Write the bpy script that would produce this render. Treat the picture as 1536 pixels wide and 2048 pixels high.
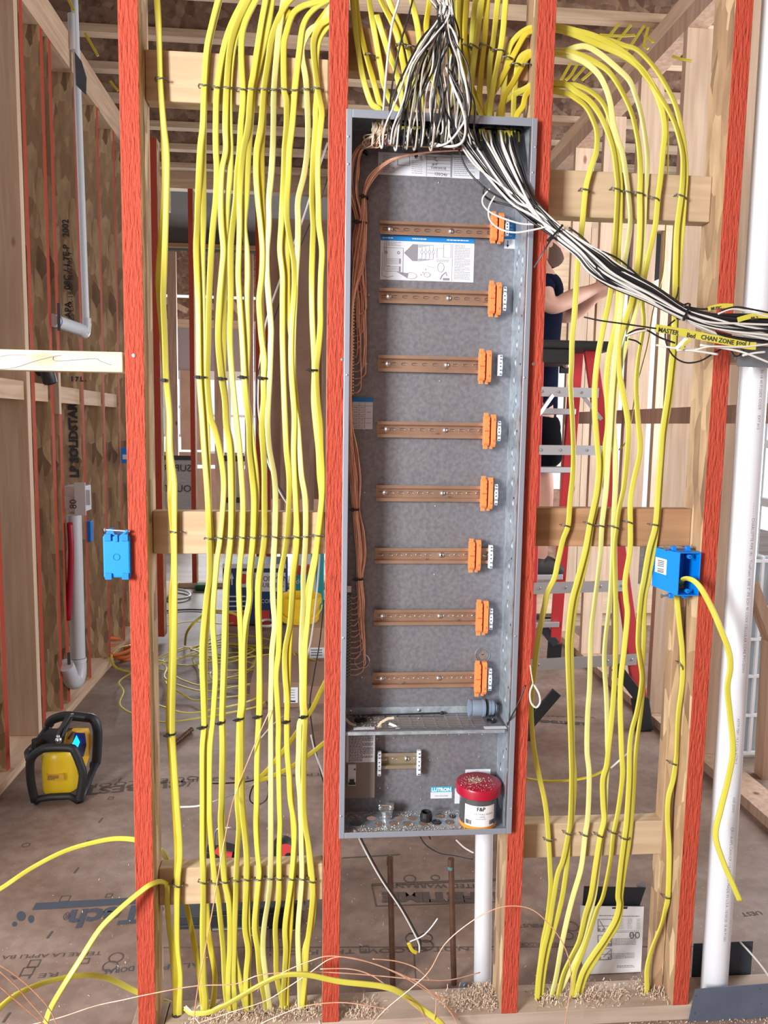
import bpy, bmesh, math, random
from mathutils import Vector, Matrix, noise as mnoise
random.seed(7)
for o in list(bpy.data.objects): bpy.data.objects.remove(o)
C = bpy.context.scene.collection
S = bpy.context.scene

# ---------------------------------------------------------------- camera, sky, sun, exposure
CAM = Vector((-0.23981, -1.59736, 1.37709))
YAW, PITCH, ROLL, FPX = 0.0853092, 0.1123822, 0.0164381, 1540.0
cy_, sy_, cp_, sp_ = math.cos(YAW), math.sin(YAW), math.cos(PITCH), math.sin(PITCH)
FW = Vector((sy_*cp_, cy_*cp_, -sp_)); RT0 = Vector((cy_, -sy_, 0)); UP0 = RT0.cross(FW)
RT = math.cos(ROLL)*RT0 + math.sin(ROLL)*UP0; UP = -math.sin(ROLL)*RT0 + math.cos(ROLL)*UP0
cam = bpy.data.objects.new('camera', bpy.data.cameras.new('camera')); C.objects.link(cam)
cam.matrix_world = Matrix(((RT.x, UP.x, -FW.x, CAM.x), (RT.y, UP.y, -FW.y, CAM.y), (RT.z, UP.z, -FW.z, CAM.z), (0, 0, 0, 1)))
cam.data.sensor_fit = 'HORIZONTAL'; cam.data.sensor_width = 36.0; cam.data.lens = FPX/1536*36.0
cam.data.clip_start = 0.05; cam.data.clip_end = 200
S.camera = cam
world = bpy.data.worlds.new('sky'); S.world = world; world.use_nodes = True
wn = world.node_tree; wn.nodes['Background'].inputs[0].default_value = (0.93, 0.97, 1.0, 1)
wn.nodes['Background'].inputs[1].default_value = 0.95
def window_light(name, loc, aim, sx, sy, power, col):
    l = bpy.data.objects.new(name, bpy.data.lights.new(name, 'AREA')); C.objects.link(l)
    l.data.shape = 'RECTANGLE'; l.data.size = sx; l.data.size_y = sy; l.data.energy = power; l.data.color = col
    l.location = loc; l.rotation_euler = (Vector(aim)-Vector(loc)).to_track_quat('-Z', 'Y').to_euler(); return l
# daylight through: the big opening behind the viewer at left, the window row of the right-hand room, the far windows
window_light('daylight_opening', (-2.9, -2.9, 1.9), (0, 0, 1.15), .9, 1.3, 290, (1.0, .97, .93))
window_light('daylight_right_windows', (3.1, 1.9, 1.7), (0.6, 2.2, 1.6), 2.6, 2.2, 130, (.95, .98, 1.0))
window_light('daylight_far_windows', (-.9, 8.7, 1.9), (-.6, 3.0, .6), 2.2, 1.3, 230, (.95, .98, 1.0))
S.view_settings.view_transform = 'Standard'; S.view_settings.look = 'None'
S.view_settings.gamma = 1.0; S.view_settings.use_curve_mapping = False
S.view_settings.exposure = 0.2

# ---------------------------------------------------------------- pixel of the photograph -> point at a known depth / height / side plane
def ray(x, y): return FW*FPX + RT*(x-768) - UP*(y-1024)
def U(x, y, Y=0.0):
    d = ray(x, y); return CAM + d*((Y-CAM.y)/d.y)
def FZ(x, y, z=0.0):
    d = ray(x, y); return CAM + d*((z-CAM.z)/d.z)
def UX(x, y, X):
    d = ray(x, y); return CAM + d*((X-CAM.x)/d.x)

# ---------------------------------------------------------------- mesh builder
class MB:
    def __init__(s): s.v = []; s.f = []; s.mi = []; s.m = 0
    def add(s, vs, fs, m=None):
        b = len(s.v); s.v += [Vector(v) for v in vs]
        for f in fs: s.f.append(tuple(b+i for i in f)); s.mi.append(s.m if m is None else m)
    def box(s, a, b, ms=None):
        x0, y0, z0 = a; x1, y1, z1 = b
        vs = [(x0,y0,z0),(x1,y0,z0),(x1,y1,z0),(x0,y1,z0),(x0,y0,z1),(x1,y0,z1),(x1,y1,z1),(x0,y1,z1)]
        fs = [(0,3,2,1),(4,5,6,7),(0,1,5,4),(2,3,7,6),(0,4,7,3),(1,2,6,5)]   # bottom top front back left right
        bs = len(s.v); s.v += [Vector(v) for v in vs]
        for i, f in enumerate(fs): s.f.append(tuple(bs+k for k in f)); s.mi.append(ms[i] if ms else s.m)
    def hexa(s, vs, ms=None):   # 8 corners, same order as box
        fs = [(0,3,2,1),(4,5,6,7),(0,1,5,4),(2,3,7,6),(0,4,7,3),(1,2,6,5)]
        bs = len(s.v); s.v += [Vector(v) for v in vs]
        for i, f in enumerate(fs): s.f.append(tuple(bs+k for k in f)); s.mi.append(ms[i] if ms else s.m)
    def beam(s, p, q, w, h, up=Vector((0,0,1))):
        p = Vector(p); q = Vector(q); t = (q-p).normalized(); up = Vector(up)
        n = t.cross(up)
        if n.length < 1e-4: n = t.cross(Vector((0,1,0)))
        n.normalize(); u = n.cross(t)
        vs = []
        for c in (p, q):
            for a, b in ((-1,-1),(1,-1),(1,1),(-1,1)): vs.append(c + n*(a*w/2) + u*(b*h/2))
        s.add(vs, [(0,1,2,3),(7,6,5,4),(0,4,5,1),(1,5,6,2),(2,6,7,3),(3,7,4,0)])
    def prism(s, poly, y0, y1, axis='Y'):
        n = len(poly); vs = []
        for yy in (y0, y1):
            for a, b in poly:
                vs.append({'Y':(a,yy,b),'Z':(a,b,yy),'X':(yy,a,b)}[axis])
        fs = [tuple(range(n)), tuple(range(2*n-1, n-1, -1))]
        for i in range(n): j = (i+1) % n; fs.append((i, i+n, j+n, j))
        s.add(vs, fs)
    def lathe(s, prof, base, axis=Vector((0,0,1)), n=24, cap=True):
        axis = Vector(axis).normalized(); a = axis.orthogonal().normalized(); b = axis.cross(a); base = Vector(base)
        vs = []; fs = []
        for r, h in prof:
            for i in range(n):
                t = 2*math.pi*i/n; vs.append(base + axis*h + (a*math.cos(t)+b*math.sin(t))*r)
        for k in range(len(prof)-1):
            for i in range(n):
                j = (i+1) % n; fs.append((k*n+i, k*n+j, (k+1)*n+j, (k+1)*n+i))
        if cap: fs.append(tuple(range(n-1, -1, -1))); fs.append(tuple(range((len(prof)-1)*n, len(prof)*n)))
        s.add(vs, fs)
    def cyl(s, p, q, r, n=16, r2=None):
        p = Vector(p); q = Vector(q); s.lathe([(r, 0), (r if r2 is None else r2, (q-p).length)], p, q-p, n)
    def ball(s, c, r, nu=12, nv=8, sc=(1,1,1)):
        vs = []; fs = []; c = Vector(c)
        for j in range(nv+1):
            ph = math.pi*j/nv
            for i in range(nu):
                t = 2*math.pi*i/nu; vs.append(c + Vector((math.sin(ph)*math.cos(t)*r*sc[0], math.sin(ph)*math.sin(t)*r*sc[1], math.cos(ph)*r*sc[2])))
        for j in range(nv):
            for i in range(nu):
                k = (i+1) % nu; fs.append((j*nu+i, (j+1)*nu+i, (j+1)*nu+k, j*nu+k))
        s.add(vs, fs)
    def tube(s, pts, r, n=8, taper=None):
        pts = [Vector(p) for p in pts]; m = len(pts); vs = []; fs = []
        t0 = (pts[1]-pts[0]).normalized(); a = t0.orthogonal().normalized()
        for i, p in enumerate(pts):
            t = (pts[min(i+1, m-1)] - pts[max(i-1, 0)]).normalized()
            a = (a - t*a.dot(t)).normalized(); b = t.cross(a)
            rr = r if taper is None else r*taper(i/(m-1))
            for k in range(n):
                th = 2*math.pi*k/n; vs.append(p + (a*math.cos(th)+b*math.sin(th))*rr)
        for i in range(m-1):
            for k in range(n):
                j = (k+1) % n; fs.append((i*n+k, i*n+j, (i+1)*n+j, (i+1)*n+k))
        fs.append(tuple(range(n-1, -1, -1))); fs.append(tuple(range((m-1)*n, m*n)))
        s.add(vs, fs)
    def flat(s, pts, w, t, nrm=Vector((0,1,0)), twist=None, bow=0.0):
        """flat cable: rounded oval section w x t, broad side across nrm"""
        pts = [Vector(p) for p in pts]; m = len(pts); vs = []; fs = []
        sec = [(-.5,0),(-.44,.36),(-.30,.5),(0,.40),(.30,.5),(.44,.36),(.5,0),(.44,-.36),(.30,-.5),(0,-.40),(-.30,-.5),(-.44,-.36)]
        n = len(sec)
        for i, p in enumerate(pts):
            tg = (pts[min(i+1, m-1)] - pts[max(i-1, 0)]).normalized()
            N = (nrm(i/(m-1)) if callable(nrm) else nrm); N = Vector(N)
            N = (N - tg*N.dot(tg)); N.normalize(); A = N.cross(tg)
            if twist:
                th = twist(i/(m-1)); A, N = A*math.cos(th)+N*math.sin(th), N*math.cos(th)-A*math.sin(th)
            for a, b in sec: vs.append(p + A*(a*w) + N*(b*t))
        for i in range(m-1):
            for k in range(n):
                j = (k+1) % n; fs.append((i*n+k, (i+1)*n+k, (i+1)*n+j, i*n+j))
        fs.append(tuple(range(n))); fs.append(tuple(range(m*n-1, (m-1)*n-1, -1)))
        s.add(vs, fs)

def spline(pts, n=4):
    """Catmull-Rom through pts (any dimension tuples/Vectors)"""
    P = [Vector(p) for p in pts]; out = []
    for i in range(len(P)-1):
        p0 = P[max(i-1, 0)]; p1 = P[i]; p2 = P[i+1]; p3 = P[min(i+2, len(P)-1)]
        for k in range(n):
            t = k/n; out.append(0.5*((2*p1) + (p2-p0)*t + (2*p0-5*p1+4*p2-p3)*t*t + (3*p1-p0-3*p2+p3)*t*t*t))
    out.append(P[-1]); return out

WP = {}      # world position of every object built
def mk(name, mb, mat, parent=None, smooth=False, bevel=0.0, label=None, cat=None, group=None, kind=None, base=None):
    me = bpy.data.meshes.new(name)
    if parent is not None: org = WP[parent]
    elif base is not None: org = Vector(base)
    else:
        xs = [v.x for v in mb.v]; ys = [v.y for v in mb.v]; zs = [v.z for v in mb.v]
        org = Vector(((min(xs)+max(xs))/2, (min(ys)+max(ys))/2, min(zs)))
    me.from_pydata([v-org for v in mb.v], [], mb.f)
    for m in (mat if isinstance(mat, (list, tuple)) else [mat]): me.materials.append(m)
    me.polygons.foreach_set('material_index', mb.mi)
    if smooth: me.polygons.foreach_set('use_smooth', [True]*len(me.polygons))
    me.update()
    o = bpy.data.objects.new(name, me); C.objects.link(o)
    if parent is not None: o.parent = parent; WP[o] = org
    else: o.location = org; WP[o] = org
    if smooth == 'auto':
        md = o.modifiers.new('es', 'EDGE_SPLIT'); md.split_angle = math.radians(38)
    if bevel:
        b = o.modifiers.new('bevel', 'BEVEL'); b.width = bevel; b.segments = 2; b.limit_method = 'ANGLE'; b.angle_limit = math.radians(40)
    tag(o, label, cat, group, kind); return o
def tag(o, label=None, cat=None, group=None, kind=None):
    if label: o['label'] = label
    if cat: o['category'] = cat
    if group: o['group'] = group
    if kind: o['kind'] = kind
    return o
def thing(name, label, cat, loc, group=None):
    o = bpy.data.objects.new(name, None); C.objects.link(o); o.empty_display_size = 0.05
    o.location = Vector(loc); WP[o] = Vector(loc); return tag(o, label, cat, group)
def one(name, fn, mat, **k):
    m = MB(); fn(m); return mk(name, m, mat, **k)
def boxo(name, a, b, mat, **k):
    m = MB(); m.box(a, b); return mk(name, m, mat, **k)

# ---------------------------------------------------------------- materials
def mat(name, col, rough=0.6, metal=0.0, noise=None, bump=0.0, bscale=60.0, stretch=(1,1,1), col2=None, nscale=8.0, spec=None, emit=None, estr=0, alpha=None, trans=None, lo=.35, hi=.65, detail=4.0):
    m = bpy.data.materials.new(name); m.use_nodes = True; nt = m.node_tree; b = nt.nodes['Principled BSDF']
    b.inputs['Base Color'].default_value = (*col, 1); b.inputs['Roughness'].default_value = rough; b.inputs['Metallic'].default_value = metal
    if spec is not None: b.inputs['Specular IOR Level'].default_value = spec
    if emit: b.inputs['Emission Color'].default_value = (*emit, 1); b.inputs['Emission Strength'].default_value = estr
    if trans: b.inputs['Transmission Weight'].default_value = trans
    if alpha is not None: b.inputs['Alpha'].default_value = alpha
    if col2 or bump:
        tc = nt.nodes.new('ShaderNodeTexCoord'); mp = nt.nodes.new('ShaderNodeMapping'); mp.inputs['Scale'].default_value = stretch
        nt.links.new(tc.outputs['Object'], mp.inputs['Vector'])
    if col2:
        n = nt.nodes.new('ShaderNodeTexNoise'); n.inputs['Scale'].default_value = nscale; n.inputs['Detail'].default_value = detail
        nt.links.new(mp.outputs[0], n.inputs['Vector'])
        r = nt.nodes.new('ShaderNodeValToRGB'); r.color_ramp.elements[0].position = lo; r.color_ramp.elements[1].position = hi
        r.color_ramp.elements[0].color = (*col, 1); r.color_ramp.elements[1].color = (*col2, 1)
        nt.links.new(n.outputs['Fac'], r.inputs[0]); nt.links.new(r.outputs[0], b.inputs['Base Color'])
    if bump:
        n2 = nt.nodes.new('ShaderNodeTexNoise'); n2.inputs['Scale'].default_value = bscale; n2.inputs['Detail'].default_value = 3
        nt.links.new(mp.outputs[0], n2.inputs['Vector'])
        bp = nt.nodes.new('ShaderNodeBump'); bp.inputs['Strength'].default_value = bump; bp.inputs['Distance'].default_value = 0.01
        nt.links.new(n2.outputs['Fac'], bp.inputs['Height']); nt.links.new(bp.outputs[0], b.inputs['Normal'])
    return m
def flake_mat(name, cols, scale=9.0, stretch=(1, 1, .25), rough=.75, bump=.3, warp=.16):
    """oriented strand board: distorted voronoi cells, every cell one strand colour"""
    m = bpy.data.materials.new(name); m.use_nodes = True; nt = m.node_tree; b = nt.nodes['Principled BSDF']; L = nt.links.new
    b.inputs['Roughness'].default_value = rough
    tc = nt.nodes.new('ShaderNodeTexCoord'); mp = nt.nodes.new('ShaderNodeMapping'); mp.inputs['Scale'].default_value = stretch; mp.inputs['Rotation'].default_value = (.12, .16, 0)
    L(tc.outputs['Object'], mp.inputs['Vector'])
    nz = nt.nodes.new('ShaderNodeTexNoise'); nz.inputs['Scale'].default_value = 5; nz.inputs['Detail'].default_value = 3; L(mp.outputs[0], nz.inputs['Vector'])
    mx = nt.nodes.new('ShaderNodeMixRGB'); mx.blend_type = 'ADD'; mx.inputs[0].default_value = warp; L(mp.outputs[0], mx.inputs[1]); L(nz.outputs['Color'], mx.inputs[2])
    v = nt.nodes.new('ShaderNodeTexVoronoi'); v.inputs['Scale'].default_value = scale; L(mx.outputs[0], v.inputs['Vector'])
    sp = nt.nodes.new('ShaderNodeSeparateColor'); L(v.outputs['Color'], sp.inputs[0])
    r = nt.nodes.new('ShaderNodeValToRGB'); e = r.color_ramp.elements
    e[0].position = 0; e[0].color = (*cols[0], 1); e[1].position = 1; e[1].color = (*cols[-1], 1)
    for i, c in enumerate(cols[1:-1]): q = e.new((i+1)/(len(cols)-1)); q.color = (*c, 1)
    L(sp.outputs[0], r.inputs[0])
    n2 = nt.nodes.new('ShaderNodeTexNoise'); n2.inputs['Scale'].default_value = 30; n2.inputs['Detail'].default_value = 5; L(mp.outputs[0], n2.inputs['Vector'])
    r2 = nt.nodes.new('ShaderNodeValToRGB'); r2.color_ramp.elements[0].position = .3; r2.color_ramp.elements[0].color = (.72,.70,.68,1); r2.color_ramp.elements[1].position = .7; r2.color_ramp.elements[1].color = (1.1,1.08,1.05,1)
    L(n2.outputs['Fac'], r2.inputs[0])
    mu = nt.nodes.new('ShaderNodeMixRGB'); mu.blend_type = 'MULTIPLY'; mu.inputs[0].default_value = 1; L(r.outputs[0], mu.inputs[1]); L(r2.outputs[0], mu.inputs[2])
    L(mu.outputs[0], b.inputs['Base Color'])
    bp = nt.nodes.new('ShaderNodeBump'); bp.inputs['Strength'].default_value = bump; bp.inputs['Distance'].default_value = .004; L(sp.outputs[1], bp.inputs['Height']); L(bp.outputs[0], b.inputs['Normal'])
    return m
def wood_mat(name, c1, c2, knot, stretch=(14, 14, .9), rough=.7):
    m = bpy.data.materials.new(name); m.use_nodes = True; nt = m.node_tree; b = nt.nodes['Principled BSDF']; L = nt.links.new
    b.inputs['Roughness'].default_value = rough; b.inputs['Specular IOR Level'].default_value = .25
    tc = nt.nodes.new('ShaderNodeTexCoord'); mp = nt.nodes.new('ShaderNodeMapping'); mp.inputs['Scale'].default_value = stretch
    oi = nt.nodes.new('ShaderNodeObjectInfo'); ad = nt.nodes.new('ShaderNodeVectorMath'); ad.operation = 'ADD'
    ml = nt.nodes.new('ShaderNodeMath'); ml.operation = 'MULTIPLY'; ml.inputs[1].default_value = 40; L(oi.outputs['Random'], ml.inputs[0])
    L(tc.outputs['Object'], ad.inputs[0]); L(ml.outputs[0], ad.inputs[1]); L(ad.outputs[0], mp.inputs['Vector'])
    n = nt.nodes.new('ShaderNodeTexNoise'); n.inputs['Scale'].default_value = 3.0; n.inputs['Detail'].default_value = 6; n.inputs['Distortion'].default_value = .6; L(mp.outputs[0], n.inputs['Vector'])
    r = nt.nodes.new('ShaderNodeValToRGB'); r.color_ramp.elements[0].position = .33; r.color_ramp.elements[0].color = (*c1, 1); r.color_ramp.elements[1].position = .66; r.color_ramp.elements[1].color = (*c2, 1)
    L(n.outputs['Fac'], r.inputs[0])
    v = nt.nodes.new('ShaderNodeTexVoronoi'); v.inputs['Scale'].default_value = 1.0
    mp2 = nt.nodes.new('ShaderNodeMapping'); mp2.inputs['Scale'].default_value = tuple(6.0 if s > 2 else 2.6 for s in stretch); L(ad.outputs[0], mp2.inputs['Vector']); L(mp2.outputs[0], v.inputs['Vector'])
    r3 = nt.nodes.new('ShaderNodeValToRGB'); r3.color_ramp.elements[0].position = .05; r3.color_ramp.elements[0].color = (*knot, 1); r3.color_ramp.elements[1].position = .09; r3.color_ramp.elements[1].color = (1,1,1,1)
    L(v.outputs['Distance'], r3.inputs[0])
    mu = nt.nodes.new('ShaderNodeMixRGB'); mu.blend_type = 'MULTIPLY'; mu.inputs[0].default_value = .8; L(r.outputs[0], mu.inputs[1]); L(r3.outputs[0], mu.inputs[2])
    L(mu.outputs[0], b.inputs['Base Color'])
    return m
RED = mat('red_paint', (.20,.026,.016), .75, col2=(.43,.062,.034), nscale=34, stretch=(7,7,1.0), lo=.26, hi=.36, bump=.6, bscale=40, detail=8, spec=.3)
LSL = flake_mat('strand_lumber', [(.21,.13,.08),(.42,.28,.165),(.31,.20,.115),(.56,.41,.25),(.37,.245,.145),(.65,.50,.32)], 34, (1.2,1.2,.30), warp=.10)
OSB = flake_mat('strand_board', [(.19,.11,.08),(.33,.21,.15),(.25,.15,.11),(.44,.31,.23),(.29,.18,.13)], 22, (1,1,1))
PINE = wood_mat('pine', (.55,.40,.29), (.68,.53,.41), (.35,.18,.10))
PINEX = wood_mat('pine_x', (.52,.38,.26), (.68,.53,.39), (.42,.25,.15), (.9,14,14))
PINEY = wood_mat('pine_y', (.52,.35,.24), (.68,.50,.36), (.42,.25,.15), (14,.9,14))
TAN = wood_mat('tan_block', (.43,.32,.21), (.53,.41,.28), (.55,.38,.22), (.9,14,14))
BROWNX = wood_mat('brown_shaded_wood', (.30,.17,.09), (.42,.25,.14), (.25,.14,.08), (.9,14,14))  # brown wood; on the dim centre block the brown stands in for shadow
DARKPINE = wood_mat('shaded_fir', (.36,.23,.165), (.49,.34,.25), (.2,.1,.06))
WHITEWOOD = wood_mat('pale_spruce', (.44,.32,.20), (.55,.42,.28), (.8,.65,.45), (.9,14,14))
YEL = mat('yellow_jacket', (.50,.46,.05), .40, col2=(.56,.53,.085), nscale=14, stretch=(1,1,.4))
YEL2 = mat('golden_jacket', (.47,.38,.02), .42, col2=(.54,.46,.04), nscale=14)
YELP = mat('pale_jacket', (.60,.60,.20), .38, col2=(.66,.66,.27), nscale=14)
BLK = mat('black_insulation', (.012,.013,.016), .38)
WHT = mat('white_insulation', (.62,.62,.61), .35)
TAPEG = mat('paper_wrap', (.50,.43,.33), .8)
PVC = mat('white_pvc', (.60,.63,.70), .30)
PVC2 = mat('duct_pvc', (.66,.72,.80), .34)
INK = mat('ink', (.035,.035,.045), .7)
INKG = mat('grey_ink', (.22,.22,.26), .7)
STEELG = mat('nail_plate_steel', (.085,.11,.16), .55, metal=.25, col2=(.12,.15,.21), nscale=6)
GALV = mat('galvanised', (.30,.36,.42), .42, metal=.55, col2=(.46,.53,.60), nscale=70, bump=.06, bscale=180)
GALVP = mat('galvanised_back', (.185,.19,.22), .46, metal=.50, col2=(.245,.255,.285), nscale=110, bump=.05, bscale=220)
GALVF = mat('painted_flange', (.30,.34,.42), .45, metal=.45)
ZINC = mat('bright_zinc', (.62,.66,.70), .25, metal=.95)
RAILM = mat('chromate_rail_reflection', (.42,.28,.20), .36, metal=.55, col2=(.34,.22,.16), nscale=12)  # brown puts reflected surroundings into the yellowish zinc chromate colour
RAILS = mat('small_rail', (.36,.31,.22), .38, metal=.6)
ORG = mat('orange_plastic', (.80,.24,.07), .45)
WPL = mat('white_plastic', (.62,.70,.80), .45)
COP = mat('copper_wire', (1.0,.64,.48), .34, metal=.5, col2=(.80,.42,.28), nscale=40)
COPD = mat('old_copper', (.085,.045,.035), .55, metal=.5, col2=(.14,.075,.05), nscale=30)
GRN = mat('green_screw_strip', (.02,.12,.07), .5)
BLUE = mat('blue_box_plastic', (.0,.20,.72), .38)
BLUEL = mat('light_blue_plastic', (.0,.24,.75), .38)
NAVY = mat('navy_cloth', (.002,.003,.012), 1.0, spec=.1, col2=(.003,.005,.019), nscale=6)
NAVYD = mat('dark_navy_cloth', (.0025,.0025,.005), 1.0, spec=.1)
SKIN = mat('skin', (.46,.25,.19), .55, col2=(.52,.30,.23), nscale=10)
HAIR = mat('brown_beard', (.07,.032,.018), .8, bump=.5, bscale=300)
BOOT = mat('dark_shoe', (.035,.033,.033), .75)
LADR = mat('red_fibreglass', (.50,.035,.045), .42)
ALU = mat('aluminium', (.55,.58,.62), .38, metal=.8)
RUB = mat('black_rubber', (.012,.013,.016), .55)
RUB2 = mat('charcoal_plastic', (.022,.026,.034), .45)
CARD = mat('cardboard', (.33,.21,.14), .85, col2=(.38,.25,.17), nscale=5)
CARDD = mat('dim_cardboard', (.22,.135,.095), .85)
PAPER = mat('white_paper', (.72,.74,.78), .6)
LBL = mat('label_white', (.62,.66,.74), .5)
LBLB = mat('label_blue', (.01,.20,.55), .5)
CYAN = mat('logo_blue', (.0,.36,.66), .45)
REDP = mat('red_plastic', (.33,.006,.03), .3)
DWY = mat('radio_yellow', (.75,.52,.02), .35)
DWO = mat('radio_amber', (.62,.36,.03), .45)
TEAL = mat('teal_print', (.02,.30,.33), .6)
NAVB = mat('navy_carton', (.015,.045,.14), .6)
REDB = mat('red_print', (.55,.05,.05), .6)
BUCK = mat('yellow_bucket', (.80,.55,.02), .4)
OCORD = mat('orange_cord', (.75,.20,.05), .5)
FOIL = mat('foil_wrap', (.50,.52,.55), .35, metal=.6, bump=.6, bscale=30)
SHAV = mat('wood_shavings', (.72,.60,.49), .8, col2=(.58,.45,.35), nscale=40)
GLASS = mat('jar_plastic', (.45,.45,.48), .12, trans=.85)
PARTS = mat('jar_contents', (.012,.012,.018), .5)
PANEL = mat('brown_panel', (.42,.27,.20), .75, col2=(.52,.35,.27), nscale=3)
DIM = mat('roof_void_shade', (.03,.022,.018), .9)  # near-black colour stands in for the shade of the truss space
WFR = mat('white_vinyl', (.80,.84,.90), .4)
SCREEN = mat('lit_display', (.02,.1,.3), .3, emit=(.0,.55,1.0), estr=1.4)
PFOIL = mat('siding_grey', (.36,.31,.33), .8)
GREYPL = mat('grey_fitting', (.16,.21,.29), .45)
MARK = mat('marker_blue', (.05,.35,.38), .8)
FLOORM = None
def floor_mat():
    m = bpy.data.materials.new('subfloor'); m.use_nodes = True; nt = m.node_tree; b = nt.nodes['Principled BSDF']; L = nt.links.new
    b.inputs['Roughness'].default_value = .55
    tc = nt.nodes.new('ShaderNodeTexCoord'); mp = nt.nodes.new('ShaderNodeMapping'); L(tc.outputs['Object'], mp.inputs['Vector'])
    def nz(s, d, st=(1,1,1)):
        q = nt.nodes.new('ShaderNodeMapping'); q.inputs['Scale'].default_value = st; L(mp.outputs[0], q.inputs['Vector'])
        n = nt.nodes.new('ShaderNodeTexNoise'); n.inputs['Scale'].default_value = s; n.inputs['Detail'].default_value = d; L(q.outputs[0], n.inputs['Vector']); return n
    def rp(src, p0, c0, p1, c1):
        r = nt.nodes.new('ShaderNodeValToRGB'); e = r.color_ramp.elements; e[0].position = p0; e[0].color = (*c0, 1); e[1].position = p1; e[1].color = (*c1, 1); L(src, r.inputs[0]); return r
    a = rp(nz(2.2, 6, (1, 2.2, 1)).outputs['Fac'], .36, (.165,.105,.078), .62, (.27,.20,.17))
    d = rp(nz(26, 3).outputs['Fac'], .40, (.86,.84,.82), .6, (1.05,1.03,1.02))
    w = rp(nz(160, 2).outputs['Fac'], .70, (0,0,0), .74, (.32,.28,.25))
    m1 = nt.nodes.new('ShaderNodeMixRGB'); m1.blend_type = 'MULTIPLY'; m1.inputs[0].default_value = 1; L(a.outputs[0], m1.inputs[1]); L(d.outputs[0], m1.inputs[2])
    m2 = nt.nodes.new('ShaderNodeMixRGB'); m2.blend_type = 'ADD'; m2.inputs[0].default_value = 1; L(m1.outputs[0], m2.inputs[1]); L(w.outputs[0], m2.inputs[2])
    L(m2.outputs[0], b.inputs['Base Color'])
    bp = nt.nodes.new('ShaderNodeBump'); bp.inputs['Strength'].default_value = .15; bp.inputs['Distance'].default_value = .003; L(nz(60, 3).outputs['Fac'], bp.inputs['Height']); L(bp.outputs[0], b.inputs['Normal'])
    return m
FLOORM = floor_mat()

def text_mb(body, size, org, xdir, ydir, mb=None, align='LEFT', squeeze=1.0, bold=0.0):
    """lettering as mesh: baseline start org, reading along xdir, ascenders along ydir"""
    cu = bpy.data.curves.new('t', 'FONT'); cu.body = body; cu.size = size; cu.align_x = align; cu.offset = bold; cu.resolution_u = 2
    o = bpy.data.objects.new('t', cu); C.objects.link(o)
    dg = bpy.context.evaluated_depsgraph_get(); dg.update()
    me = bpy.data.meshes.new_from_object(o.evaluated_get(dg))
    xd = Vector(xdir).normalized(); yd = Vector(ydir).normalized(); zd = xd.cross(yd)
    mb = mb or MB(); b = len(mb.v)
    for v in me.vertices: mb.v.append(Vector(org) + xd*(v.co.x*squeeze) + yd*v.co.y)
    for p in me.polygons: mb.f.append(tuple(b+i for i in p.vertices)); mb.mi.append(mb.m)
    bpy.data.objects.remove(o); bpy.data.curves.remove(cu); bpy.data.meshes.remove(me)
    return mb
def scribble_rows(mb, x0, x1, z0, z1, n, y, h=0.0011, seed=1, fill=.85):
    """rows of tiny print as broken dark dashes on a plane facing the viewer (plane y)"""
    rr = random.Random(seed)
    for i in range(n):
        z = z1 - (i+.5)*(z1-z0)/n; x = x0; xe = x0 + (x1-x0)*(fill if rr.random() > .25 else .55)
        while x < xe:
            w = rr.uniform(.0025, .007); mb.box((x, y-.0002, z-h/2), (min(x+w, xe), y, z+h/2)); x += w + .0012
# ---------------------------------------------------------------- setting: floor, ceiling, far walls
CEIL = 3.28
boxo('floor', (-6, -5.0, -.02), (6, 11.5, 0), FLOORM, kind='structure', base=(0,0,0))
boxo('ceiling', (-2.2, -.1, CEIL+.301), (4.5, 5.2, CEIL+.32), OSB, kind='structure')
boxo('ceiling_front_blocker', (-2.2, -4.6, CEIL), (4.5, -.12, CEIL+.02), OSB, kind='structure')  # unseen, added over the viewer to cut ambient light from above
boxo('wall_front_left_blocker', (-4.5, -.01, 0), (-1.62, .10, CEIL), OSB, kind='structure')  # unseen, added to keep the front daylight off the left wall
boxo('wall_rear_blocker', (-1.2, -4.6, 0), (3.5, -4.55, CEIL), PANEL, kind='structure')  # unseen, added to block ambient so light comes from the left
boxo('wall_right_front_blocker', (2.6, -4.5, 0), (2.65, -.6, CEIL), PANEL, kind='structure')  # unseen, added to shut out ambient light on the right
# outer ceiling beyond the framed room, its shade put in as near-black colour
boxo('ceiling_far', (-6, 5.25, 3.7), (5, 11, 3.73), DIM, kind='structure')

def stud(name, xc0, xc1, y0, y1, z0, z1, w, mats, label, cat='stud', group=None, redside='Y', parent=None):
    """vertical timber, xc0 at foot, xc1 at head; broad/narrow faces take the material slots"""
    m = MB(); h = w/2
    ms = [0,0,1,1,0,0] if redside == 'Y' else [0,0,0,0,1,1]
    n = 1
    vs = [(xc0-h,y0,z0),(xc0+h,y0,z0),(xc0+h,y1,z0),(xc0-h,y1,z0),(xc1-h,y0,z1),(xc1+h,y0,z1),(xc1+h,y1,z1),(xc1-h,y1,z1)]
    m.hexa(vs, ms)
    return mk(name, m, mats, bevel=.0012, label=label, cat=cat, group=group)

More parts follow.
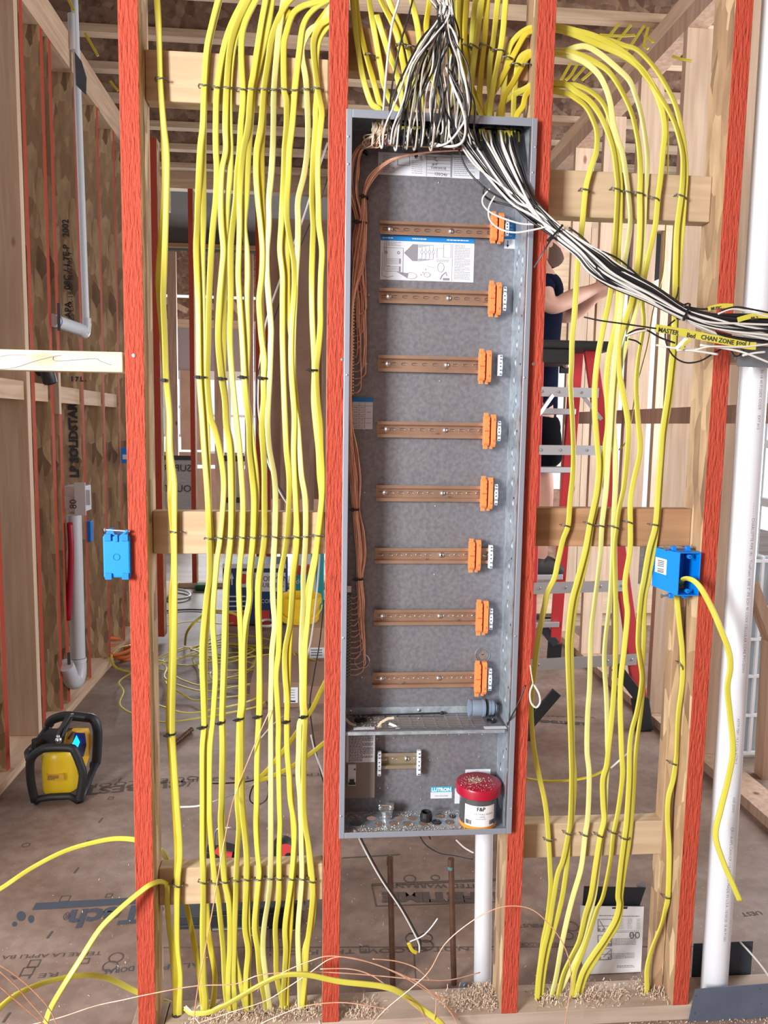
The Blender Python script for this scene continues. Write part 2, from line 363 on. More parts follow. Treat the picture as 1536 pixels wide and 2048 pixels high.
# front wall: four red-edged strand-lumber studs (pixel of the centre line at head and foot of the picture)
SD = .089
front = [
 ((255,0),(294,2040), 'red-edged stud left of the many yellow cables, behind the blue box seen from its back'),
 ((678.5,0),(661,2040), 'red-edged stud along the left side of the tall grey panel'),
 ((1095,0),(1018,2030), 'red-edged stud along the right side of the tall grey panel'),
 ((1490,0),(1361,2005), 'red-edged stud carrying the open blue box, beside the big white pipe')]
SX = []
for (a, b, lab) in front:
    p, q = U(*a), U(*b)
    k = (p.x-q.x)/(p.z-q.z); x0 = q.x - k*(q.z-.0381); x1 = q.x + k*(3.05-q.z); SX.append((x0, x1, k))
    stud('wall_stud', x0, x1, 0, SD, .0381, 3.05, .0381, [LSL, RED], lab, group='red-edged studs of the front wall')
def studx(i, z): return SX[i][0] + SX[i][2]*(z-.038)
boxo('top_plate', (-2.0, 0, 3.05), (2.0, SD, 3.12), PINEX, label='double pine top plate over the red-edged studs', cat='plate')
# sole plate
DUSTY = wood_mat('dusty_plate', (.34,.26,.21), (.44,.36,.30), (.3,.2,.15), (.9,14,14))
boxo('sole_plate', (-.575, 0, 0), (1.0, SD, .0381), DUSTY, label='dusty pine sole plate under the studs, drilled for the yellow cables', cat='plate', bevel=.002)
boxo('sole_plate', (-.648, 0, 0), (-.577, SD, .0381), DUSTY, label='short brown end of sole plate at the foot of the left stud', cat='plate', bevel=.002)

BY = .051            # front face of every block between studs
def block(p0, p1, zt, zb, m, lab, skew=0):
    b = MB(); x0, x1 = p0, p1
    b.hexa([(x0,BY,zb),(x1,BY,zb+skew),(x1,SD,zb+skew),(x0,SD,zb),(x0,BY,zt),(x1,BY,zt+skew),(x1,SD,zt+skew),(x0,SD,zt)])
    return mk('cross_block', b, m, bevel=.0025, label=lab, cat='block')
def blk(i, ytop, ybot, xpx, m, lab, sk=0):
    zt = U(xpx, ytop, BY).z; zb = U(xpx, ybot, BY).z; zc = (zt+zb)/2
    return block(studx(i, zc)+.0195, studx(i+1, zc)-.0195, zt, zb, m, lab, sk)
BL = {}
BL['ul'] = blk(0, 105, 207, 420, WHITEWOOD, 'pale upper block in the left bay behind the yellow cables')
BL['ml'] = blk(0, 1023, 1108, 420, WHITEWOOD, 'pale middle block in the left bay with green marks')
BL['ll'] = blk(0, 1733, 1806, 470, WHITEWOOD, 'pale lower block in the left bay above the black tool case')
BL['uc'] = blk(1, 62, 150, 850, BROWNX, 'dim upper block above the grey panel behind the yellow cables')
BL['ur'] = blk(2, 345, 438, 1260, TAN, 'tan upper block in the right bay with six cable staples')
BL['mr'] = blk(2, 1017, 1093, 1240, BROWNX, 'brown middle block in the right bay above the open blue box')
BL['lr'] = blk(2, 1645, 1712, 1200, TAN, 'lower block in the right bay with a dark knot')
# rough sliver of extra framing behind stud beside the open box
boxo('cripple_stud', (studx(3,.3)-.046, .05, .0381), (studx(3,.3)-.0205, SD, 1.03), LSL, label='rough strand-lumber strip under the open blue box with one stapled cable', cat='stud', bevel=.002)

# pale brace board nailed level against the left stud
bz0 = U(120, 742, -.0).z; bz1 = U(120, 701, 0).z
t = thing('brace_board', 'cream brace board with a pencil scrawl, butted against the left red stud', 'board', (-.9, 0, bz0))
b = MB(); b.box((-1.45, .0, bz0), (U(245,720,0).x, .038, bz1)); mk('board', b, wood_mat('cream_board', (.60,.52,.38), (.70,.63,.49), (.7,.6,.5), (.9,14,14)), parent=t, bevel=.002)
b = MB()
for pts in ([(0,738),(30,735),(70,722),(110,712),(122,711),(108,713),(106,719),(115,722),(150,720),(190,717),(200,722),(222,730)], [(0,713),(20,710),(52,710)]):
    b.tube([U(v.x, v.y, -.0006) for v in spline([(x,y,0) for x,y in pts], 4)], .0007, 4)
mk('pencil_scrawl', b, INKG, parent=t)

# ---------------------------------------------------------------- ceiling joists
k = 0
joist_lab = ['nearest', 'second', 'third', 'fourth', 'fifth', 'sixth', 'seventh', 'eighth', 'ninth', 'tenth', 'eleventh']
for k in range(11):
    y = .52 + .405*k
    lab = 'ceiling joist with pale flange and strand-board web, %s back from the front wall' % joist_lab[k]
    t = thing('ceiling_joist', lab, 'joist', (1.0, y, CEIL), 'joists of the ceiling')
    m = MB(); m.box((-2.2, y, CEIL), (4.5, y+.063, CEIL+.038)); m.box((-2.2, y, CEIL+.262), (4.5, y+.063, CEIL+.30)); mk('flange', m, PINEX, parent=t)
    m = MB(); m.box((-2.2, y+.026, CEIL+.038), (4.5, y+.037, CEIL+.262)); mk('web', m, OSB, parent=t)

# ---------------------------------------------------------------- left wall (runs away from the viewer)
XL = -1.42
def sideStud(X, y, d, w, mats, lab, grp, z1=3.02, sgn=-1, name='wall_stud'):
    m = MB(); x0, x1 = (X-d, X) if sgn < 0 else (X, X+d)
    m.box((x0, y, .0381), (x1, y+w, z1), [0,0,0,0,1,1]); return mk(name, m, mats, bevel=.0015, label=lab, cat='stud', group=grp)
gl = 'studs of the left wall'
ls = [(1.36,'near red-edged stud of the left wall at the picture edge'),
      (1.757,'red-edged stud doubled against the pine stud of the left wall, behind the yellow radio'),
      (1.985,'red-edged stud between the pine stud and the white drain pipe'),
      (2.085,'red-edged stud just left of the white drain pipe'),
      (2.43,'red-edged stud printed with black lettering behind the white drain pipe'),
      (2.81,'red-edged stud between the drain pipe and the front left stud'),
      (3.14,'narrow red-edged stud of the left wall nearest the front left stud'),
      (3.5,'strand-lumber stud of the left wall just behind the front left stud'),(3.9,'strand-lumber stud of the left wall, next to last before the far corner'),(4.3,'strand-lumber stud of the left wall, last before the far corner')]
for y, lab in ls: sideStud(XL, y-.038, .14, .0381, [LSL, RED], lab, gl)
sideStud(XL, 1.667, .14, .0381, [PINE, PINE], 'plain pine stud of the left wall, broad face to the viewer', gl)
boxo('top_plate', (XL-.14, 1.0, 3.02), (XL, 4.85, 3.10), PINEY, label='sloping-looking pine top plate running along the left wall', cat='plate')
boxo('top_plate', (XL-.14, 1.0, 3.101), (XL, 4.85, 3.18), PINEY, label='upper pine top plate of the left wall under the joists', cat='plate')
boxo('sole_plate', (XL-.14, 1.0, 0), (XL+.02, 4.85, .038), PINEY, label='pine sole plate running along the foot of the left wall', cat='plate')
for y0, y1, lab in ((1.37,1.66,'short pine block low in the left wall beside the pine stud'), (1.76,1.94,'short pine block in the left wall holding black pipe'), (2.09,2.39,'short pine block in the left wall behind the cream brace'), (2.44,2.77,'short pine block marked with an X in the left wall'), (2.82,3.10,'short pine block in the left wall nearest the front stud')):
    boxo('cross_block', (XL-.13, y0, 1.455), (XL-.01, y1, 1.53), PINEY, label=lab, cat='block')
sideStud(XL-.05, 2.10, .05, .03, [WHITEWOOD, WHITEWOOD], 'thin cream strip in the left wall, paleness standing in for outside light', gl, z1=2.8)  # pale tone stands in for a stud edge lit from outside
# exterior boards beyond the left wall
for i, (y, lab) in enumerate(((1.9,'far'), (2.8,'nearer'), (3.8,'farthest'))):
    boxo('wall_stud', (-3.4, y, 0), (-3.3, y+.05, 2.9), DARKPINE, label='dim fir stud of the %s group seen through gaps in the left wall' % lab, cat='stud', group='dim studs beyond the left wall')
boxo('wall_left_outer', (-3.6, 2.6, 0), (-3.55, 5.0, 3.1), OSB, kind='structure')

# ---------------------------------------------------------------- far wall of the room (red studs) and the rooms behind it
YF = 4.85
px_ = U(313,700,3.2).x
stud('wall_stud', px_, px_, 3.2, 3.289, .038, 3.02, .0381, [LSL, RED], 'red stud in shade standing close right of the front left stud', group='red studs of the far wall')
for x, lab in ((-1.27,'red stud of the far wall behind the leftmost yellow cable'), (-.74,'red stud of the far wall behind the pale yellow cable'), (-.66,'second red stud of the far wall, close right of its neighbour')):
    stud('wall_stud', x, x, YF, YF+.089, .038, 3.21, .0381, [LSL, RED], lab, group='red studs of the far wall')
for x, lab in ((-.30,'left'), (.10,'middle'), (.50,'right')):
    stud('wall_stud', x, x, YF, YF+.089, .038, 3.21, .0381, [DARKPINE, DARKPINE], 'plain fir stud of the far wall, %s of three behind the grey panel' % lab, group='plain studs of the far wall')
boxo('top_plate', (-1.7, YF, 3.21), (1.4, YF+.089, 3.29), PINEX, label='lower pine top plate of the far wall', cat='plate')
boxo('top_plate', (-1.7, YF, 3.291), (1.4, YF+.089, 3.37), PINEX, label='upper pine top plate of the far wall', cat='plate')
boxo('sole_plate', (-1.7, YF, 0), (1.4, YF+.089, .038), PINEX, label='pine sole plate of the far wall', cat='plate')
# plywood-backed right half of the far wall
YW = 6.2
boxo('wall_back_plywood', (-.80, YW, .62), (1.6, YW+.02, 3.35), PANEL, kind='structure')
for x in (-.62,-.22,.2,.6):
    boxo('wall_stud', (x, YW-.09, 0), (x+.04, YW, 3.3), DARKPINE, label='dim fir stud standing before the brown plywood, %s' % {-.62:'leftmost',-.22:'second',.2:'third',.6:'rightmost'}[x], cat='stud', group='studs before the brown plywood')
boxo('wall_back_low', (-3.5, 9.0, 0), (2.5, 9.05, .75), PANEL, kind='structure')
# far exterior wall with window openings
YE = 9.0
zz = lambda y: U(420, y, YE).z
xx = lambda x: U(x, 800, YE).x
strips = [(470,496,BROWNX),(503,590,OSB),(597,640,OSB),(640,656,PINEX),(656,742,PFOIL),(742,757,WFR)]
for i, (a, b_, mt) in enumerate(strips):
    boxo('wall_back_band_%d' % (i+1), (xx(290), YE, zz(b_)), (xx(560), YE+.06, zz(a)), mt, kind='structure')
boxo('wall_back_sill', (xx(290), YE+.012, zz(930)), (xx(560), YE+.06, zz(905)), PANEL, kind='structure')
boxo('wall_back_void_shade', (xx(290), YE+.3, zz(470)), (xx(700), YE+.35, zz(350)), DIM, kind='structure')  # sheet coloured near-black where the roof space lies in shade
def winbars(nm, x0, x1, z0, z1, nx, nz, Y, w, lab):
    m = MB()
    for i in range(nx+1): x = x0+(x1-x0)*i/nx; m.box((x-w/2, Y, z0), (x+w/2, Y+.05, z1))
    for i in range(nz+1): z = z0+(z1-z0)*i/nz; m.box((x0, Y+.004, z-w/2), (x1, Y+.045, z+w/2))
    return mk(nm, m, WFR, kind='structure')
winbars('window_1', xx(314), xx(362), zz(872), zz(757), 3, 2, YE, .035, '')
winbars('window_2', xx(405), xx(512), zz(905), zz(757), 2, 2, YE, .03, '')
for i, (a, b_) in enumerate(((362,405),(512,560),(288,314))):
    boxo('wall_back_pier_%d' % (i+1), (xx(a), YE-.03, zz(900)), (xx(b_), YE-.012, zz(742)), PANEL, kind='structure')
# slanting roof webs with light between
for i, (a, b_) in enumerate((((318,595),(375,622)), ((395,595),(440,622)), ((455,592),(478,625)))):
    p, q = U(*a, YE-.2), U(*b_, YE-.2); m = MB(); m.beam(p, q, .05, .07); mk('roof_web', m, PINE, label='slanting roof web member above the far windows, %s' % ['left', 'middle', 'right'][i], cat='web', group='roof webs above the far windows')
# wrapped duct boards standing before the far wall
t = thing('foil_wrapped_board', 'silver foil-wrapped board with mirrored black letters behind the leftmost cables', 'board', U(355,1040,7.0))
p, q = U(330, 1030, 7), U(386, 915, 7); m = MB(); m.box((p.x, 7, 0), (q.x, 7.04, q.z)); mk('board', m, FOIL, parent=t)
m = MB(); m.box((p.x, 6.995, q.z-.03), (q.x, 7.0, q.z+.02)); mk('edge_tape', m, INK, parent=t)
m = text_mb('SUPER', .11, U(383, 943, 6.99), (-1,0,0), (0,0,1)); text_mb('OUTTERS', .11, U(383, 984, 6.99), (-1,0,0), (0,0,1), mb=m); mk('lettering', m, INK, parent=t)
t = thing('foil_wrapped_board', 'bright foil-wrapped board with two dark bands behind the middle cables', 'board', U(470,1020,7.0))
p, q = U(450, 1020, 7), U(488, 905, 7); m = MB(); m.box((p.x, 7, 0), (q.x, 7.04, q.z)); mk('board', m, FOIL, parent=t)
m = MB()
for yy in (917, 1000): z = U(460, yy, 7).z; m.box((p.x-.01, 6.99, z-.03), (q.x+.01, 7.0, z+.03))
mk('dark_band', m, INK, parent=t)

# ---------------------------------------------------------------- right wall (runs away) and rooms beyond
for px, lab in ((345,'left'),(437,'middle'),(498,'right')):
    p = U(px, 700, 7.6); boxo('wall_stud', (p.x-.05, 7.6, 0), (p.x+.05, 7.65, 3.3), DARKPINE, label='dim fir stud standing before the far windows, %s of three' % lab, cat='stud', group='studs before the far windows')
XR = 1.33
gr = 'pale studs of the right wall'
for y, lab in ((1.35,'pale stud of the right wall seen right of the red stud with the open box'), (1.81,'pale knotty stud of the right wall behind the open blue box'), (2.29,'pale stud of the right wall, third from the viewer'), (2.77,'pale stud of the right wall, fourth from the viewer'), (3.27,'pale stud of the right wall, fifth from the viewer')):
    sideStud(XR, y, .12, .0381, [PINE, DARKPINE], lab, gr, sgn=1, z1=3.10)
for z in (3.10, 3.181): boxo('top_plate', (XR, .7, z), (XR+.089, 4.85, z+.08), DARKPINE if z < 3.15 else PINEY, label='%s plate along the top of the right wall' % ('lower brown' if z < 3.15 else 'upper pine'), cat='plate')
boxo('sole_plate', (XR, .3, 0), (XR+.12, 4.85, .038), DARKPINE, label='brown sole plate along the foot of the right wall', cat='plate')
for y0, y1, l in ((.95,1.34,'nearest'), (1.40,1.80,'second'), (1.86,2.28,'third'), (2.34,2.76,'fourth'), (2.82,3.26,'farthest')):
    boxo('cross_block', (XR, y0, 1.405), (XR+.03, y1, 1.475), DARKPINE, label='brown level block across the right wall, %s from the viewer' % l, cat='block', group='level blocks of the right wall')
# wall beyond the ladder
YB = 3.55
for i, x in enumerate((.78, 1.02, 1.16, 1.55, 1.72, 2.05, 2.25, 2.6)):
    boxo('wall_stud', (x, YB, .038), (x+.075, YB+.05, 2.7), PINE, label='pale stud behind the stepladder, %s from the left' % ['first','second','third','fourth','fifth','sixth','seventh','eighth'][i], cat='stud', group='pale studs behind the stepladder', bevel=.002)
boxo('sole_plate', (.72, YB, 0), (3.2, YB+.09, .038), PINEX, label='pine sole plate behind the stepladder', cat='plate')
boxo('cross_block', (.9, YB-.045, .10), (2.2, YB-.004, .30), PINEX, label='broad pale board low behind the stepladder', cat='board')
boxo('top_plate', (.72, YB, 2.7), (3.2, YB+.09, 2.86), PINEX, label='pine head plate behind the stepladder', cat='plate')
boxo('wall_right_back_panel', (.80, YB+.08, 1.95), (1.6, YB+.10, 2.69), PINEX, kind='structure')
boxo('wall_right_back_osb', (1.2, YB+.06, .34), (1.9, YB+.12, .95), OSB, kind='structure')
# far right room: window wall
boxo('wall_right_outer_base', (3.2, -.5, 0), (3.26, 6, .35), PINEY, kind='structure')
m = MB()
for y in [ -.2, .25, .8, 1.35, 1.9, 2.45, 3.0, 3.6, 4.2]: m.box((3.2, y, .35), (3.26, y+.05, 3.1))
mk('window_3', m, WFR, kind='structure')
m = MB()
for z in (.35, .8, 1.25, 2.2, 2.9): m.box((3.19, -.2, z), (3.25, 6, z+.06))
mk('window_4', m, WFR, kind='structure')
wa, wb = U(1478,1505,1.40), U(1600,1112,1.40)
m = MB(); m.box((wa.x, 1.40, wa.z), (wb.x, 1.41, wb.z)); wp = mk('window_5', m, mat('hazy_pane', (.42,.50,.55), .15), kind='structure')
m = MB()
for yy in (1505,1430,1352,1278,1215,1122): z = U(1500,yy,1.39).z; m.box((wa.x, 1.38, z-.005), (wb.x, 1.395, z+.007))
for xp in (1480,1512,1545,1578): x = U(xp,1300,1.39).x; m.box((x-.006, 1.381, wa.z), (x+.006, 1.394, wb.z))
mk('window_bars', m, WFR, parent=wp)
# raking props seen past the big pipe
for i, (a, b_) in enumerate((((1500,1165),(1560,1330)), ((1524,1575),(1540,1280)))):
    p, q = U(a[0], a[1], 1.22), U(b_[0], b_[1], 1.22); m = MB(); m.beam(p, q, .038, .06, up=(0,1,0)); mk('raking_prop', m, DARKPINE, label=['slanting brown prop in front of the white window frames', 'steep brown prop at the right picture edge'][i], cat='prop')
boxo('blue_strip', (U(1256,660,3.3).x, 3.3, U(1256,755,3.3).z), (U(1265,660,3.3).x, 3.32, U(1256,668,3.3).z), mat('slate_blue', (.02,.09,.16), .6), label='narrow dark blue strip hanging behind the yellow cables in the right bay', cat='strip')
# ---------------------------------------------------------------- the grey panel
PX0, PX1, PZ0, PZ1, PYF, PYB = -.1805, .1805, .483, 1.990, -.012, .097
pan = thing('electrical_panel', 'tall open galvanised lighting panel between two red studs', 'electrical panel', ((PX0+PX1)/2, PYB, PZ0))
IB = PYB-.0015        # inner face of the back
def pb(n, fn, m, par=pan, **k):
    b = MB(); fn(b); return mk(n, b, m, parent=par, **k)
KH = U(965,1310,IB)
boxes = [((PX0, PYB-.0015, PZ0), (PX1, PYB, PZ1))]
pb('back_sheet', lambda b: b.box((PX0, PYB-.0015, PZ0), (PX1, PYB, PZ1)), GALVP)
pb('side_sheet', lambda b: b.box((PX0, PYF, PZ0), (PX0+.0015, PYB-.0016, PZ1)), GALV)
rs = pb('side_sheet', lambda b: b.box((PX1-.0015, PYF, PZ0), (PX1, PYB-.0016, PZ1)), GALV)
pb('top_sheet', lambda b: b.box((PX0+.0016, PYF, PZ1-.0015), (PX1-.0016, PYB-.0016, PZ1)), GALV)
# bottom sheet with knocked-out holes
def plate_with_holes(b, x0, x1, y0, y1, z, holes, t=.0015, n=20):
    bm = bmesh.new()
    vs = [bm.verts.new((x, y, z)) for x, y in ((x0,y0),(x1,y0),(x1,y1),(x0,y1))]
    ed = [bm.edges.new((vs[i], vs[(i+1)%4])) for i in range(4)]
    for (hx, hy, r) in holes:
        hv = [bm.verts.new((hx+r*math.cos(2*math.pi*i/n), hy+r*math.sin(2*math.pi*i/n), z)) for i in range(n)]
        ed += [bm.edges.new((hv[i], hv[(i+1)%n])) for i in range(n)]
    r = bmesh.ops.triangle_fill(bm, edges=ed, use_beauty=True)
    fs = [f for f in bm.faces if not any((f.calc_center_median().xy-Vector((hx,hy))).length < rr*.97 for hx,hy,rr in holes)]
    bm.verts.index_update()
    b.add([v.co.copy() for v in bm.verts], [tuple(v.index for v in f.verts) for f in fs])
    b.add([v.co - Vector((0,0,t)) for v in bm.verts], [tuple(reversed([v.index for v in f.verts])) for f in fs])
    bm.free()
ZB = PZ0+.004
holes = []
for (x, y) in ((743,1636),(798,1636),(825,1636),(760,1648),(788,1647),(816,1647),(848,1646),(881,1632),(900,1644)):
    p = FZ(x, y, ZB); holes.append((p.x, min(max(p.y, .012), .083), .0112))
pb('bottom_sheet', lambda b: plate_with_holes(b, PX0+.0016, PX1-.0016, PYF, PYB-.0016, ZB, holes), GALV)
# rolled front flange: four strips
fl = .0015
def flange(b):
    b.box((PX0-.0105, PYF-.0025, PZ0), (PX0+fl*.75, PYF, PZ1)); b.box((PX1-fl, PYF-.0025, PZ0), (PX1+.0100, PYF, PZ1))
    b.box((PX0+fl*.76, PYF-.0025, PZ1-.016), (PX1-fl-.0001, PYF, PZ1)); b.box((PX0+fl*.76, PYF-.0025, PZ0), (PX1-fl-.0001, PYF, PZ0+.013))
pb('front_flange', flange, GALVF, bevel=.001)
pb('bright_edge', lambda b: b.box((PX1-fl-.0022, PYF-.0018, PZ0+.013), (PX1-fl, PYF+.006, PZ1-.016)), ZINC)
# flange screws
for px, py in ((697,273),(697,328),(694,750),(687,1276),(682,1632),(1071,294),(1066,345),(1049,755),(1031,1272),(1023,1618)):
    p = U(px, py, PYF-.0025); pb('flange_screw', lambda b: b.lathe([(.0022,0),(.0020,.0012),(.0006,.0018)], (p.x, PYF-.0025, p.z), (0,-1,0), 10), ZINC)
# crescent embossings and holes on the right side sheet
for k, (px, py) in enumerate(((1040,505),(1048,520),(1036,528),(1045,560),(1042,590),(1035,620),(1040,655),(1036,690),(1033,725),(1030,760),(1034,800),(1028,830),(1032,865),(1026,905),(1030,935),(1026,965),(1028,1005),(1023,1040),(1026,1090),(1020,1130),(1018,1172),(1017,1209),(1015,1273),(1008,1298),(1012,1335),(1012,1397),(1004,1418),(1009,1510),(1003,1535),(1008,1575))):
    p = UX(px, py, PX1-.0017); y = min(max(p.y, .012), .08)
    def cres(b):
        pts = [Vector((PX1-.0019, y+.009*math.cos(a), p.z+.012*math.sin(a))) for a in [math.radians(-70+14*i) for i in range(11)]]
        b.tube(pts, .0017, 6, taper=lambda t: .25+math.sin(math.pi*t))
    pb('embossed_crescent', cres, ZINC)
for px, py in ((1047,630),(1041,728),(1034,862),(1028,996),(1023,1117),(1021,1250),(1017,1375),(1013,1498),(1020,1455)):
    p = UX(px, py, PX1-.0017); y = min(max(p.y, .010), .08)
    pb('side_hole', lambda b: b.lathe([(.0025,0),(.0025,.0008)], (PX1-.0016, y, p.z), (-1,0,0), 10), INK)
# small sheet screws and dimples on the back
for px, py in ((737,590),(733,727),(728,858),(729,985),(729,1110),(724,1355),(880,762),(871,1012),(869,1149),(878,365),(754,1477),(788,1476),(808,1475),(874,1470),(896,1470),(918,1469),(938,1469),(964,1469),(860,1520),(876,1516),(958,1514),(760,1576),(776,1576),(842,1574),(842,1599),(760,1602),(860,1470)):
    p = U(px, py, IB); pb('rivet', lambda b: b.lathe([(.0021,0),(.0017,.0009),(.0005,.0013)], (p.x, IB, p.z), (0,-1,0), 8), ZINC)
# keyhole mounting ring
def ring(b):
    c = Vector((KH.x, IB-.001, KH.z))
    for R_, r_ in ((.0165,.0014),(.0125,.0008)): b.tube([c+Vector((R_*math.cos(a), 0, R_*math.sin(a))) for a in [2*math.pi*i/28 for i in range(29)]], r_, 6)
kr = pb('mounting_ring', ring, ZINC)
pb('keyhole', lambda b: (b.lathe([(.0058,0),(.0058,.0006)], (KH.x, IB, KH.z-.004), (0,-1,0), 16), b.box((KH.x-.0025, IB-.0006, KH.z), (KH.x+.0025, IB, KH.z+.009))), CARDD, par=kr)
p2_ = U(724, 1322, IB)
pb('mounting_ring', lambda b: b.tube([p2_+Vector((.0165*math.cos(a), -.001, .0165*math.sin(a))) for a in [2*math.pi*i/28 for i in range(29)]], .0014, 6), ZINC)

# rails
RY = IB-.012
def rail(i, xl, xr, yt, yb, screws, tags, material=RAILM, terminal=None, stop=None):
    a = U(xl, (yt+yb)/2, RY); c = U(xr, (yt+yb)/2, RY); zt = U((xl+xr)/2, yt, RY).z; zb = U((xl+xr)/2, yb, RY).z
    zc = (zt+zb)/2; h = (zt-zb)/2; x0, x1 = a.x, c.x+.006
    def f(b):   # top-hat section: web on the back, two legs, two outward lips
        b.prism([(IB, zc-h*.62),(IB-.0012, zc-h*.62),(IB-.0012, zc+h*.62),(IB, zc+h*.62)], x0, x1, 'X')
        for s in (-1, 1):
            b.prism([(IB-.0013, zc+s*h*.62-.0006),(RY, zc+s*h*.62-.0006),(RY, zc+s*h*.62+.0006),(IB-.0013, zc+s*h*.62+.0006)], x0, x1, 'X')
            za, zb2 = sorted((zc+s*h*.62, zc+s*h))
            b.prism([(RY-.0012, za),(RY, za),(RY, zb2),(RY-.0012, zb2)], x0, x1, 'X')
    r = pb('mounting_rail', f, material)
    n = max(2, int((x1-x0)/.0215))
    for k in range(n):
        xk = x0 + (k+.55)*(x1-x0)/n
        if min(abs(xk-U(s_, (yt+yb)/2, IB).x) for s_ in screws) < .008: continue
        mb_ = MB(); mb_.tube([Vector((xk+.0062*math.cos(t_), IB-.0016, zc+.0024*math.sin(t_))) for t_ in [2*math.pi*q/16 for q in range(17)]], .0008, 5); mk('slot', mb_, ZINC, parent=r)
    for s_ in screws:
        q = U(s_, (yt+yb)/2, IB)
        pb('hex_screw', lambda b: (b.lathe([(.0064,0),(.0064,.001),(.0044,.0012),(.0044,.004),(.0020,.005)], (q.x, IB-.0012, zc), (0,-1,0), 12)), ZINC, par=r)
    for tx in tags:
        q = U(tx, yb-8, RY)
        pb('stamped_mark', lambda b: (b.box((q.x-.003, RY-.0016, zc-h*.55), (q.x-.0018, RY-.0012, zc-h*.2)), b.box((q.x+.0018, RY-.0016, zc-h*.55), (q.x+.003, RY-.0012, zc-h*.2)), b.box((q.x-.0018, RY-.0016, zc-h*.42), (q.x+.0018, RY-.0012, zc-h*.32))), ZINC, par=r)
    if terminal:
        tx0, tx1, ty0, ty1 = terminal
        A = U(tx0, ty1, RY-.012); B = U(tx1, ty0, RY-.012); w = B.x-A.x; hh = B.z-A.z; Y0 = RY-.020; Y1 = RY-.001
        tb = thing2('terminal_block', (A.x, Y1, A.z), pan)
        def clip(b):
            x = A.x; b.prism([(Y1,A.z+hh*.10),(Y0+.004,A.z+hh*.10),(Y0,A.z+hh*.16),(Y0,B.z-hh*.16),(Y0+.004,B.z-hh*.10),(Y1,B.z-hh*.10)], x, x+w*.46, 'X')
            b.box((x, Y0+.006, B.z-hh*.11), (x+w*.36, Y0+.011, B.z)); b.box((x, Y0+.006, A.z), (x+w*.36, Y0+.011, A.z+hh*.11))
        m_ = MB(); clip(m_); mk('wide_terminal', m_, ORG, parent=tb, bevel=.0006)
        def clip2(b):
            x = A.x+w*.60; b.prism([(Y1,A.z+hh*.06),(Y0+.006,A.z+hh*.06),(Y0+.002,A.z+hh*.14),(Y0+.002,B.z-hh*.12),(Y0+.006,B.z-hh*.04),(Y1,B.z-hh*.04)], x, x+w*.40, 'X')
            b.box((x-.001, Y0+.010, A.z), (x+w*.22, Y0+.013, A.z+hh*.07))
        m_ = MB(); clip2(m_); mk('narrow_terminal', m_, ORG, parent=tb, bevel=.0006)
        m_ = MB(); m_.box((A.x+w*.46, Y0+.008, A.z+hh*.14), (A.x+w*.60, Y1, B.z-hh*.14)); m_.box((A.x+w*.04, Y0-.0003, A.z+hh*.49), (A.x+w*.42, Y0+.0004, A.z+hh*.515))
        for zf in (.3, .62, .75): m_.box((A.x+w*.38, Y0-.0003, A.z+hh*zf), (A.x+w*.43, Y0+.0004, A.z+hh*(zf+.05)))
        for zf in (.2, .78): m_.box((A.x+w*.82, Y0+.0017, A.z+hh*zf), (A.x+w*.90, Y0+.0025, A.z+hh*(zf+.06)))
        mk('slit', m_, REDB, parent=tb)
    if stop:
        for sx, s0, s1 in stop:
            A = U(sx, s1, RY-.004); B = U(sx+10, s0, RY-.004); x = A.x; hh = B.z-A.z
            m_ = MB(); pr = [(RY-.010,A.z),(RY-.013,A.z+hh*.12),(RY-.011,A.z+hh*.25),(RY-.014,A.z+hh*.4),(RY-.014,A.z+hh*.62),(RY-.011,A.z+hh*.75),(RY-.013,A.z+hh*.88),(RY-.009,B.z),(RY,B.z),(RY,A.z)]
            m_.prism(pr, x, x+.0085, 'X'); es = mk('end_stop', m_, WPL, parent=r, bevel=.0005)
            m_ = MB()
            for zf in (.08,.26,.44,.60,.78,.92): m_.box((x+.0025, RY-.0145, A.z+hh*zf-.0012), (x+.0055, RY-.0138, A.z+hh*zf+.0012))
            mk('stop_hole', m_, INK, parent=es)
def thing2(name, loc, parent):
    o = bpy.data.objects.new(name, None); C.objects.link(o); o.empty_display_size = .02; o.parent = parent
    o.location = Vector(loc)-WP[parent]; WP[o] = Vector(loc); return o
rail(1, 760, 985, 445.5, 472.5, (781,902), (795,), terminal=(981,1008,424,487), stop=((1008,437,472),))
rail(2, 758, 980, 579, 609, (778,897), (960,), terminal=(977,1003,562,634), stop=((1003,574,622),))
rail(3, 756, 957, 712, 745, (776,893), (884,), terminal=(957,983,698,768), stop=((995,710,752),))
rail(4, 754, 968, 844, 876, (774,890), (867,), terminal=(966,992,826,898), stop=((992,842,882),))
rail(5, 752, 963, 971, 1003, (770,885), (891,), terminal=(961,986,952,1022), stop=((986,968,1010),))
rail(6, 750, 976, 1096, 1127, (882,883), (846,), terminal=(937,962,1077,1145), stop=((976,1090,1136),))
rail(7, 748, 954, 1219, 1250, (766,879), (910,), terminal=(952,977,1199,1271), stop=((976,1216,1258),))
rail(8, 745, 952, 1344, 1375, (764,877), (800,), terminal=(949,974,1321,1393), stop=((974,1336,1380),))
rail(9, 757, 838, 1506, 1537, (813,814), (), material=RAILS, stop=((754,1502,1550),(833,1500,1549)))

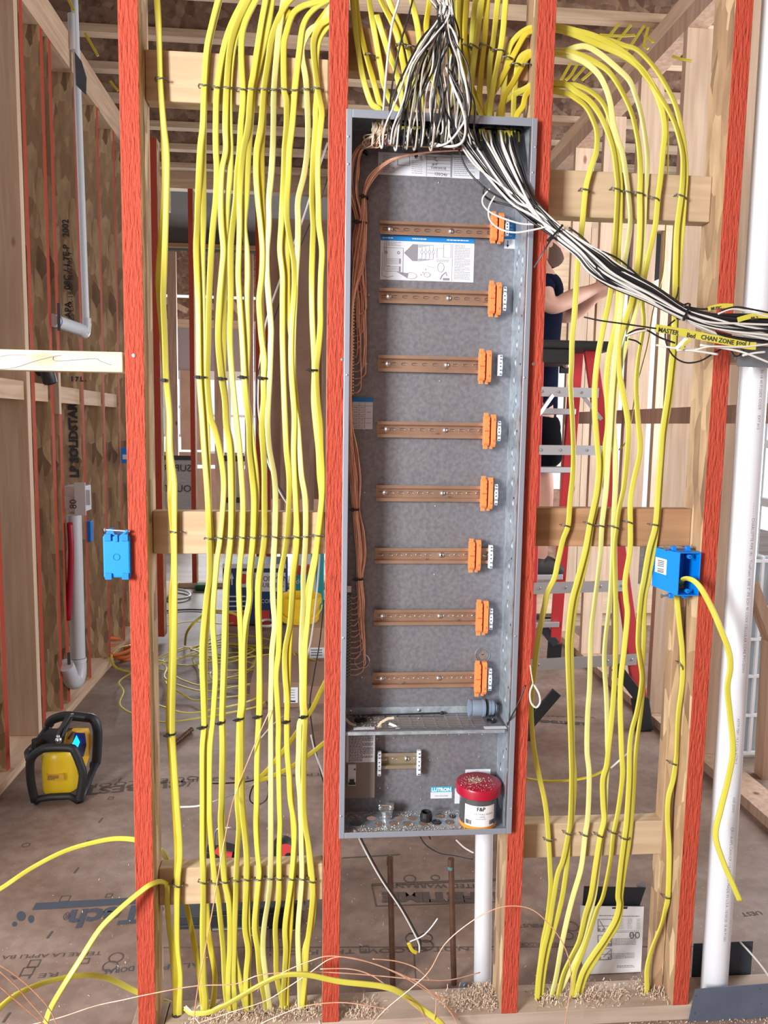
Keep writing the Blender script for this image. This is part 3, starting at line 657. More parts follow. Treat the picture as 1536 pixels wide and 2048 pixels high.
# slanting blind holes in the shelf: mesh shelf with louvre grid
ZS = U(860, 1462, PYF+.004).z
def shelf(b):
    x0, x1 = PX0+.002, PX1-.012; y0, y1 = PYF+.004, PYB-.006; t = .0016
    gx0, gx1 = U(748,1445,.04).x, U(968,1445,.04).x; gy0, gy1 = y0+.012, y1-.012
    b.box((x0, y0, ZS), (gx0, y1, ZS+t)); b.box((gx1, y0, ZS), (x1, y1, ZS+t)); b.box((gx0, y0, ZS), (gx1, gy0, ZS+t)); b.box((gx0, gy1, ZS), (gx1, y1, ZS+t))
def shelf_grid(b):
    x0, x1 = PX0+.002, PX1-.012; y0, y1 = PYF+.004, PYB-.006; t = .0018
    gx0, gx1 = U(748,1445,.04).x, U(968,1445,.04).x; gy0, gy1 = y0+.012, y1-.012
    nx, ny = 9, 8
    for i in range(1, nx): x = gx0+(gx1-gx0)*i/nx; b.box((x-.0012, gy0, ZS), (x+.0012, gy1, ZS+t))
    for j in range(1, ny): y = gy0+(gy1-gy0)*j/ny; b.box((gx0, y-.0010, ZS), (gx1, y+.0010, ZS+t))
sh = pb('vented_shelf', shelf, GALVP)
pb('louvre_grid', shelf_grid, ZINC, par=sh)
pb('shelf_lip', lambda b: b.box((PX0+.002, PYF+.004, ZS-.007), (PX1-.012, PYF+.0055, ZS-.0001)), GALV, par=sh)
pb('shelf_bracket', lambda b: (b.box((PX0+.002, IB-.006, ZS+.002), (PX1-.002, IB, ZS+.018))), GALV)
for px in (701, 838): p = U(px, 1420, IB-.006); pb('bracket_screw', lambda b: b.lathe([(.0038,0),(.0034,.002),(.001,.003)], (p.x, IB-.006, ZS+.010), (0,-1,0), 12), ZINC)
def label_on(par, x0, y0, x1, y1, Y, m, name='label', t=.0006):
    a = U(x0, y1, Y); c = U(x1, y0, Y); b = MB(); b.box((a.x, Y-t, a.z), (c.x, Y, c.z)); return mk(name, b, m, parent=par), a, c
# wiring diagram sheet under the first rail
dg, a, c = label_on(pan, 760, 477, 949, 559, IB, LBL, 'diagram_label')
Y = IB-.0007
pb('blue_heading', lambda b: b.box((a.x, Y-.0002, c.z-.011), (c.x, Y, c.z)), LBLB, par=dg)
m = MB(); scribble_rows(m, a.x+.004, a.x+.045, c.z-.008, c.z-.003, 1, Y-.0003, .002, 3); scribble_rows(m, a.x+.068, a.x+.125, c.z-.008, c.z-.003, 1, Y-.0003, .002, 4); scribble_rows(m, c.x-.06, c.x-.004, c.z-.008, c.z-.003, 1, Y-.0003, .002, 5); mk('heading_print', m, PAPER, parent=dg)
def diagram(b):
    W = c.x-a.x; H = c.z-.011-a.z
    def L(pts, r=.0005): b.tube([Vector((a.x+u*W, Y-.0002, a.z+v*H)) for u, v in pts], r, 4)
    L([(.03,.82),(.24,.82),(.24,.16)]); L([(.02,.70),(.02,.10),(.08,.06),(.14,.10)]); L([(.06,.95),(.06,.35),(.10,.35)]); L([(.04,.95),(.04,.22),(.11,.22)])
    for (u, v) in ((.06,.70),(.19,.70)): L([(u+.012*math.cos(t), v+.03*math.sin(t)) for t in [i*math.pi/5 for i in range(11)]], .0008)
    for v0 in (.42,.22):
        for dv in (0,.04,.08,.12): L([(.07,v0+dv),(.21,v0+dv)], .0004)
        b.box((a.x+.20*W, Y-.0004, a.z+v0*H), (a.x+.215*W, Y, a.z+(v0+.13)*H))
    b.box((a.x+.34*W, Y-.0004, a.z+.50*H), (a.x+.395*W, Y, a.z+.93*H))
    b.add([Vector((a.x+.25*W, Y-.0003, a.z+.70*H)), Vector((a.x+.34*W, Y-.0003, a.z+.50*H)), Vector((a.x+.34*W, Y-.0003, a.z+.93*H))], [(0,1,2)])
    for i, u in enumerate((.44,.48,.52,.56)):
        L([(u,.60),(u,.68),(u+.014,.74),(u,.80),(u-.014,.74),(u,.68)], .0004); L([(u,.80),(u,.86+.02*i),(.40,.86+.02*i)], .0004); L([(u,.60),(u,.56),(.40,.56-.02*i)], .0004)
    L([(.67,.62),(.75,.62),(.75,.96),(.67,.96),(.67,.62)], .0004); L([(.60,.60),(.60,.85),(.67,.85)], .0004)
    L([(.765,.02),(.765,.97)], .0003)
    for (u, v, ru, rv) in ((.33,.12,.06,.08),(.50,.16,.035,.06),(.645,.36,.035,.12)): L([(u+ru*math.cos(t), v+rv*math.sin(t)) for t in [i*math.pi/8 for i in range(17)]], .0005)
    b.add([Vector((a.x+.17*W, Y-.0003, a.z+.22*H)), Vector((a.x+.29*W, Y-.0003, a.z+.05*H)), Vector((a.x+.30*W, Y-.0003, a.z+.18*H))], [(0,1,2)])
    L([(.64,.05),(.66,.16),(.70,.24),(.71,.15)], .0011); b.box((a.x+.67*W, Y-.0004, a.z+.03*H), (a.x+.74*W, Y, a.z+.09*H)); L([(.58,.34),(.50,.38)], .0004)
    for (u, v) in ((.43,.14),(.45,.2),(.48,.28)): b.box((a.x+u*W, Y-.0004, a.z+v*H), (a.x+(u+.01)*W, Y, a.z+(v+.03)*H))
pb('diagram_print', diagram, INKG, par=dg)
m = MB()
scribble_rows(m, a.x+.79*(c.x-a.x), c.x-.003, a.z+.005, c.z-.014, 22, Y-.0002, .0009, 8); scribble_rows(m, a.x+.078*(c.x-a.x), a.x+.24*(c.x-a.x), c.z-.022, c.z-.013, 3, Y-.0002, .0009, 9); scribble_rows(m, a.x+.60*(c.x-a.x), a.x+.75*(c.x-a.x), a.z+.040, a.z+.046, 2, Y-.0002, .0009, 10)
mk('small_print', m, INKG, parent=dg)
# record sheet near the top
dl, a, c = label_on(pan, 756, 311, 905, 349, IB, LBL, 'record_label')
def rec(b):
    W = c.x-a.x; H = c.z-a.z
    def L(pts, r=.0006): b.tube([Vector((a.x+u*W, Y-.0002, a.z+v*H)) for u, v in pts], r, 4)
    L([(.26,.45),(.42,.45),(.42,.85),(.26,.85),(.26,.45)], .0008); L([(.65,.02),(.65,.95)], .0004); L([(.98,.02),(.98,.95)], .0008)
    for v in (.16,.30,.45,.60,.75,.9): L([(.66,v),(.97,v)], .0004)
    L([(.74,.80),(.78,.90),(.76,.75),(.80,.70)], .0008); L([(.72,.55),(.75,.62),(.73,.5),(.8,.62),(.78,.52)], .0008)
pb('form_print', rec, INKG, par=dl)
m = text_mb('Lutron18', .0085, U(862, 337, IB-.0009), (1,0,-.05), (.05,0,1)); text_mb('120/240', .0085, U(868, 350, IB-.0009), (1,0,-.05), (.05,0,1), mb=m); mk('handwriting', m, INK, parent=dl)
m = MB(); scribble_rows(m, a.x+.01, a.x+.25*(c.x-a.x), a.z+.004, c.z-.004, 9, Y-.0002, .0009, 12); scribble_rows(m, a.x+.45*(c.x-a.x), a.x+.62*(c.x-a.x), a.z+.004, c.z-.004, 9, Y-.0002, .0009, 13); mk('small_print', m, INKG, parent=dl)
dl, a, c = label_on(pan, 903, 312, 960, 356, IB, LBL, 'record_label')
m = MB(); scribble_rows(m, a.x+.004, c.x-.003, a.z+.004, c.z-.004, 10, Y-.0002, .0009, 14); mk('small_print', m, INKG, parent=dl)
# blue label with arrow at the upper right
dl, a, c = label_on(pan, 1008, 446, 1031, 478, IB, LBLB, 'arrow_label')
m = MB(); a2 = U(1008, 497, IB); m.box((a2.x, IB-.0007, a2.z), (c.x, IB-.0001, a.z)); mk('white_field', m, LBL, parent=dl)
m = MB(); ax = (a2.x+c.x)/2-.004; m.box((ax-.0008, IB-.001, a2.z+.005), (ax+.0008, IB-.0007, a.z-.003)); m.add([Vector((ax-.0035, IB-.001, a2.z+.008)), Vector((ax, IB-.001, a2.z+.002)), Vector((ax+.0035, IB-.001, a2.z+.008))], [(0,1,2)]); mk('arrow', m, INK, parent=dl)
m = MB(); scribble_rows(m, a.x+.003, c.x-.004, a.z+.003, c.z-.003, 4, IB-.0008, .0011, 15); mk('small_print', m, PAPER, parent=dl)
# torque table label
dl, a, c = label_on(pan, 704, 795, 746, 858, IB-.004, LBL, 'torque_label')
Y2 = IB-.0048
m = MB(); m.box((a.x, Y2-.0002, c.z-.010), (c.x, Y2, c.z)); mk('blue_heading', m, LBLB, parent=dl)
def tt(b):
    W = c.x-a.x; H = c.z-a.z-.010
    for u in (.34,.62): b.box((a.x+u*W-.0003, Y2-.0002, a.z+.001), (a.x+u*W+.0003, Y2, c.z-.010))
    for v in (.12,.26,.40,.54,.70,.86): b.box((a.x, Y2-.0002, a.z+v*H-.0003), (a.x+(.62 if v not in (.40,.86) else 1)*W, Y2, a.z+v*H+.0003))
    for v in (.05,.19,.33,.47,.62,.78): b.box((a.x+.05*W, Y2-.0002, a.z+v*H), (a.x+.28*W, Y2, a.z+v*H+.001)); b.box((a.x+.40*W, Y2-.0002, a.z+v*H), (a.x+.56*W, Y2, a.z+v*H+.001))
    for v in (.22,.62): b.box((a.x+.70*W, Y2-.0002, a.z+v*H), (a.x+.9*W, Y2, a.z+v*H+.001))
pb('table_print', tt, INKG, par=dl)
# warning sheet and breaker cover, lower left
cov, a, c = label_on(pan, 686, 1452, 751, 1596, IB-.030, mat('taupe_cover', (.20,.175,.165), .5), 'breaker_cover', .0015)
m = MB(); m.box((a.x, IB-.030, a.z), (a.x+.001, IB, c.z)); m.box((c.x-.001, IB-.030, a.z), (c.x, IB, c.z)); mk('cover_side', m, GALV, parent=cov)
dl, a, c = label_on(cov, 692, 1466, 750, 1525, IB-.0317, LBL, 'warning_sheet')
m = MB(); scribble_rows(m, a.x+.006, c.x-.002, a.z+.002, c.z-.002, 23, IB-.0325, .0012, 21, .97); mk_ = mk('small_print', m, INK, parent=cov)
br, a, c = label_on(cov, 695.5, 1527, 712, 1569, IB-.0317, WPL, 'circuit_breaker', .006)
m = MB(); m.box((a.x+.001, IB-.0385, a.z+.002), (c.x-.001, IB-.0378, a.z+.008)); m.box((a.x+.004, IB-.042, a.z+.005), (c.x-.004, IB-.0378, a.z+.015)); mk('breaker_switch', m, BLK, parent=cov)
m = MB(); m.box((c.x-.005, IB-.0381, c.z-.013), (c.x-.001, IB-.0376, c.z-.009)); mk('green_mark', m, GRN, parent=cov)
# maker's label
dl, a, c = label_on(pan, 861, 1573, 904, 1597, IB, LBL, 'maker_label')
m = MB(); m.box((a.x, IB-.0009, c.z-.0125), (c.x, IB-.0006, c.z)); mk('blue_field', m, CYAN, parent=dl)
m = text_mb('LUTRON', .0118, Vector(((a.x+c.x)/2, IB-.0011, c.z-.0105)), (1,0,0), (0,0,1), align='CENTER', bold=.0006, squeeze=.98); mk('lettering', m, PAPER, parent=dl)
m = text_mb('TYPE 1 ENCLOSURE', .0035, Vector(((a.x+c.x)/2, IB-.0011, a.z+.005)), (1,0,0), (0,0,1), align='CENTER'); mk('small_lettering', m, INKG, parent=dl)
dl, a, c = label_on(pan, 930, 1538, 981, 1570, IB, LBL, 'notice_label')
m = MB(); scribble_rows(m, a.x+.002, c.x-.003, c.z-.012, c.z-.002, 3, IB-.0008, .0011, 31); mk('small_print', m, INKG, parent=dl)
dl, a, c = label_on(pan, 909, 1576, 925, 1607, IB, LBL, 'notice_label')
for x0, x1 in ((707,748),(970,1009)):
    a = FZ(x0, 1459, ZS+.002); c = FZ(x1, 1449, ZS+.002); m = MB(); m.box((a.x, max(a.y, PYF+.006), ZS+.0017), (c.x, max(a.y, PYF+.006)+.013, ZS+.0022)); lb = mk('shelf_label', m, LBL, parent=sh)
# tilted white notice on the right side sheet
p = UX(1000, 1600, PX1-.002); m = MB(); m.box((PX1-.003, p.y-.012, p.z-.014), (PX1-.0018, p.y+.010, p.z+.018)); mk('side_label', m, LBL, parent=pan)
# black grommets in the top sheet and shelf, bushings in the floor
for px in (800,838,870,905,940,975,1003,1030):
    p = U(px, 245, .035); m = MB(); m.lathe([(.017,-.010),(.019,-.010),(.019,.006),(.013,.006),(.013,-.010)], (p.x, .035, PZ1), (0,0,1), 20); mk('black_grommet', m, BLK, parent=pan)
for px, py, r in ((721,1441,.014),(983,1443,.011),(984,1431,.007)):
    p = FZ(px, py, ZS+.002); m = MB(); m.lathe([(r,0),(r,.004),(r*.6,.005),(r*.5,.001)], (p.x, p.y, ZS+.0016), (0,0,1), 20); mk('black_bushing', m, BLK, parent=sh)
for px, py, r, h in ((852,1640,.0135,.020),(905,1633,.0075,.003),(873,1645,.0105,.003)):
    p = FZ(px, py, ZB); m = MB(); m.lathe([(r,0),(r*1.05,h*.5),(r*.9,h),(r*.72,h),(r*.6,h*.4)], (p.x, min(max(p.y,.0),.07), ZB), (0,0,1), 20); mk('black_bushing', m, BLK, parent=pan)
p = FZ(713, 1647, ZB); m = MB(); m.lathe([(.014,0),(.014,.0012),(.012,.0016)], (p.x, p.y, ZB), (0,0,1), 24); mk('knockout_ring', m, ZINC, parent=pan)

# ground bars
def gbar(x0, y0, x1, y1, m1, m2, n):
    a = U(x0, y1, IB-.012); c = U(x1, y0, IB-.012); t_ = thing2('ground_bar', (a.x, IB, a.z), pan)
    m = MB(); m.box((a.x, IB-.014, a.z), (c.x, IB-.003, c.z)); mk('bar', m, m1, parent=t_, bevel=.0006)
    m = MB()
    for i in range(n):
        z = a.z + (i+.5)*(c.z-a.z)/n
        for k, xo in enumerate((.28, .70)): m.lathe([(.0021,0),(.0017,.0016)], (a.x+xo*(c.x-a.x), IB-.014, z+(.0018 if k else -.0012)), (0,-1,0), 8)
    mk('screw_row', m, m2, parent=t_)
    return a, c
GB1 = gbar(700, 563, 711, 792, mat('bar_metal', (.22,.20,.19), .5, metal=.6), ZINC, 36)
GB2 = gbar(693, 1190, 703, 1355, mat('bar_metal_lower', (.30,.32,.30), .5, metal=.5), GRN, 26)
m = MB(); p = U(697, 1178, IB-.010); m.box((p.x-.006, IB-.012, p.z-.007), (p.x+.006, IB-.002, p.z+.007)); m.lathe([(.003,0),(.003,.002)], (p.x, IB-.012, p.z), (0,-1,0), 10); mk('lug', m, ZINC, parent=pan)

# ---------------------------------------------------------------- loose things in the panel
# zinc clamp connector standing on the floor sheet
p = FZ(771, 1632, ZB); c0 = Vector((p.x, min(p.y, .06), ZB))
t = thing('clamp_connector', 'shiny zinc two-screw clamp connector standing on the panel floor', 'connector', c0)
m = MB(); m.lathe([(.012,-.003),(.012,.006),(.0145,.006),(.0145,.010),(.0125,.010),(.0125,.017),(.016,.018),(.016,.022)], c0, (0,0,1), 20); mk('threaded_body', m, ZINC, parent=t)
m = MB(); m.box(c0+Vector((-.018,-.006,.022)), c0+Vector((.018,.006,.036))); mk('clamp_bar', m, ZINC, parent=t, bevel=.003)
for s in (-1, 1): m = MB(); m.lathe([(.0055,0),(.005,.003),(.002,.004)], c0+Vector((s*.0125,-.006,.029)), (0,-1,0), 14); mk('clamp_screw', m, ZINC, parent=t)
# grey pipe adapter at the lower right wall
p = U(960, 1415, .055)
t = thing('pipe_adapter', 'blue-grey plastic pipe adapter above the vented shelf', 'pipe fitting', p)
m = MB(); m.lathe([(.017,0),(.018,.002),(.018,.026),(.0195,.027),(.0195,.032),(.018,.033)], p+Vector((-.022,0,0)), (1,0,-.05), 24, cap=False); mk('socket', m, GREYPL, parent=t, smooth='auto')
m = MB(); m.lathe([(.0190,0),(.0190,.003)], p+Vector((.0125,0,0)), (1,0,-.05), 24); mk('dark_gasket', m, BLK, parent=t)
m = MB(); m.lathe([(.0175,0),(.0175,.006),(.0165,.007),(.0165,.014),(.012,.015),(.012,.020)], p+Vector((.016,0,0)), (1,0,-.05), 24); mk('locknut', m, GREYPL, parent=t, smooth='auto')
m = MB(); m.lathe([(.019,0),(.019,.004),(.012,.005)], p+Vector((-.026,.0,0)), (1,0,-.05), 24); mk('rim', m, GREYPL, parent=t)
# rod lying behind the shelf
a = U(700, 1432, .080); c = U(884, 1426, .080)
m = MB(); m.tube([a, c], .0018, 8); m.ball(c, .0045); mk('cable_tie', m, BLK, label='long black cable tie lying along the back of the vented shelf', cat='cable tie')
# stripped paper scraps on the shelf
for pts, lab in (([(754,1457),(762,1445),(776,1437),(788,1436)],'cream stripped cable end leaning on the vented shelf'), ([(778,1447),(790,1452),(797,1458)],'small white torn plastic scrap on the vented shelf'), ([(690,1437),(700,1447),(712,1452)],'tan paper scrap at the left end of the vented shelf')):
    m = MB(); m.flat([U(x, y, .02) for x, y in pts], .006, .0015); mk('scrap', m, TAPEG if 'tan' in lab or 'cream' in lab else PAPER, label=lab, cat='scrap')
# jar of screws
jc = U(955, 1650, .028); jc = Vector((jc.x, .030, ZB+.0002))
jz = lambda y: U(955, y, .03).z
zl0, zl1 = U(955,1604,-.02).z, U(955,1584,-.02).z; zt = zl1
jar = thing('screw_jar', 'clear plastic jar of drywall screws with a red screw lid, on the panel floor', 'jar', jc)
m = MB(); m.lathe([(.036,0),(.0405,.003),(.0415,.008),(.0415,zl0-ZB-.014),(.0385,zl0-ZB-.008),(.0385,zl0-ZB)], jc, (0,0,1), 40); mk('jar_body', m, GLASS, parent=jar, smooth='auto')
m = MB(); m.lathe([(.034,.002),(.039,.004),(.0395,zl0-ZB-.03),(.030,zl0-ZB-.026)], jc, (0,0,1), 32); mk('screw_fill', m, PARTS, parent=jar, smooth='auto')
m = MB(); m.lathe([(.0385,.0005),(.0418,.003),(.0420,.011),(.0416,.0112)], jc, (0,0,1), 40); mk('amber_bottom', m, mat('amber', (.75,.27,.03), .3), parent=jar)
m = MB(); m.lathe([(.0485,0),(.0508,.002),(.0508,zl1-zl0-.004),(.0495,zl1-zl0-.001),(.0475,zl1-zl0),(.001,zl1-zl0)], (jc.x, jc.y, zl0), (0,0,1), 48); mk('lid', m, REDP, parent=jar, smooth='auto')
def wrap(b, a0, a1, z0, z1, r, n=14, m_=0):
    for i in range(n):
        t0 = a0+(a1-a0)*i/n; t1 = a0+(a1-a0)*(i+1)/n
        P = lambda t, z: Vector((jc.x+r*math.sin(t), jc.y-r*math.cos(t), z))
        b.add([P(t0,z0),P(t1,z0),P(t1,z1),P(t0,z1)], [(0,1,2,3)])
m = MB(); wrap(m, -.95, .78, ZB+.012, zl0-.015, .0423); jl = mk('paper_label', m, PAPER, parent=jar)
def jtext(s, size, a, z, mt, bold=0):
    tm = text_mb(s, size, (0,0,0), (1,0,0), (0,0,1), align='CENTER', bold=bold)
    for v in tm.v: th = a+v.x/.0426; zz_ = v.z; v.x, v.y, v.z = jc.x+.0427*math.sin(th), jc.y-.0427*math.cos(th), z+zz_
    mk('lettering', tm, mt, parent=jar)
H0 = ZB+.012; H1 = zl0-.015; hh = H1-H0
jtext('F&P', .012, -.05, H1-.22*hh, INK, .0004); jtext('6 X 1 DRYWALL SCREW', .0055, -.05, H0+.58*hh, INKG); jtext('COARSE', .005, -.05, H0+.46*hh, INKG); jtext('PHILLIPS BUGLE', .0035, -.05, H0+.36*hh, INKG)
m = MB()
for a0 in (-.88, .42):
    t_ = a0
    while t_ < a0+.33:
        w = random.choice((.012,.02,.03)); wrap(m, t_, t_+w, H0+.004, H0+.014, .0427, 1); t_ += w+random.choice((.01,.016))
mk('bar_code', m, INK, parent=jar)
# sawdust on the lid and floor of the panel
def crumbs(name, n, fn, lab, size=(.0012,.004), zup=.0):
    b = MB(); rr = random.Random(len(lab))
    for i in range(n):
        q = fn(rr); s = rr.uniform(*size); a = rr.uniform(0, 6.28); w = s*rr.uniform(.2,.5)
        d = Vector((math.cos(a), math.sin(a), rr.uniform(-.2,.5))).normalized(); e = Vector((-math.sin(a), math.cos(a), rr.uniform(-.3,.3)))
        P0 = q; P1 = q + d*s*.5 + Vector((0,0,s*rr.uniform(.0,.35))); P2 = q + d*s
        b.add([P0-e*w/2, P0+e*w/2, P1+e*w/2, P1-e*w/2, P2+e*w/2, P2-e*w/2], [(0,1,2,3),(3,2,4,5)])
    return mk(name, b, SHAV, label=lab, cat='sawdust', kind='stuff')
def disk(rr, c, r): a = rr.uniform(0,6.28); q = r*math.sqrt(rr.random()); return Vector((c[0]+q*math.cos(a), c[1]+q*math.sin(a), c[2]))
crumbs('sawdust', 420, lambda r: disk(r, (jc.x-.006, jc.y-.01, zl1+.0006), .040) if r.random() < .5 else disk(r, (jc.x-.008, jc.y+.004, zl1+.0010), .016), 'pale sawdust scattered on the red jar lid', (.001,.0038))
crumbs('sawdust', 900, lambda r: Vector((r.uniform(PX0+.004, PX1-.06), abs(r.gauss(0,.016))-.006 if r.random() < .7 else r.uniform(.06,.09), ZB+.0006)), 'pale sawdust along the panel floor edge', (.0015,.006))
crumbs('sawdust', 160, lambda r: Vector((r.uniform(PX0+.004, PX0+.08), r.uniform(0,.08), ZS+.0022)), 'sawdust specks at the left of the vented shelf', (.001,.005))
# ---------------------------------------------------------------- yellow cables: traced as (row, column in a 3.84x enlargement)
def cab(pts, x0, Y, w=.0125, t=.0048, mt=YEL, label='', group=None, top=None, pre=None, post=None, tw=.35, seed=0, name='yellow_cable', sub=6):
    rr = random.Random(seed); P = []
    ph = rr.uniform(0, 6.28); fq = rr.uniform(1.5, 3.2)
    for i, (py, zx) in enumerate(pts):
        yy = Y(py) if callable(Y) else Y
        P.append(U(x0+zx/3.84, py, yy))
    if pre: P = [Vector(q) for q in pre] + P
    if post: P = P + [Vector(q) for q in post]
    m = MB(); sp_ = spline(P, sub)
    m.flat(sp_, w, t, Vector((0,1,0)), twist=lambda u: tw*math.sin(ph+fq*6.28*u)+tw*.5*math.sin(ph*2+fq*14*u))
    return mk(name, m, mt, smooth=True, label=label, cat='cable', group=group)
LC = {}
def rc(s): # "py,zx py,zx"
    return [tuple(float(v) for v in q.split(',')) for q in s.split()]
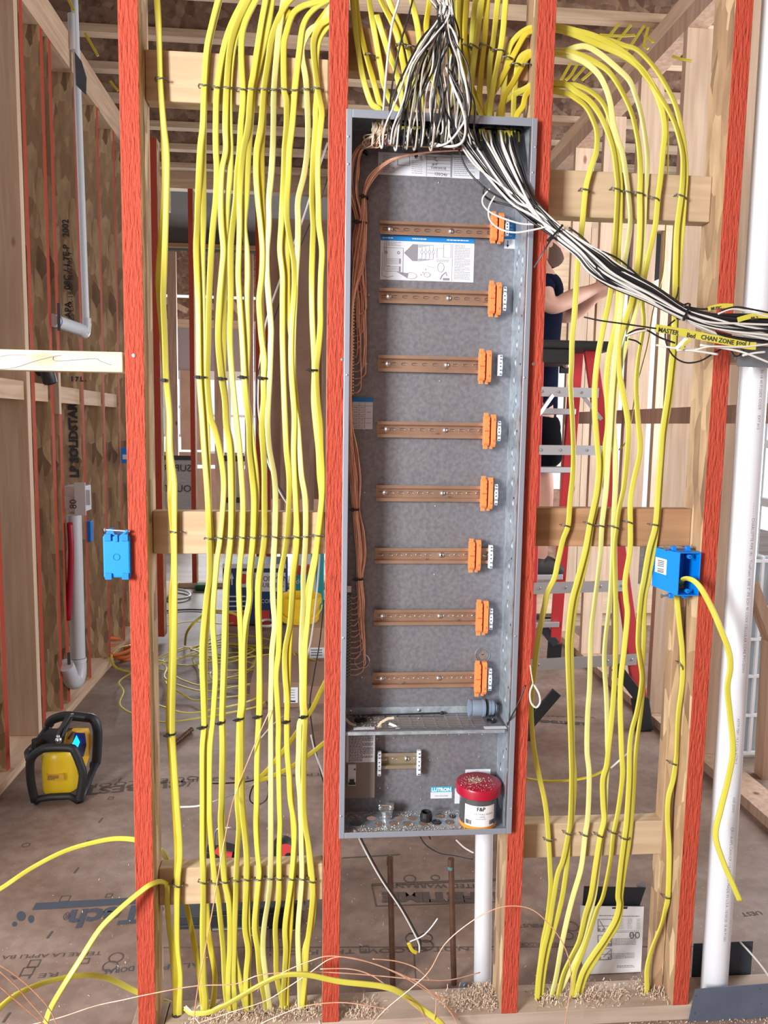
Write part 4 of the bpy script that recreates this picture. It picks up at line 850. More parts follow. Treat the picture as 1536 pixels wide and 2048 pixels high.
left = [
('leftmost yellow cable in the left bay, front strand from the top of the picture', '-30,124 0,130 50,142 100,150 178,160 250,182 300,203 350,206 450,196 550,183 600,178 680,190 755,200 830,226 900,232 960,262 1000,264 1075,266 1150,268 1200,266 1300,262 1400,252 1467,250 1500,256 1600,282 1700,308 1762,290 1850,285 1900,290 1950,310 2000,305 2040,300', 'Y', .040),
('leftmost yellow cable in the left bay, rear strand looping wide at the upper left', '178,158 250,176 300,186 350,190 400,182 450,170 550,142 600,150 680,175 755,196 830,222 900,218 960,228 1000,232 1075,256 1150,258 1200,242 1300,244 1400,222 1467,222 1500,232 1600,262 1700,285 1762,282 1850,282 1950,275 2040,275', 'G', .0455),
('broad yellow cable second from the left, left strand', '-30,640 0,600 50,550 100,512 178,492 250,482 300,462 400,445 450,440 500,432 600,445 680,450 755,455 830,475 900,492 1000,520 1078,532 1150,535 1200,510 1300,478 1400,488 1452,492 1500,478 1600,478 1700,478 1762,487 1850,487 1950,485 2000,500 2040,495', 'Y', .040),
('broad yellow cable second from the left, right strand', '-30,652 0,612 50,562 100,522 178,497 250,489 300,486 400,487 450,485 500,478 600,482 680,488 755,492 830,510 900,520 1000,528 1078,545 1150,537 1200,530 1300,500 1400,497 1452,500 1500,508 1560,512 1600,505 1700,490 1762,490 1850,478 1950,490 2040,520', 'Y', .0455),
('yellow cable third from the left, bowing right below the middle block', '-30,850 0,795 50,700 100,640 178,592 250,582 300,583 340,590 400,582 450,562 500,548 600,530 680,525 755,518 830,540 860,575 900,612 950,640 1000,640 1078,615 1120,592 1200,565 1250,560 1300,572 1350,580 1400,570 1440,560 1500,538 1600,534 1650,538 1720,560 1767,580 1800,602 1850,622 1900,640 1950,648 2000,665 2040,700', 'Y', .042),
('yellow cable fourth from the left, left strand', '-30,890 0,830 50,740 100,690 178,665 250,655 300,658 340,630 400,620 450,625 500,640 550,625 600,610 680,600 755,625 800,650 850,662 900,690 1000,700 1078,695 1150,665 1200,655 1300,645 1400,632 1440,628 1500,632 1600,625 1640,618 1700,630 1762,650 1800,680 1850,692 1900,690 1950,680 2000,680 2040,690', 'Y', .040),
('yellow cable fourth from the left, right strand', '-30,900 0,840 50,765 100,715 178,690 250,690 300,695 350,690 400,672 450,660 500,650 600,645 680,640 755,640 800,660 850,670 900,705 1000,715 1078,702 1150,675 1200,662 1300,655 1400,640 1440,634 1500,640 1600,630 1700,640 1762,655 1800,690 1850,712 1900,725 1950,760 2000,800 2040,825', 'Y', .0455),
('yellow cable fifth from the left, curving steeply at the top', '-30,950 0,890 50,800 100,778 178,790 210,788 250,775 300,765 350,745 400,735 450,712 500,697 600,697 680,690 755,708 800,725 850,745 900,765 1000,790 1078,785 1150,762 1200,762 1300,778 1400,775 1436,765 1500,757 1600,748 1650,760 1700,748 1762,738 1800,735 1850,728 1950,718 2000,728 2040,725', 'Y', .041),
('yellow cable sixth from the left, left strand', '-30,980 0,965 50,930 100,900 150,870 178,852 250,830 300,795 350,775 400,765 450,765 500,760 550,755 600,765 680,785 755,800 800,815 850,835 900,840 950,860 1000,875 1078,868 1150,840 1200,838 1250,805 1300,790 1400,790 1436,775 1500,775 1600,780 1700,815 1762,818 1850,805 1900,830 1950,815 2000,815 2040,820', 'Y', .040),
('yellow cable sixth from the left, right strand bulging before the red stud', '-30,1035 0,1015 50,985 100,940 150,895 178,870 250,850 300,835 350,825 400,815 450,800 500,820 550,825 600,820 680,825 755,818 800,820 830,840 900,870 950,890 1000,895 1078,875 1150,852 1200,845 1250,815 1300,800 1400,795 1436,785 1500,782 1600,788 1700,820 1762,825 1850,830 1900,840 1950,830 2000,850 2040,855', 'Y', .0455),
('yellow cable seventh from the left, front strand', '-10,1190 10,1120 40,1060 78,1010 120,985 178,952 250,930 300,897 350,892 400,905 450,925 500,940 550,935 600,915 650,925 680,935 720,955 757,948 800,950 850,935 900,945 950,955 1000,955 1078,955 1150,915 1200,905 1300,915 1400,920 1433,915 1500,900 1600,895 1650,890 1700,900 1740,915 1762,910 1850,880 1900,905 1950,920 2000,960 2040,975', 'Y', .040),
('yellow cable seventh from the left, rear strand', '20,1150 60,1050 110,1000 178,958 250,945 300,935 350,935 400,935 450,945 500,950 550,935 600,925 680,940 757,952 800,955 850,945 900,952 1000,958 1078,958 1150,922 1200,912 1300,918 1400,915 1433,912 1500,903 1600,898 1700,905 1762,915 1850,890 1900,935 1950,950 2000,985 2040,1000', 'G', .0455),
('pale lemon cable eighth from the left, running from the top edge of the picture', '-30,1130 0,1105 50,1075 100,1055 178,1030 250,1025 300,1020 350,1008 400,990 450,990 500,975 550,975 600,990 650,1005 680,1005 755,995 800,985 850,980 900,995 950,1030 1000,1042 1078,1035 1150,1020 1200,1022 1250,1035 1300,1015 1350,1010 1400,1005 1500,1005 1600,1005 1700,1005 1762,1000 1800,985 1850,955 1900,945 1950,965 2000,990 2040,1000', 'P', .041),
('yellow cable ninth from the left, coming out of the middle stud high up', '0,1450 6,1330 14,1240 30,1170 70,1120 100,1104 178,1108 200,1125 250,1125 300,1110 350,1105 400,1095 450,1085 500,1075 550,1095 600,1095 650,1095 680,1095 755,1102 830,1112 900,1125 950,1145 1000,1145 1078,1125 1120,1100 1150,1080 1200,1075 1300,1065 1350,1045 1400,1055 1450,1065 1500,1062 1600,1070 1650,1075 1700,1068 1762,1068 1800,1065 1850,1040 1900,1045 1950,1050 2000,1090 2040,1105', 'Y', .040),
('yellow cable tenth from the left, strand crossing to its neighbour below the top block', '-2,1460 20,1330 50,1255 100,1225 178,1192 250,1170 300,1148 350,1140 400,1128 440,1130 480,1152 520,1180 560,1188 600,1180 650,1165 700,1160 755,1165 830,1185 900,1180 950,1185 1000,1195 1078,1205 1150,1175 1200,1165 1250,1150 1300,1115 1350,1115 1400,1130 1442,1128 1500,1130 1550,1145 1600,1155 1650,1185 1700,1180 1762,1160 1850,1115 1900,1120 1950,1110 2000,1100 2040,1110', 'Y', .040),
('yellow cable tenth from the left, rear darker strand', '14,1460 60,1330 80,1260 120,1215 178,1185 250,1155 300,1115 350,1105 400,1112 450,1112 500,1130 600,1135 650,1150 700,1175 755,1180 800,1195 850,1215 900,1195 1000,1205 1078,1195 1120,1200 1150,1180 1200,1170 1300,1145 1400,1135 1442,1130 1500,1130 1600,1165 1700,1185 1762,1170 1850,1155 1900,1140 1950,1130 2040,1125', 'G', .0455),
('pale lemon cable eleventh from the left, splitting off under the upper block', '10,1470 45,1400 60,1310 90,1250 115,1245 150,1270 178,1280 250,1290 300,1285 350,1260 400,1215 450,1215 500,1210 550,1198 600,1190 650,1180 700,1175 755,1172 800,1178 850,1210 900,1225 950,1240 1000,1270 1078,1272 1150,1255 1200,1255 1250,1245 1300,1240 1350,1245 1400,1245 1432,1250 1450,1225 1500,1220 1550,1215 1600,1230 1700,1240 1762,1242 1850,1215 1900,1215 1950,1225 2000,1230 2040,1235', 'P', .042),
('rightmost yellow cable of the left bay, looping tightly out of the middle stud', '38,1465 42,1430 52,1380 80,1335 115,1335 178,1365 220,1395 250,1390 300,1370 350,1365 400,1370 450,1375 500,1398 550,1390 600,1385 650,1385 700,1370 740,1355 800,1365 850,1385 900,1390 950,1400 1000,1395 1078,1362 1120,1345 1150,1325 1200,1300 1250,1285 1300,1268 1400,1262 1432,1270 1500,1260 1600,1258 1650,1270 1700,1300 1762,1325 1800,1325 1850,1305 1900,1280 1950,1270 2000,1250 2040,1245', 'Y', .040),
('rightmost yellow cable of the left bay, straighter left strand', '45,1470 60,1420 80,1375 120,1352 178,1362 220,1350 250,1350 300,1335 350,1325 400,1320 450,1330 500,1325 550,1320 600,1320 650,1325 700,1335 740,1340 800,1335 850,1350 900,1370 950,1380 1000,1395 1078,1368 1120,1335 1200,1280 1300,1260 1400,1255 1432,1260 1500,1265 1600,1245 1650,1245 1700,1290 1762,1315 1800,1335 1850,1320 1900,1265 1950,1255 2000,1265 2040,1270', 'Y', .0455),
('darker yellow cable slanting behind the lower block, between the first and second groups', '1775,342 1800,350 1850,390 1900,425 1950,455 2000,480 2040,490', 'G', lambda y: .105-.05*max(0,min(1,(y-1800)/240))),
('short yellow cable passing behind the second group to the floor hole', '1775,505 1800,510 1860,525 1900,545 1950,575 2000,565 2034,540', 'G', lambda y: .105-.05*max(0,min(1,(y-1800)/240))),
]
MT = {'Y': YEL, 'G': YEL2, 'P': YELP}
FRONT_ROWS = 2020
for i, (lab, s, mk_, y) in enumerate(left):
    P = rc(s)
    # run every strand into its hole in the sole plate
    e = U(280+P[-1][1]/3.84, P[-1][0], y(2040) if callable(y) else y); post = [(e.x, .045, .030), (e.x, .045, .006)]
    cab(P[:-1] if P[-1][0] > 2036 else P, 280, y, mt=MT[mk_], label=lab, group='yellow cables of the left bay', seed=i, post=post)
# cable bent forward over the left stud
P = [(318,2035,.045),(352,2030,.045),(350,1985,.046),(344,1900,.047),(338,1850,.047),(334,1800,.044),(334,1772,.035),(322,1763,.012),(300,1770,-.012),(278,1786,-.022),(240,1818,-.04),(200,1858,-.06),(160,1920,-.09),(125,1975,-.11),(100,2020,-.12),(88,2060,-.125),(78,2110,-.13)]
m = MB(); m.flat(spline([U(*q) for q in P[1:]], 5), .012, .005, lambda u: Vector((0,1,0)) if u < .3 else Vector((0,.6,-.8))); mk('yellow_cable', m, YEL, smooth=True, label='yellow cable bent out over the foot of the left stud, sagging left', cat='cable')
for P, lab in (
  ([(-40,1795,.40),(0,1778,.38),(60,1738,.35),(130,1702,.31),(200,1682,.27),(245,1677,.23),(290,1684,.18),(320,1700,.13),(334,1720,.10),(338,1740,.088)], 'yellow cable arching up from the left picture edge behind the left stud'),
  ([(-40,2060,-.15),(0,2015,-.12),(40,1985,-.09),(100,1962,-.04),(170,1950,.01),(220,1958,.06),(270,1982,.10),(320,2001,.10),(350,2012,.08),(356,2028,.055)], 'yellow cable arching low across the floor at the lower left'),
  ([(370,2015,-.05),(385,2026,-.06),(420,2024,-.07),(460,2005,-.07),(520,1970,-.07),(565,1951,-.07),(615,1950,-.065),(680,1963,-.06),(760,1972,-.055),(800,1985,-.05),(840,2015,-.04),(880,2045,-.05),(915,2090,-.06)], 'loose yellow cable looping across the front near the floor, its left tip bare')):
    m = MB(); m.flat(spline([U(*q) for q in P], 5), .0125, .0052, Vector((0,-.5,1)), twist=lambda u: .9+.5*math.sin(5*u)); mk('yellow_cable', m, YEL, smooth=True, label=lab, cat='cable')
m = MB()
for a, b_ in (((385,2026),(368,2014)), ((372,2012),(392,2030)), ((380,2022),(398,2046))): m.tube([U(*a, -.06), U(*b_, -.062)], .0013, 6)
mk('bare_conductor', m, PAPER, label='stripped white conductor tips of the loose cable at the lower left', cat='wire')

right = [
('yellow cable nearest the panel in the right bay, leaving the stud by the lowest hole', '178,190 181,250 184,300 188,370 199,440 215,510 240,560 265,590 300,588 320,565 345,535 378,505 430,485 470,470 500,455 540,440 600,425 640,415 680,400 730,395 770,388 830,400 900,410 950,405 1000,385 1050,370 1080,330 1125,290 1155,265 1185,210 1210,190 1260,150 1300,125 1345,108 1370,95 1410,85 1450,90 1500,108 1550,145 1610,195 1680,220 1740,232 1780,235 1840,210 1880,180 1920,160 1960,140 2000,130', 'Y', .041),
('second yellow cable of the right bay, left strand', '166,190 166,270 169,350 183,430 201,530 224,600 255,660 300,715 350,740 378,748 450,735 500,722 560,705 600,685 655,640 710,600 770,575 830,575 880,590 930,605 980,590 1020,560 1050,535 1100,500 1160,440 1200,400 1250,375 1300,365 1400,378 1500,390 1560,395 1640,385 1669,370 1720,330 1748,290 1800,255 1850,225 1900,180 1950,150 2010,128', 'Y', .040),
('second yellow cable of the right bay, right strand splitting off at the lower block', '172,190 172,270 170,380 172,450 183,540 201,620 224,670 260,710 300,750 350,765 378,770 450,765 500,755 560,755 600,755 650,735 700,690 755,665 800,670 850,675 900,650 930,635 980,605 1020,575 1050,550 1110,515 1160,470 1200,430 1250,405 1300,395 1400,402 1500,405 1560,420 1640,400 1669,375 1720,365 1760,345 1800,320 1850,270 1900,215 1950,180 2010,155', 'Y', .0455),
('pale lemon cable third from the panel in the right bay', '107,190 107,280 112,380 125,500 148,600 177,660 208,695 245,715 280,750 310,790 370,825 420,845 450,845 490,825 530,800 570,790 620,770 680,745 730,725 790,705 850,692 900,680 980,660 1050,630 1100,620 1160,595 1200,575 1270,545 1370,535 1430,520 1500,515 1550,532 1630,522 1672,500 1735,470 1790,410 1830,370 1890,320 1950,280 1995,240', 'P', .041),
('yellow cable fourth from the panel in the right bay, left of the pale pair', '102,190 104,280 105,380 112,480 128,600 146,690 177,770 221,850 260,890 300,915 350,925 388,920 450,920 520,905 570,880 610,850 650,800 690,760 740,760 790,795 850,830 900,825 970,800 1020,760 1055,745 1100,728 1200,735 1300,735 1380,722 1450,700 1490,682 1530,665 1560,635 1610,638 1640,645 1673,615 1730,580 1790,545 1830,500 1880,455 1915,390 1950,330 2000,285', 'Y', .040),
('pale lemon cable with the highest hump out of the stud in the right bay', '105,220 103,300 100,370 94,440 94,520 109,620 135,740 161,840 193,890 229,930 273,960 320,978 365,970 388,960 450,950 530,935 580,915 640,870 700,800 760,750 810,725 850,715 900,728 970,732 1050,718 1100,712 1200,690 1280,655 1330,648 1400,665 1480,672 1520,675 1570,660 1640,650 1673,625 1730,600 1790,570 1840,520 1890,460 1930,400 1970,330 2005,255', 'P', .046),
('yellow cable fifth from the panel in the right bay with one staple of its own', '58,190 60,290 68,400 80,520 94,650 112,800 138,930 178,1030 221,1090 262,1112 300,1100 360,1078 395,1060 450,1040 510,990 560,955 600,940 650,950 715,910 770,893 830,903 900,922 965,870 1005,848 1050,848 1100,845 1160,808 1200,815 1230,825 1300,800 1380,770 1500,780 1550,788 1620,755 1672,715 1720,695 1790,640 1820,590 1860,540 1905,480 1945,420 2000,395', 'Y', .041),
('outer yellow cable of the right bay, left strand sweeping under the rafters', '50,190 53,290 61,420 71,560 88,700 118,860 150,960 186,1060 236,1170 275,1220 310,1248 350,1250 392,1238 460,1205 530,1195 600,1190 680,1180 730,1160 790,1135 860,1095 910,1080 980,1060 1050,1040 1100,990 1160,950 1200,925 1280,905 1320,920 1360,935 1420,900 1460,860 1500,842 1560,838 1640,818 1678,800 1735,772 1790,752 1810,760 1840,730 1880,640 1910,560 1945,480 1990,430', 'Y', .040),
('outermost yellow cable of the right bay, right strand', '54,190 57,290 63,420 73,560 82,700 91,800 100,900 128,1010 166,1110 208,1190 247,1230 300,1262 350,1272 392,1262 460,1245 520,1225 600,1205 680,1192 740,1175 800,1150 860,1110 920,1088 990,1072 1050,1052 1100,1025 1160,985 1200,955 1280,950 1330,940 1370,945 1420,930 1470,905 1510,888 1600,868 1680,840 1735,805 1790,775 1815,775 1850,745 1885,660 1920,580 1955,500 2000,450', 'Y', .0455),
('single yellow cable stapled down the side of the right stud under the blue box', '1150,1185 1185,1200 1250,1225 1300,1245 1360,1247 1430,1215 1490,1205 1520,1198 1560,1175 1595,1140 1640,1133 1700,1145 1790,1137 1820,1115 1850,1085 1900,1010 1940,975 1978,975', 'Y', .036),
]
for i, (lab, s, mk_, y) in enumerate(right):
    P = rc(s); e = U(1040+P[-1][1]/3.84, P[-1][0], y); post = [(e.x, .045, .020), (e.x, .046, .004)]
    cab(P, 1040, y, mt=MT[mk_], label=lab, group='yellow cables of the right bay', seed=40+i, post=post, tw=.3, w=.0122)
m = MB(); m.flat(spline([U(*q) for q in [(1364,1168,.05),(1362,1162,.01),(1372,1157,-.02),(1388,1162,-.04),(1404,1180,-.05),(1425,1220,-.055),(1440,1255,-.06),(1457,1300,-.06),(1461,1335,-.06),(1455,1375,-.06),(1460,1430,-.06),(1466,1500,-.06),(1456,1560,-.06),(1441,1620,-.06),(1431,1670,-.06),(1445,1720,-.06),(1464,1765,-.06),(1480,1802,-.06)]], 5), .0125, .005, Vector((.35,1,.1)), twist=lambda u: .25*math.sin(9*u)); mk('yellow_cable', m, YEL, smooth=True, label='yellow cable drooping out of the open blue box in front of the white pipe', cat='cable')
# thin orange-yellow lines in the rooms behind
m = MB(); m.tube(spline([U(1040+a/3.84, b, 1.2) for a, b in ((1135,230),(1138,290),(1130,400),(1118,460),(1100,540),(1065,580),(1020,625),(980,690),(900,770),(860,830),(820,880),(760,900))], 5), .0028, 6); mk('thin_golden_cable', m, YEL2, label='thin golden cable hanging behind the right bay cables', cat='cord')

# centre bay: cables dropping into the panel top (columns in the 680-based enlargement)
centre = [
 ('-30,92 0,100 50,115 100,140 150,172 190,215 210,250 219,300','leftmost'), ('-30,112 0,120 50,145 110,200 160,255 200,295 219,318','second'), ('-30,210 0,222 60,262 130,310 170,338 200,385 222,440','third'), ('30,282 70,330 110,380 140,425 170,455 200,475 222,490','fourth'),
 ('-30,290 0,312 60,425 120,480 170,510 225,525','fifth'), ('-30,355 0,372 50,450 100,520 160,560 225,575','sixth'), ('-30,535 0,550 60,600 130,620 180,615 226,630','seventh'), ('-30,700 0,690 60,660 130,680 180,740 226,790','eighth'),
 ('-30,855 0,862 80,872 150,880 200,872 230,868','ninth'), ('-30,915 0,910 70,905 130,925 180,990 230,1085','tenth'), ('-30,975 0,972 80,958 160,985 200,998 232,1002','eleventh'), ('-30,1045 0,1040 80,1010 160,1000 200,1050 232,1065','twelfth'),
 ('-30,1095 0,1090 80,1050 150,1015 195,1000 232,1012','thirteenth'), ('-30,1135 0,1130 80,1110 150,1082 200,1070 233,1088','fourteenth'), ('-30,1218 0,1212 80,1178 130,1150 190,1150 234,1162','fifteenth'), ('-30,1280 0,1272 80,1245 140,1200 190,1165 234,1150','sixteenth'),
 ('-30,800 20,815 80,835 140,845 200,850 230,840','seventeenth'), ('-30,930 0,940 60,930 120,905 180,900 230,920','eighteenth')]
for i, (s, od) in enumerate(centre):
    P = rc(s); e = U(680+P[-1][1]/3.84, P[-1][0], .04)
    cab(P, 680, .03+.006*(i % 3), mt=YEL2 if i % 3 == 1 else YEL, label='yellow cable dropping into the panel top, %s of the eighteen from the left' % od if od not in ('seventeenth','eighteenth') else 'golden cable half hidden behind the black and white wires, %s one' % ('left' if od == 'seventeenth' else 'right'), group='yellow cables entering the panel from above', seed=90+i, post=[(e.x, .035, PZ1+.002), (e.x+.003, .035, PZ1-.028)], w=.0122)
side = [
 ([(1066,56),(1055,58),(1035,72),(1018,98),(1010,150),(1006,200),(1004,232)], 'uppermost yellow cable bending from the right stud down into the panel'),
 ([(1066,62),(1050,70),(1030,105),(1012,140),(990,180),(975,210),(972,234)], 'second yellow cable bending from the right stud, crossing left into the panel'),
 ([(1066,103),(1052,106),(1038,120),(1032,155),(1028,195),(1027,236)], 'yellow cable from the middle hole of the right stud, straight down into the panel'),
 ([(1066,110),(1052,118),(1026,165),(1008,195),(1001,236)], 'yellow cable from the middle hole of the right stud, slanting down left'),
 ([(1066,168),(1050,178),(1024,192),(1004,208),(997,236)], 'yellow cable from the lowest hole of the right stud, arching low over the panel'),
 ([(1066,176),(1052,190),(1046,212),(1036,226),(1032,238)], 'short yellow cable from the lowest hole of the right stud, hooked at the panel corner')]
for i, (P, lab) in enumerate(side):
    pp = [U(x, y, .042-.003*(i % 2)) for x, y in P]; e = pp[-1]
    m = MB(); m.flat(spline(pp+[Vector((e.x, .035, PZ1-.001)), Vector((e.x+.002, .033, PZ1-.03))], 5), .0122, .005, Vector((0,1,0)), twist=lambda u: .3*math.sin(4*u+i)); mk('yellow_cable', m, YEL2 if i % 2 else YEL, smooth=True, label=lab, cat='cable', group='yellow cables bending from the right stud')
for i, (px, py, dx) in enumerate(((777,228,-3),(838,246,2),(888,250,-2),(915,252,3),(962,246,4),(1000,248,0),(1012,252,5),(1028,246,-3))):
    a = U(px, py, .032); b_ = U(px+dx, py+34, .03); m = MB(); m.flat([a, (a+b_)/2, b_], .0135, .006, Vector((.2,1,0))); mk('jacket_end', m, YEL, label='cut yellow jacket end inside the panel top, %s from the left' % ['first','second','third','fourth','fifth','sixth','seventh','eighth'][i], cat='cable', group='cut jacket ends in the panel top')

# cables high under the joists
for i, P in enumerate(([(133,-10,1.6),(148,22,1.6)], [(170,66,1.75),(196,112,1.75)], [(220,162,2.1),(236,182,2.1)])):
    m = MB(); m.flat([U(*q) for q in P], .011, .005, Vector((0,1,0))); mk('yellow_cable', m, YEL2, label='short piece of yellow cable under the joists at the upper left, %s' % ['highest','middle','lowest'][i], cat='cable')
rr = random.Random(5)
for i, (a, b_, c_) in enumerate((((1238,48),(1212,78),(1190,90)), ((1262,50),(1235,82),(1222,100)), ((1288,52),(1262,90),(1250,102)), ((1270,70),(1240,72),(1200,70)), ((1296,55),(1288,90),(1296,98)), ((1142,125),(1128,150),(1122,160)), ((1155,128),(1142,150),(1132,160)), ((1172,130),(1160,145),(1146,160)), ((1192,135),(1178,148),(1164,160)), ((1290,72),(1300,78),(1306,85)), ((1345,112),(1362,118),(1384,122)))):
    m = MB(); m.flat(spline([U(*a, 1.25), U(*b_, 1.22), U(*c_, 1.2)], 4), .010, .005, Vector((0,1,0))); mk('yellow_cable', m, YEL2, label='distant yellow cable crossing the dark joist space above the right bay', cat='cable', group='distant cables above the right bay')

# ---------------------------------------------------------------- staples over the cables
def staple(px, py, w, lab, grp, tilt=0.0, Y=.0345):
    c = U(px, py, Y); s = w/2*.00107; rr = random.Random(int(px*7+py))
    m = MB(); d = Vector((math.cos(tilt), 0, -math.sin(tilt))); dz = Vector((0,0,1))
    m.tube(spline([c-d*(s+.004)+Vector((0,BY-Y,0)), c-d*(s+.003)+dz*.0012+Vector((0,.004,0)), c-d*s*.4-dz*.0006, c+d*s*.4+dz*.0006, c+d*(s+.003)-dz*.001+Vector((0,.004,0)), c+d*(s+.004)+Vector((0,BY-Y,0))], 4), .0010, 6)
    m.tube(spline([c-d*(s+.003)+dz*.003+Vector((0,.004,0)), c-d*s*.3+dz*.0012-Vector((0,.0008,0)), c+d*s*.5-dz*.0012-Vector((0,.0008,0)), c+d*(s+.003)-dz*.003+Vector((0,.004,0))], 4), .0008, 6)
    for q in (-1, 1): m.ball(c+d*q*(s+.0035)+Vector((0,.006,0)), .0021, 8, 6)
    mk('cable_staple', m, STAP, label=lab, cat='staple', group=grp, smooth=True)
STAP = mat('staple_wire', (.17,.16,.14), .4, metal=.8)
ordn = ['first','second','third','fourth','fifth','sixth','seventh','eighth','ninth','tenth','eleventh','twelfth','thirteenth','fourteenth']
rowsL = [('upper', 'on the pale upper block', [(321,156,15),(409,170,17),(433,174,14),(458,175,17),(484,178,15),(508,178,18),(532,178,17),(549,179,14),(568,178,14),(591,180,17),(613,178,13),(635,176,14)]),
 ('middle', 'on the pale middle block', [(350,1065,15),(419,1078,15),(440,1077,13),(463,1077,15),(485,1076,14),(509,1076,15),(531,1073,14),(550,1075,14),(574,1076,15),(594,1075,15),(612,1074,13),(636,1072,15)]),
 ('lower', 'on the pale lower block', [(354,1774,14),(406,1767,14),(432,1769,14),(448,1766,14),(473,1763,13),(493,1761,14),(518,1761,14),(541,1759,14),(558,1760,12),(583,1760,14),(605,1760,13),(623,1765,13)])]
for nm, where, L in rowsL:
    for k, (x, y, w) in enumerate(L): staple(x, y, w, 'wire staple over yellow cable %s, %s from the left' % (where, ordn[k]), 'staples on the %s block of the left bay' % nm, tilt=random.uniform(-.12,.12))
staple(334, 1768, 12, 'wire staple holding the forward-bent cable beside the left stud', None)
for nm, where, L in [('upper', 'on the tan upper block', [(1172,379,14),(1235,378,15),(1258,384,12),(1280,386,16),(1311,396,14),(1365,392,16)]), ('middle', 'on the brown middle block', [(1133,1052,12),(1181,1049,15),(1202,1052,12),(1231,1055,15),(1259,1045,11),(1310,1050,13)]), ('lower', 'on the lower block with the knot', [(1098,1682,11),(1137,1669,12),(1171,1672,11),(1200,1673,13),(1228,1667,11),(1252,1679,12)])]:
    for k, (x, y, w) in enumerate(L): staple(x, y, w, 'wire staple over yellow cable %s, %s from the left' % (where, ordn[k]), 'staples on the %s block of the right bay' % nm, tilt=random.uniform(0,.3))
for k, (x, y, tl) in enumerate(((1363,1333,.9),(1348,1529,.2),(1336,1797,0))): staple(x, y, 10, 'staple on the lone cable under the open blue box, %s from the top' % ordn[k], 'staples under the open blue box', tilt=tl, Y=.030)
for k, (x, y, w) in enumerate(((740,108,12),(805,88,16),(822,92,14),(858,84,12),(915,74,14),(933,90,14),(950,92,14),(972,90,16),(1000,100,16),(1014,114,14),(1032,127,12),(1056,128,12))): staple(x, y, w, 'wire staple over yellow cable on the dim upper centre block, %s from the left' % ordn[k], 'staples on the dim upper centre block', tilt=random.uniform(-.2,.4), Y=.027)

# cable ties round cable groups
def ctie(px, py, wpx, lab, Y=.0425, tilt=0.0, d=.016, grp=None, flip=1):
    c = U(px, py, Y); w = wpx*.00105; m = MB(); d_ = Vector((math.cos(tilt),0,-math.sin(tilt))); n = 28; vs = []
    up = Vector((math.sin(tilt),0,math.cos(tilt)))
    for i in range(n):
        a = 2*math.pi*i/n; co, si = math.cos(a), math.sin(a)
        q = Vector((0,0,0)) + d_*((abs(co)**.5)*(1 if co > 0 else -1)*w/2) + Vector((0,1,0))*((abs(si)**.5)*(1 if si > 0 else -1)*d/2)
        for r_, z in ((0,-.0021),(0,.0021),(.0011,.0021),(.0011,-.0021)): vs.append(c+q*(1+r_/max(q.length,.001))+up*z)
    fs = []
    for i in range(n):
        j = (i+1) % n
        for k in range(4): l = (k+1) % 4; fs.append((i*4+k, j*4+k, j*4+l, i*4+l))
    m.add(vs, fs); h = c - d_*flip*(w/2-.001)+Vector((0,-d/2,0))
    m.box(h-Vector((.0035,.003,.0036)), h+Vector((.0035,.002,.0036)))
    m.box(h-d_*flip*.006-Vector((.002,.002,.0014)), h-d_*flip*.002+Vector((.001,.001,.0014)))
    mk('cable_tie', m, BLK, label=lab, cat='cable tie', group=grp)
for k, (x, y, w) in enumerate(((332,761,9),(404,755,17),(447,758,13),(489,755,13),(527,757,14),(627,741,16))): ctie(x, y, w, 'black cable tie at the upper level on the left bay cables, %s from the left' % ordn[k], grp='upper black ties of the left bay')
for k, (x, y, w) in enumerate(((343,1467,16),(408,1452,14),(444,1443,13),(480,1436,15),(518,1431,13),(575,1441,12),(610,1431,13))): ctie(x, y, w, 'black cable tie at the lower level on the left bay cables, %s from the left' % ordn[k], grp='lower black ties of the left bay', tilt=-.12)

# ---------------------------------------------------------------- copper ground wires in the panel
def wires(ctrl, n, r, m_, label, group, cat='wire', name='copper_wire', seed=1, jit=.35, ends=None, sub=4, mats=None, labels=None):
    """ctrl: list of (px, py, Y, spread in px)"""
    rr = random.Random(seed); out = []
    offs = []
    for i in range(n):
        a = rr.uniform(0, 6.28); q = math.sqrt((i+.5)/n); offs.append((a, q))
    for i in range(n):
        a, q = offs[i]; P = []; da = rr.uniform(-.9,.9)
        for k, (x, y, Y, s) in enumerate(ctrl):
            a += da*rr.uniform(0,.8); j = 1+rr.uniform(-jit, jit)*(1 if s > 6 else .3)
            p = U(x+math.cos(a)*q*s*j, y, Y); t_ = ctrl[min(k+1, len(ctrl)-1)][:2]; u_ = ctrl[max(k-1,0)][:2]
            dx, dy = t_[0]-u_[0], t_[1]-u_[1]; L = math.hypot(dx, dy) or 1
            off = math.cos(a)*q*s*j
            p = U(x + off*dy/L, y - off*dx/L, Y + math.sin(a)*q*min(s,14)*.0009)
            P.append(p)
        if ends: P = P + ends(i, rr, P[-1])
        mm = MB(); mm.tube(spline(P, sub), r, 7); mt_ = mats[i % len(mats)] if mats else m_
        out.append(mk(name if not mats else ('black_wire' if mt_ is BLK else 'white_wire'), mm, mt_, smooth=True, label=(labels[i % len(mats)] if labels else label), cat=cat, group=(group if not mats else ('black ' if mt_ is BLK else 'white ')+group)))
    return out
yb = IB-.010
bx1 = U(711, 600, IB-.012).x
def end_up(i, rr, last):
    z = GB1[0].z + (GB1[1].z-GB1[0].z)*(i+.5)/15*.97; x = bx1
    return [Vector((last.x+.001*(i%3), yb-.004, z+.02)), Vector((x+.012, yb-.003, z+.003)), Vector((x+.004, yb-.002, z-.001)), Vector((x-.002, yb-.002, z-.001))]
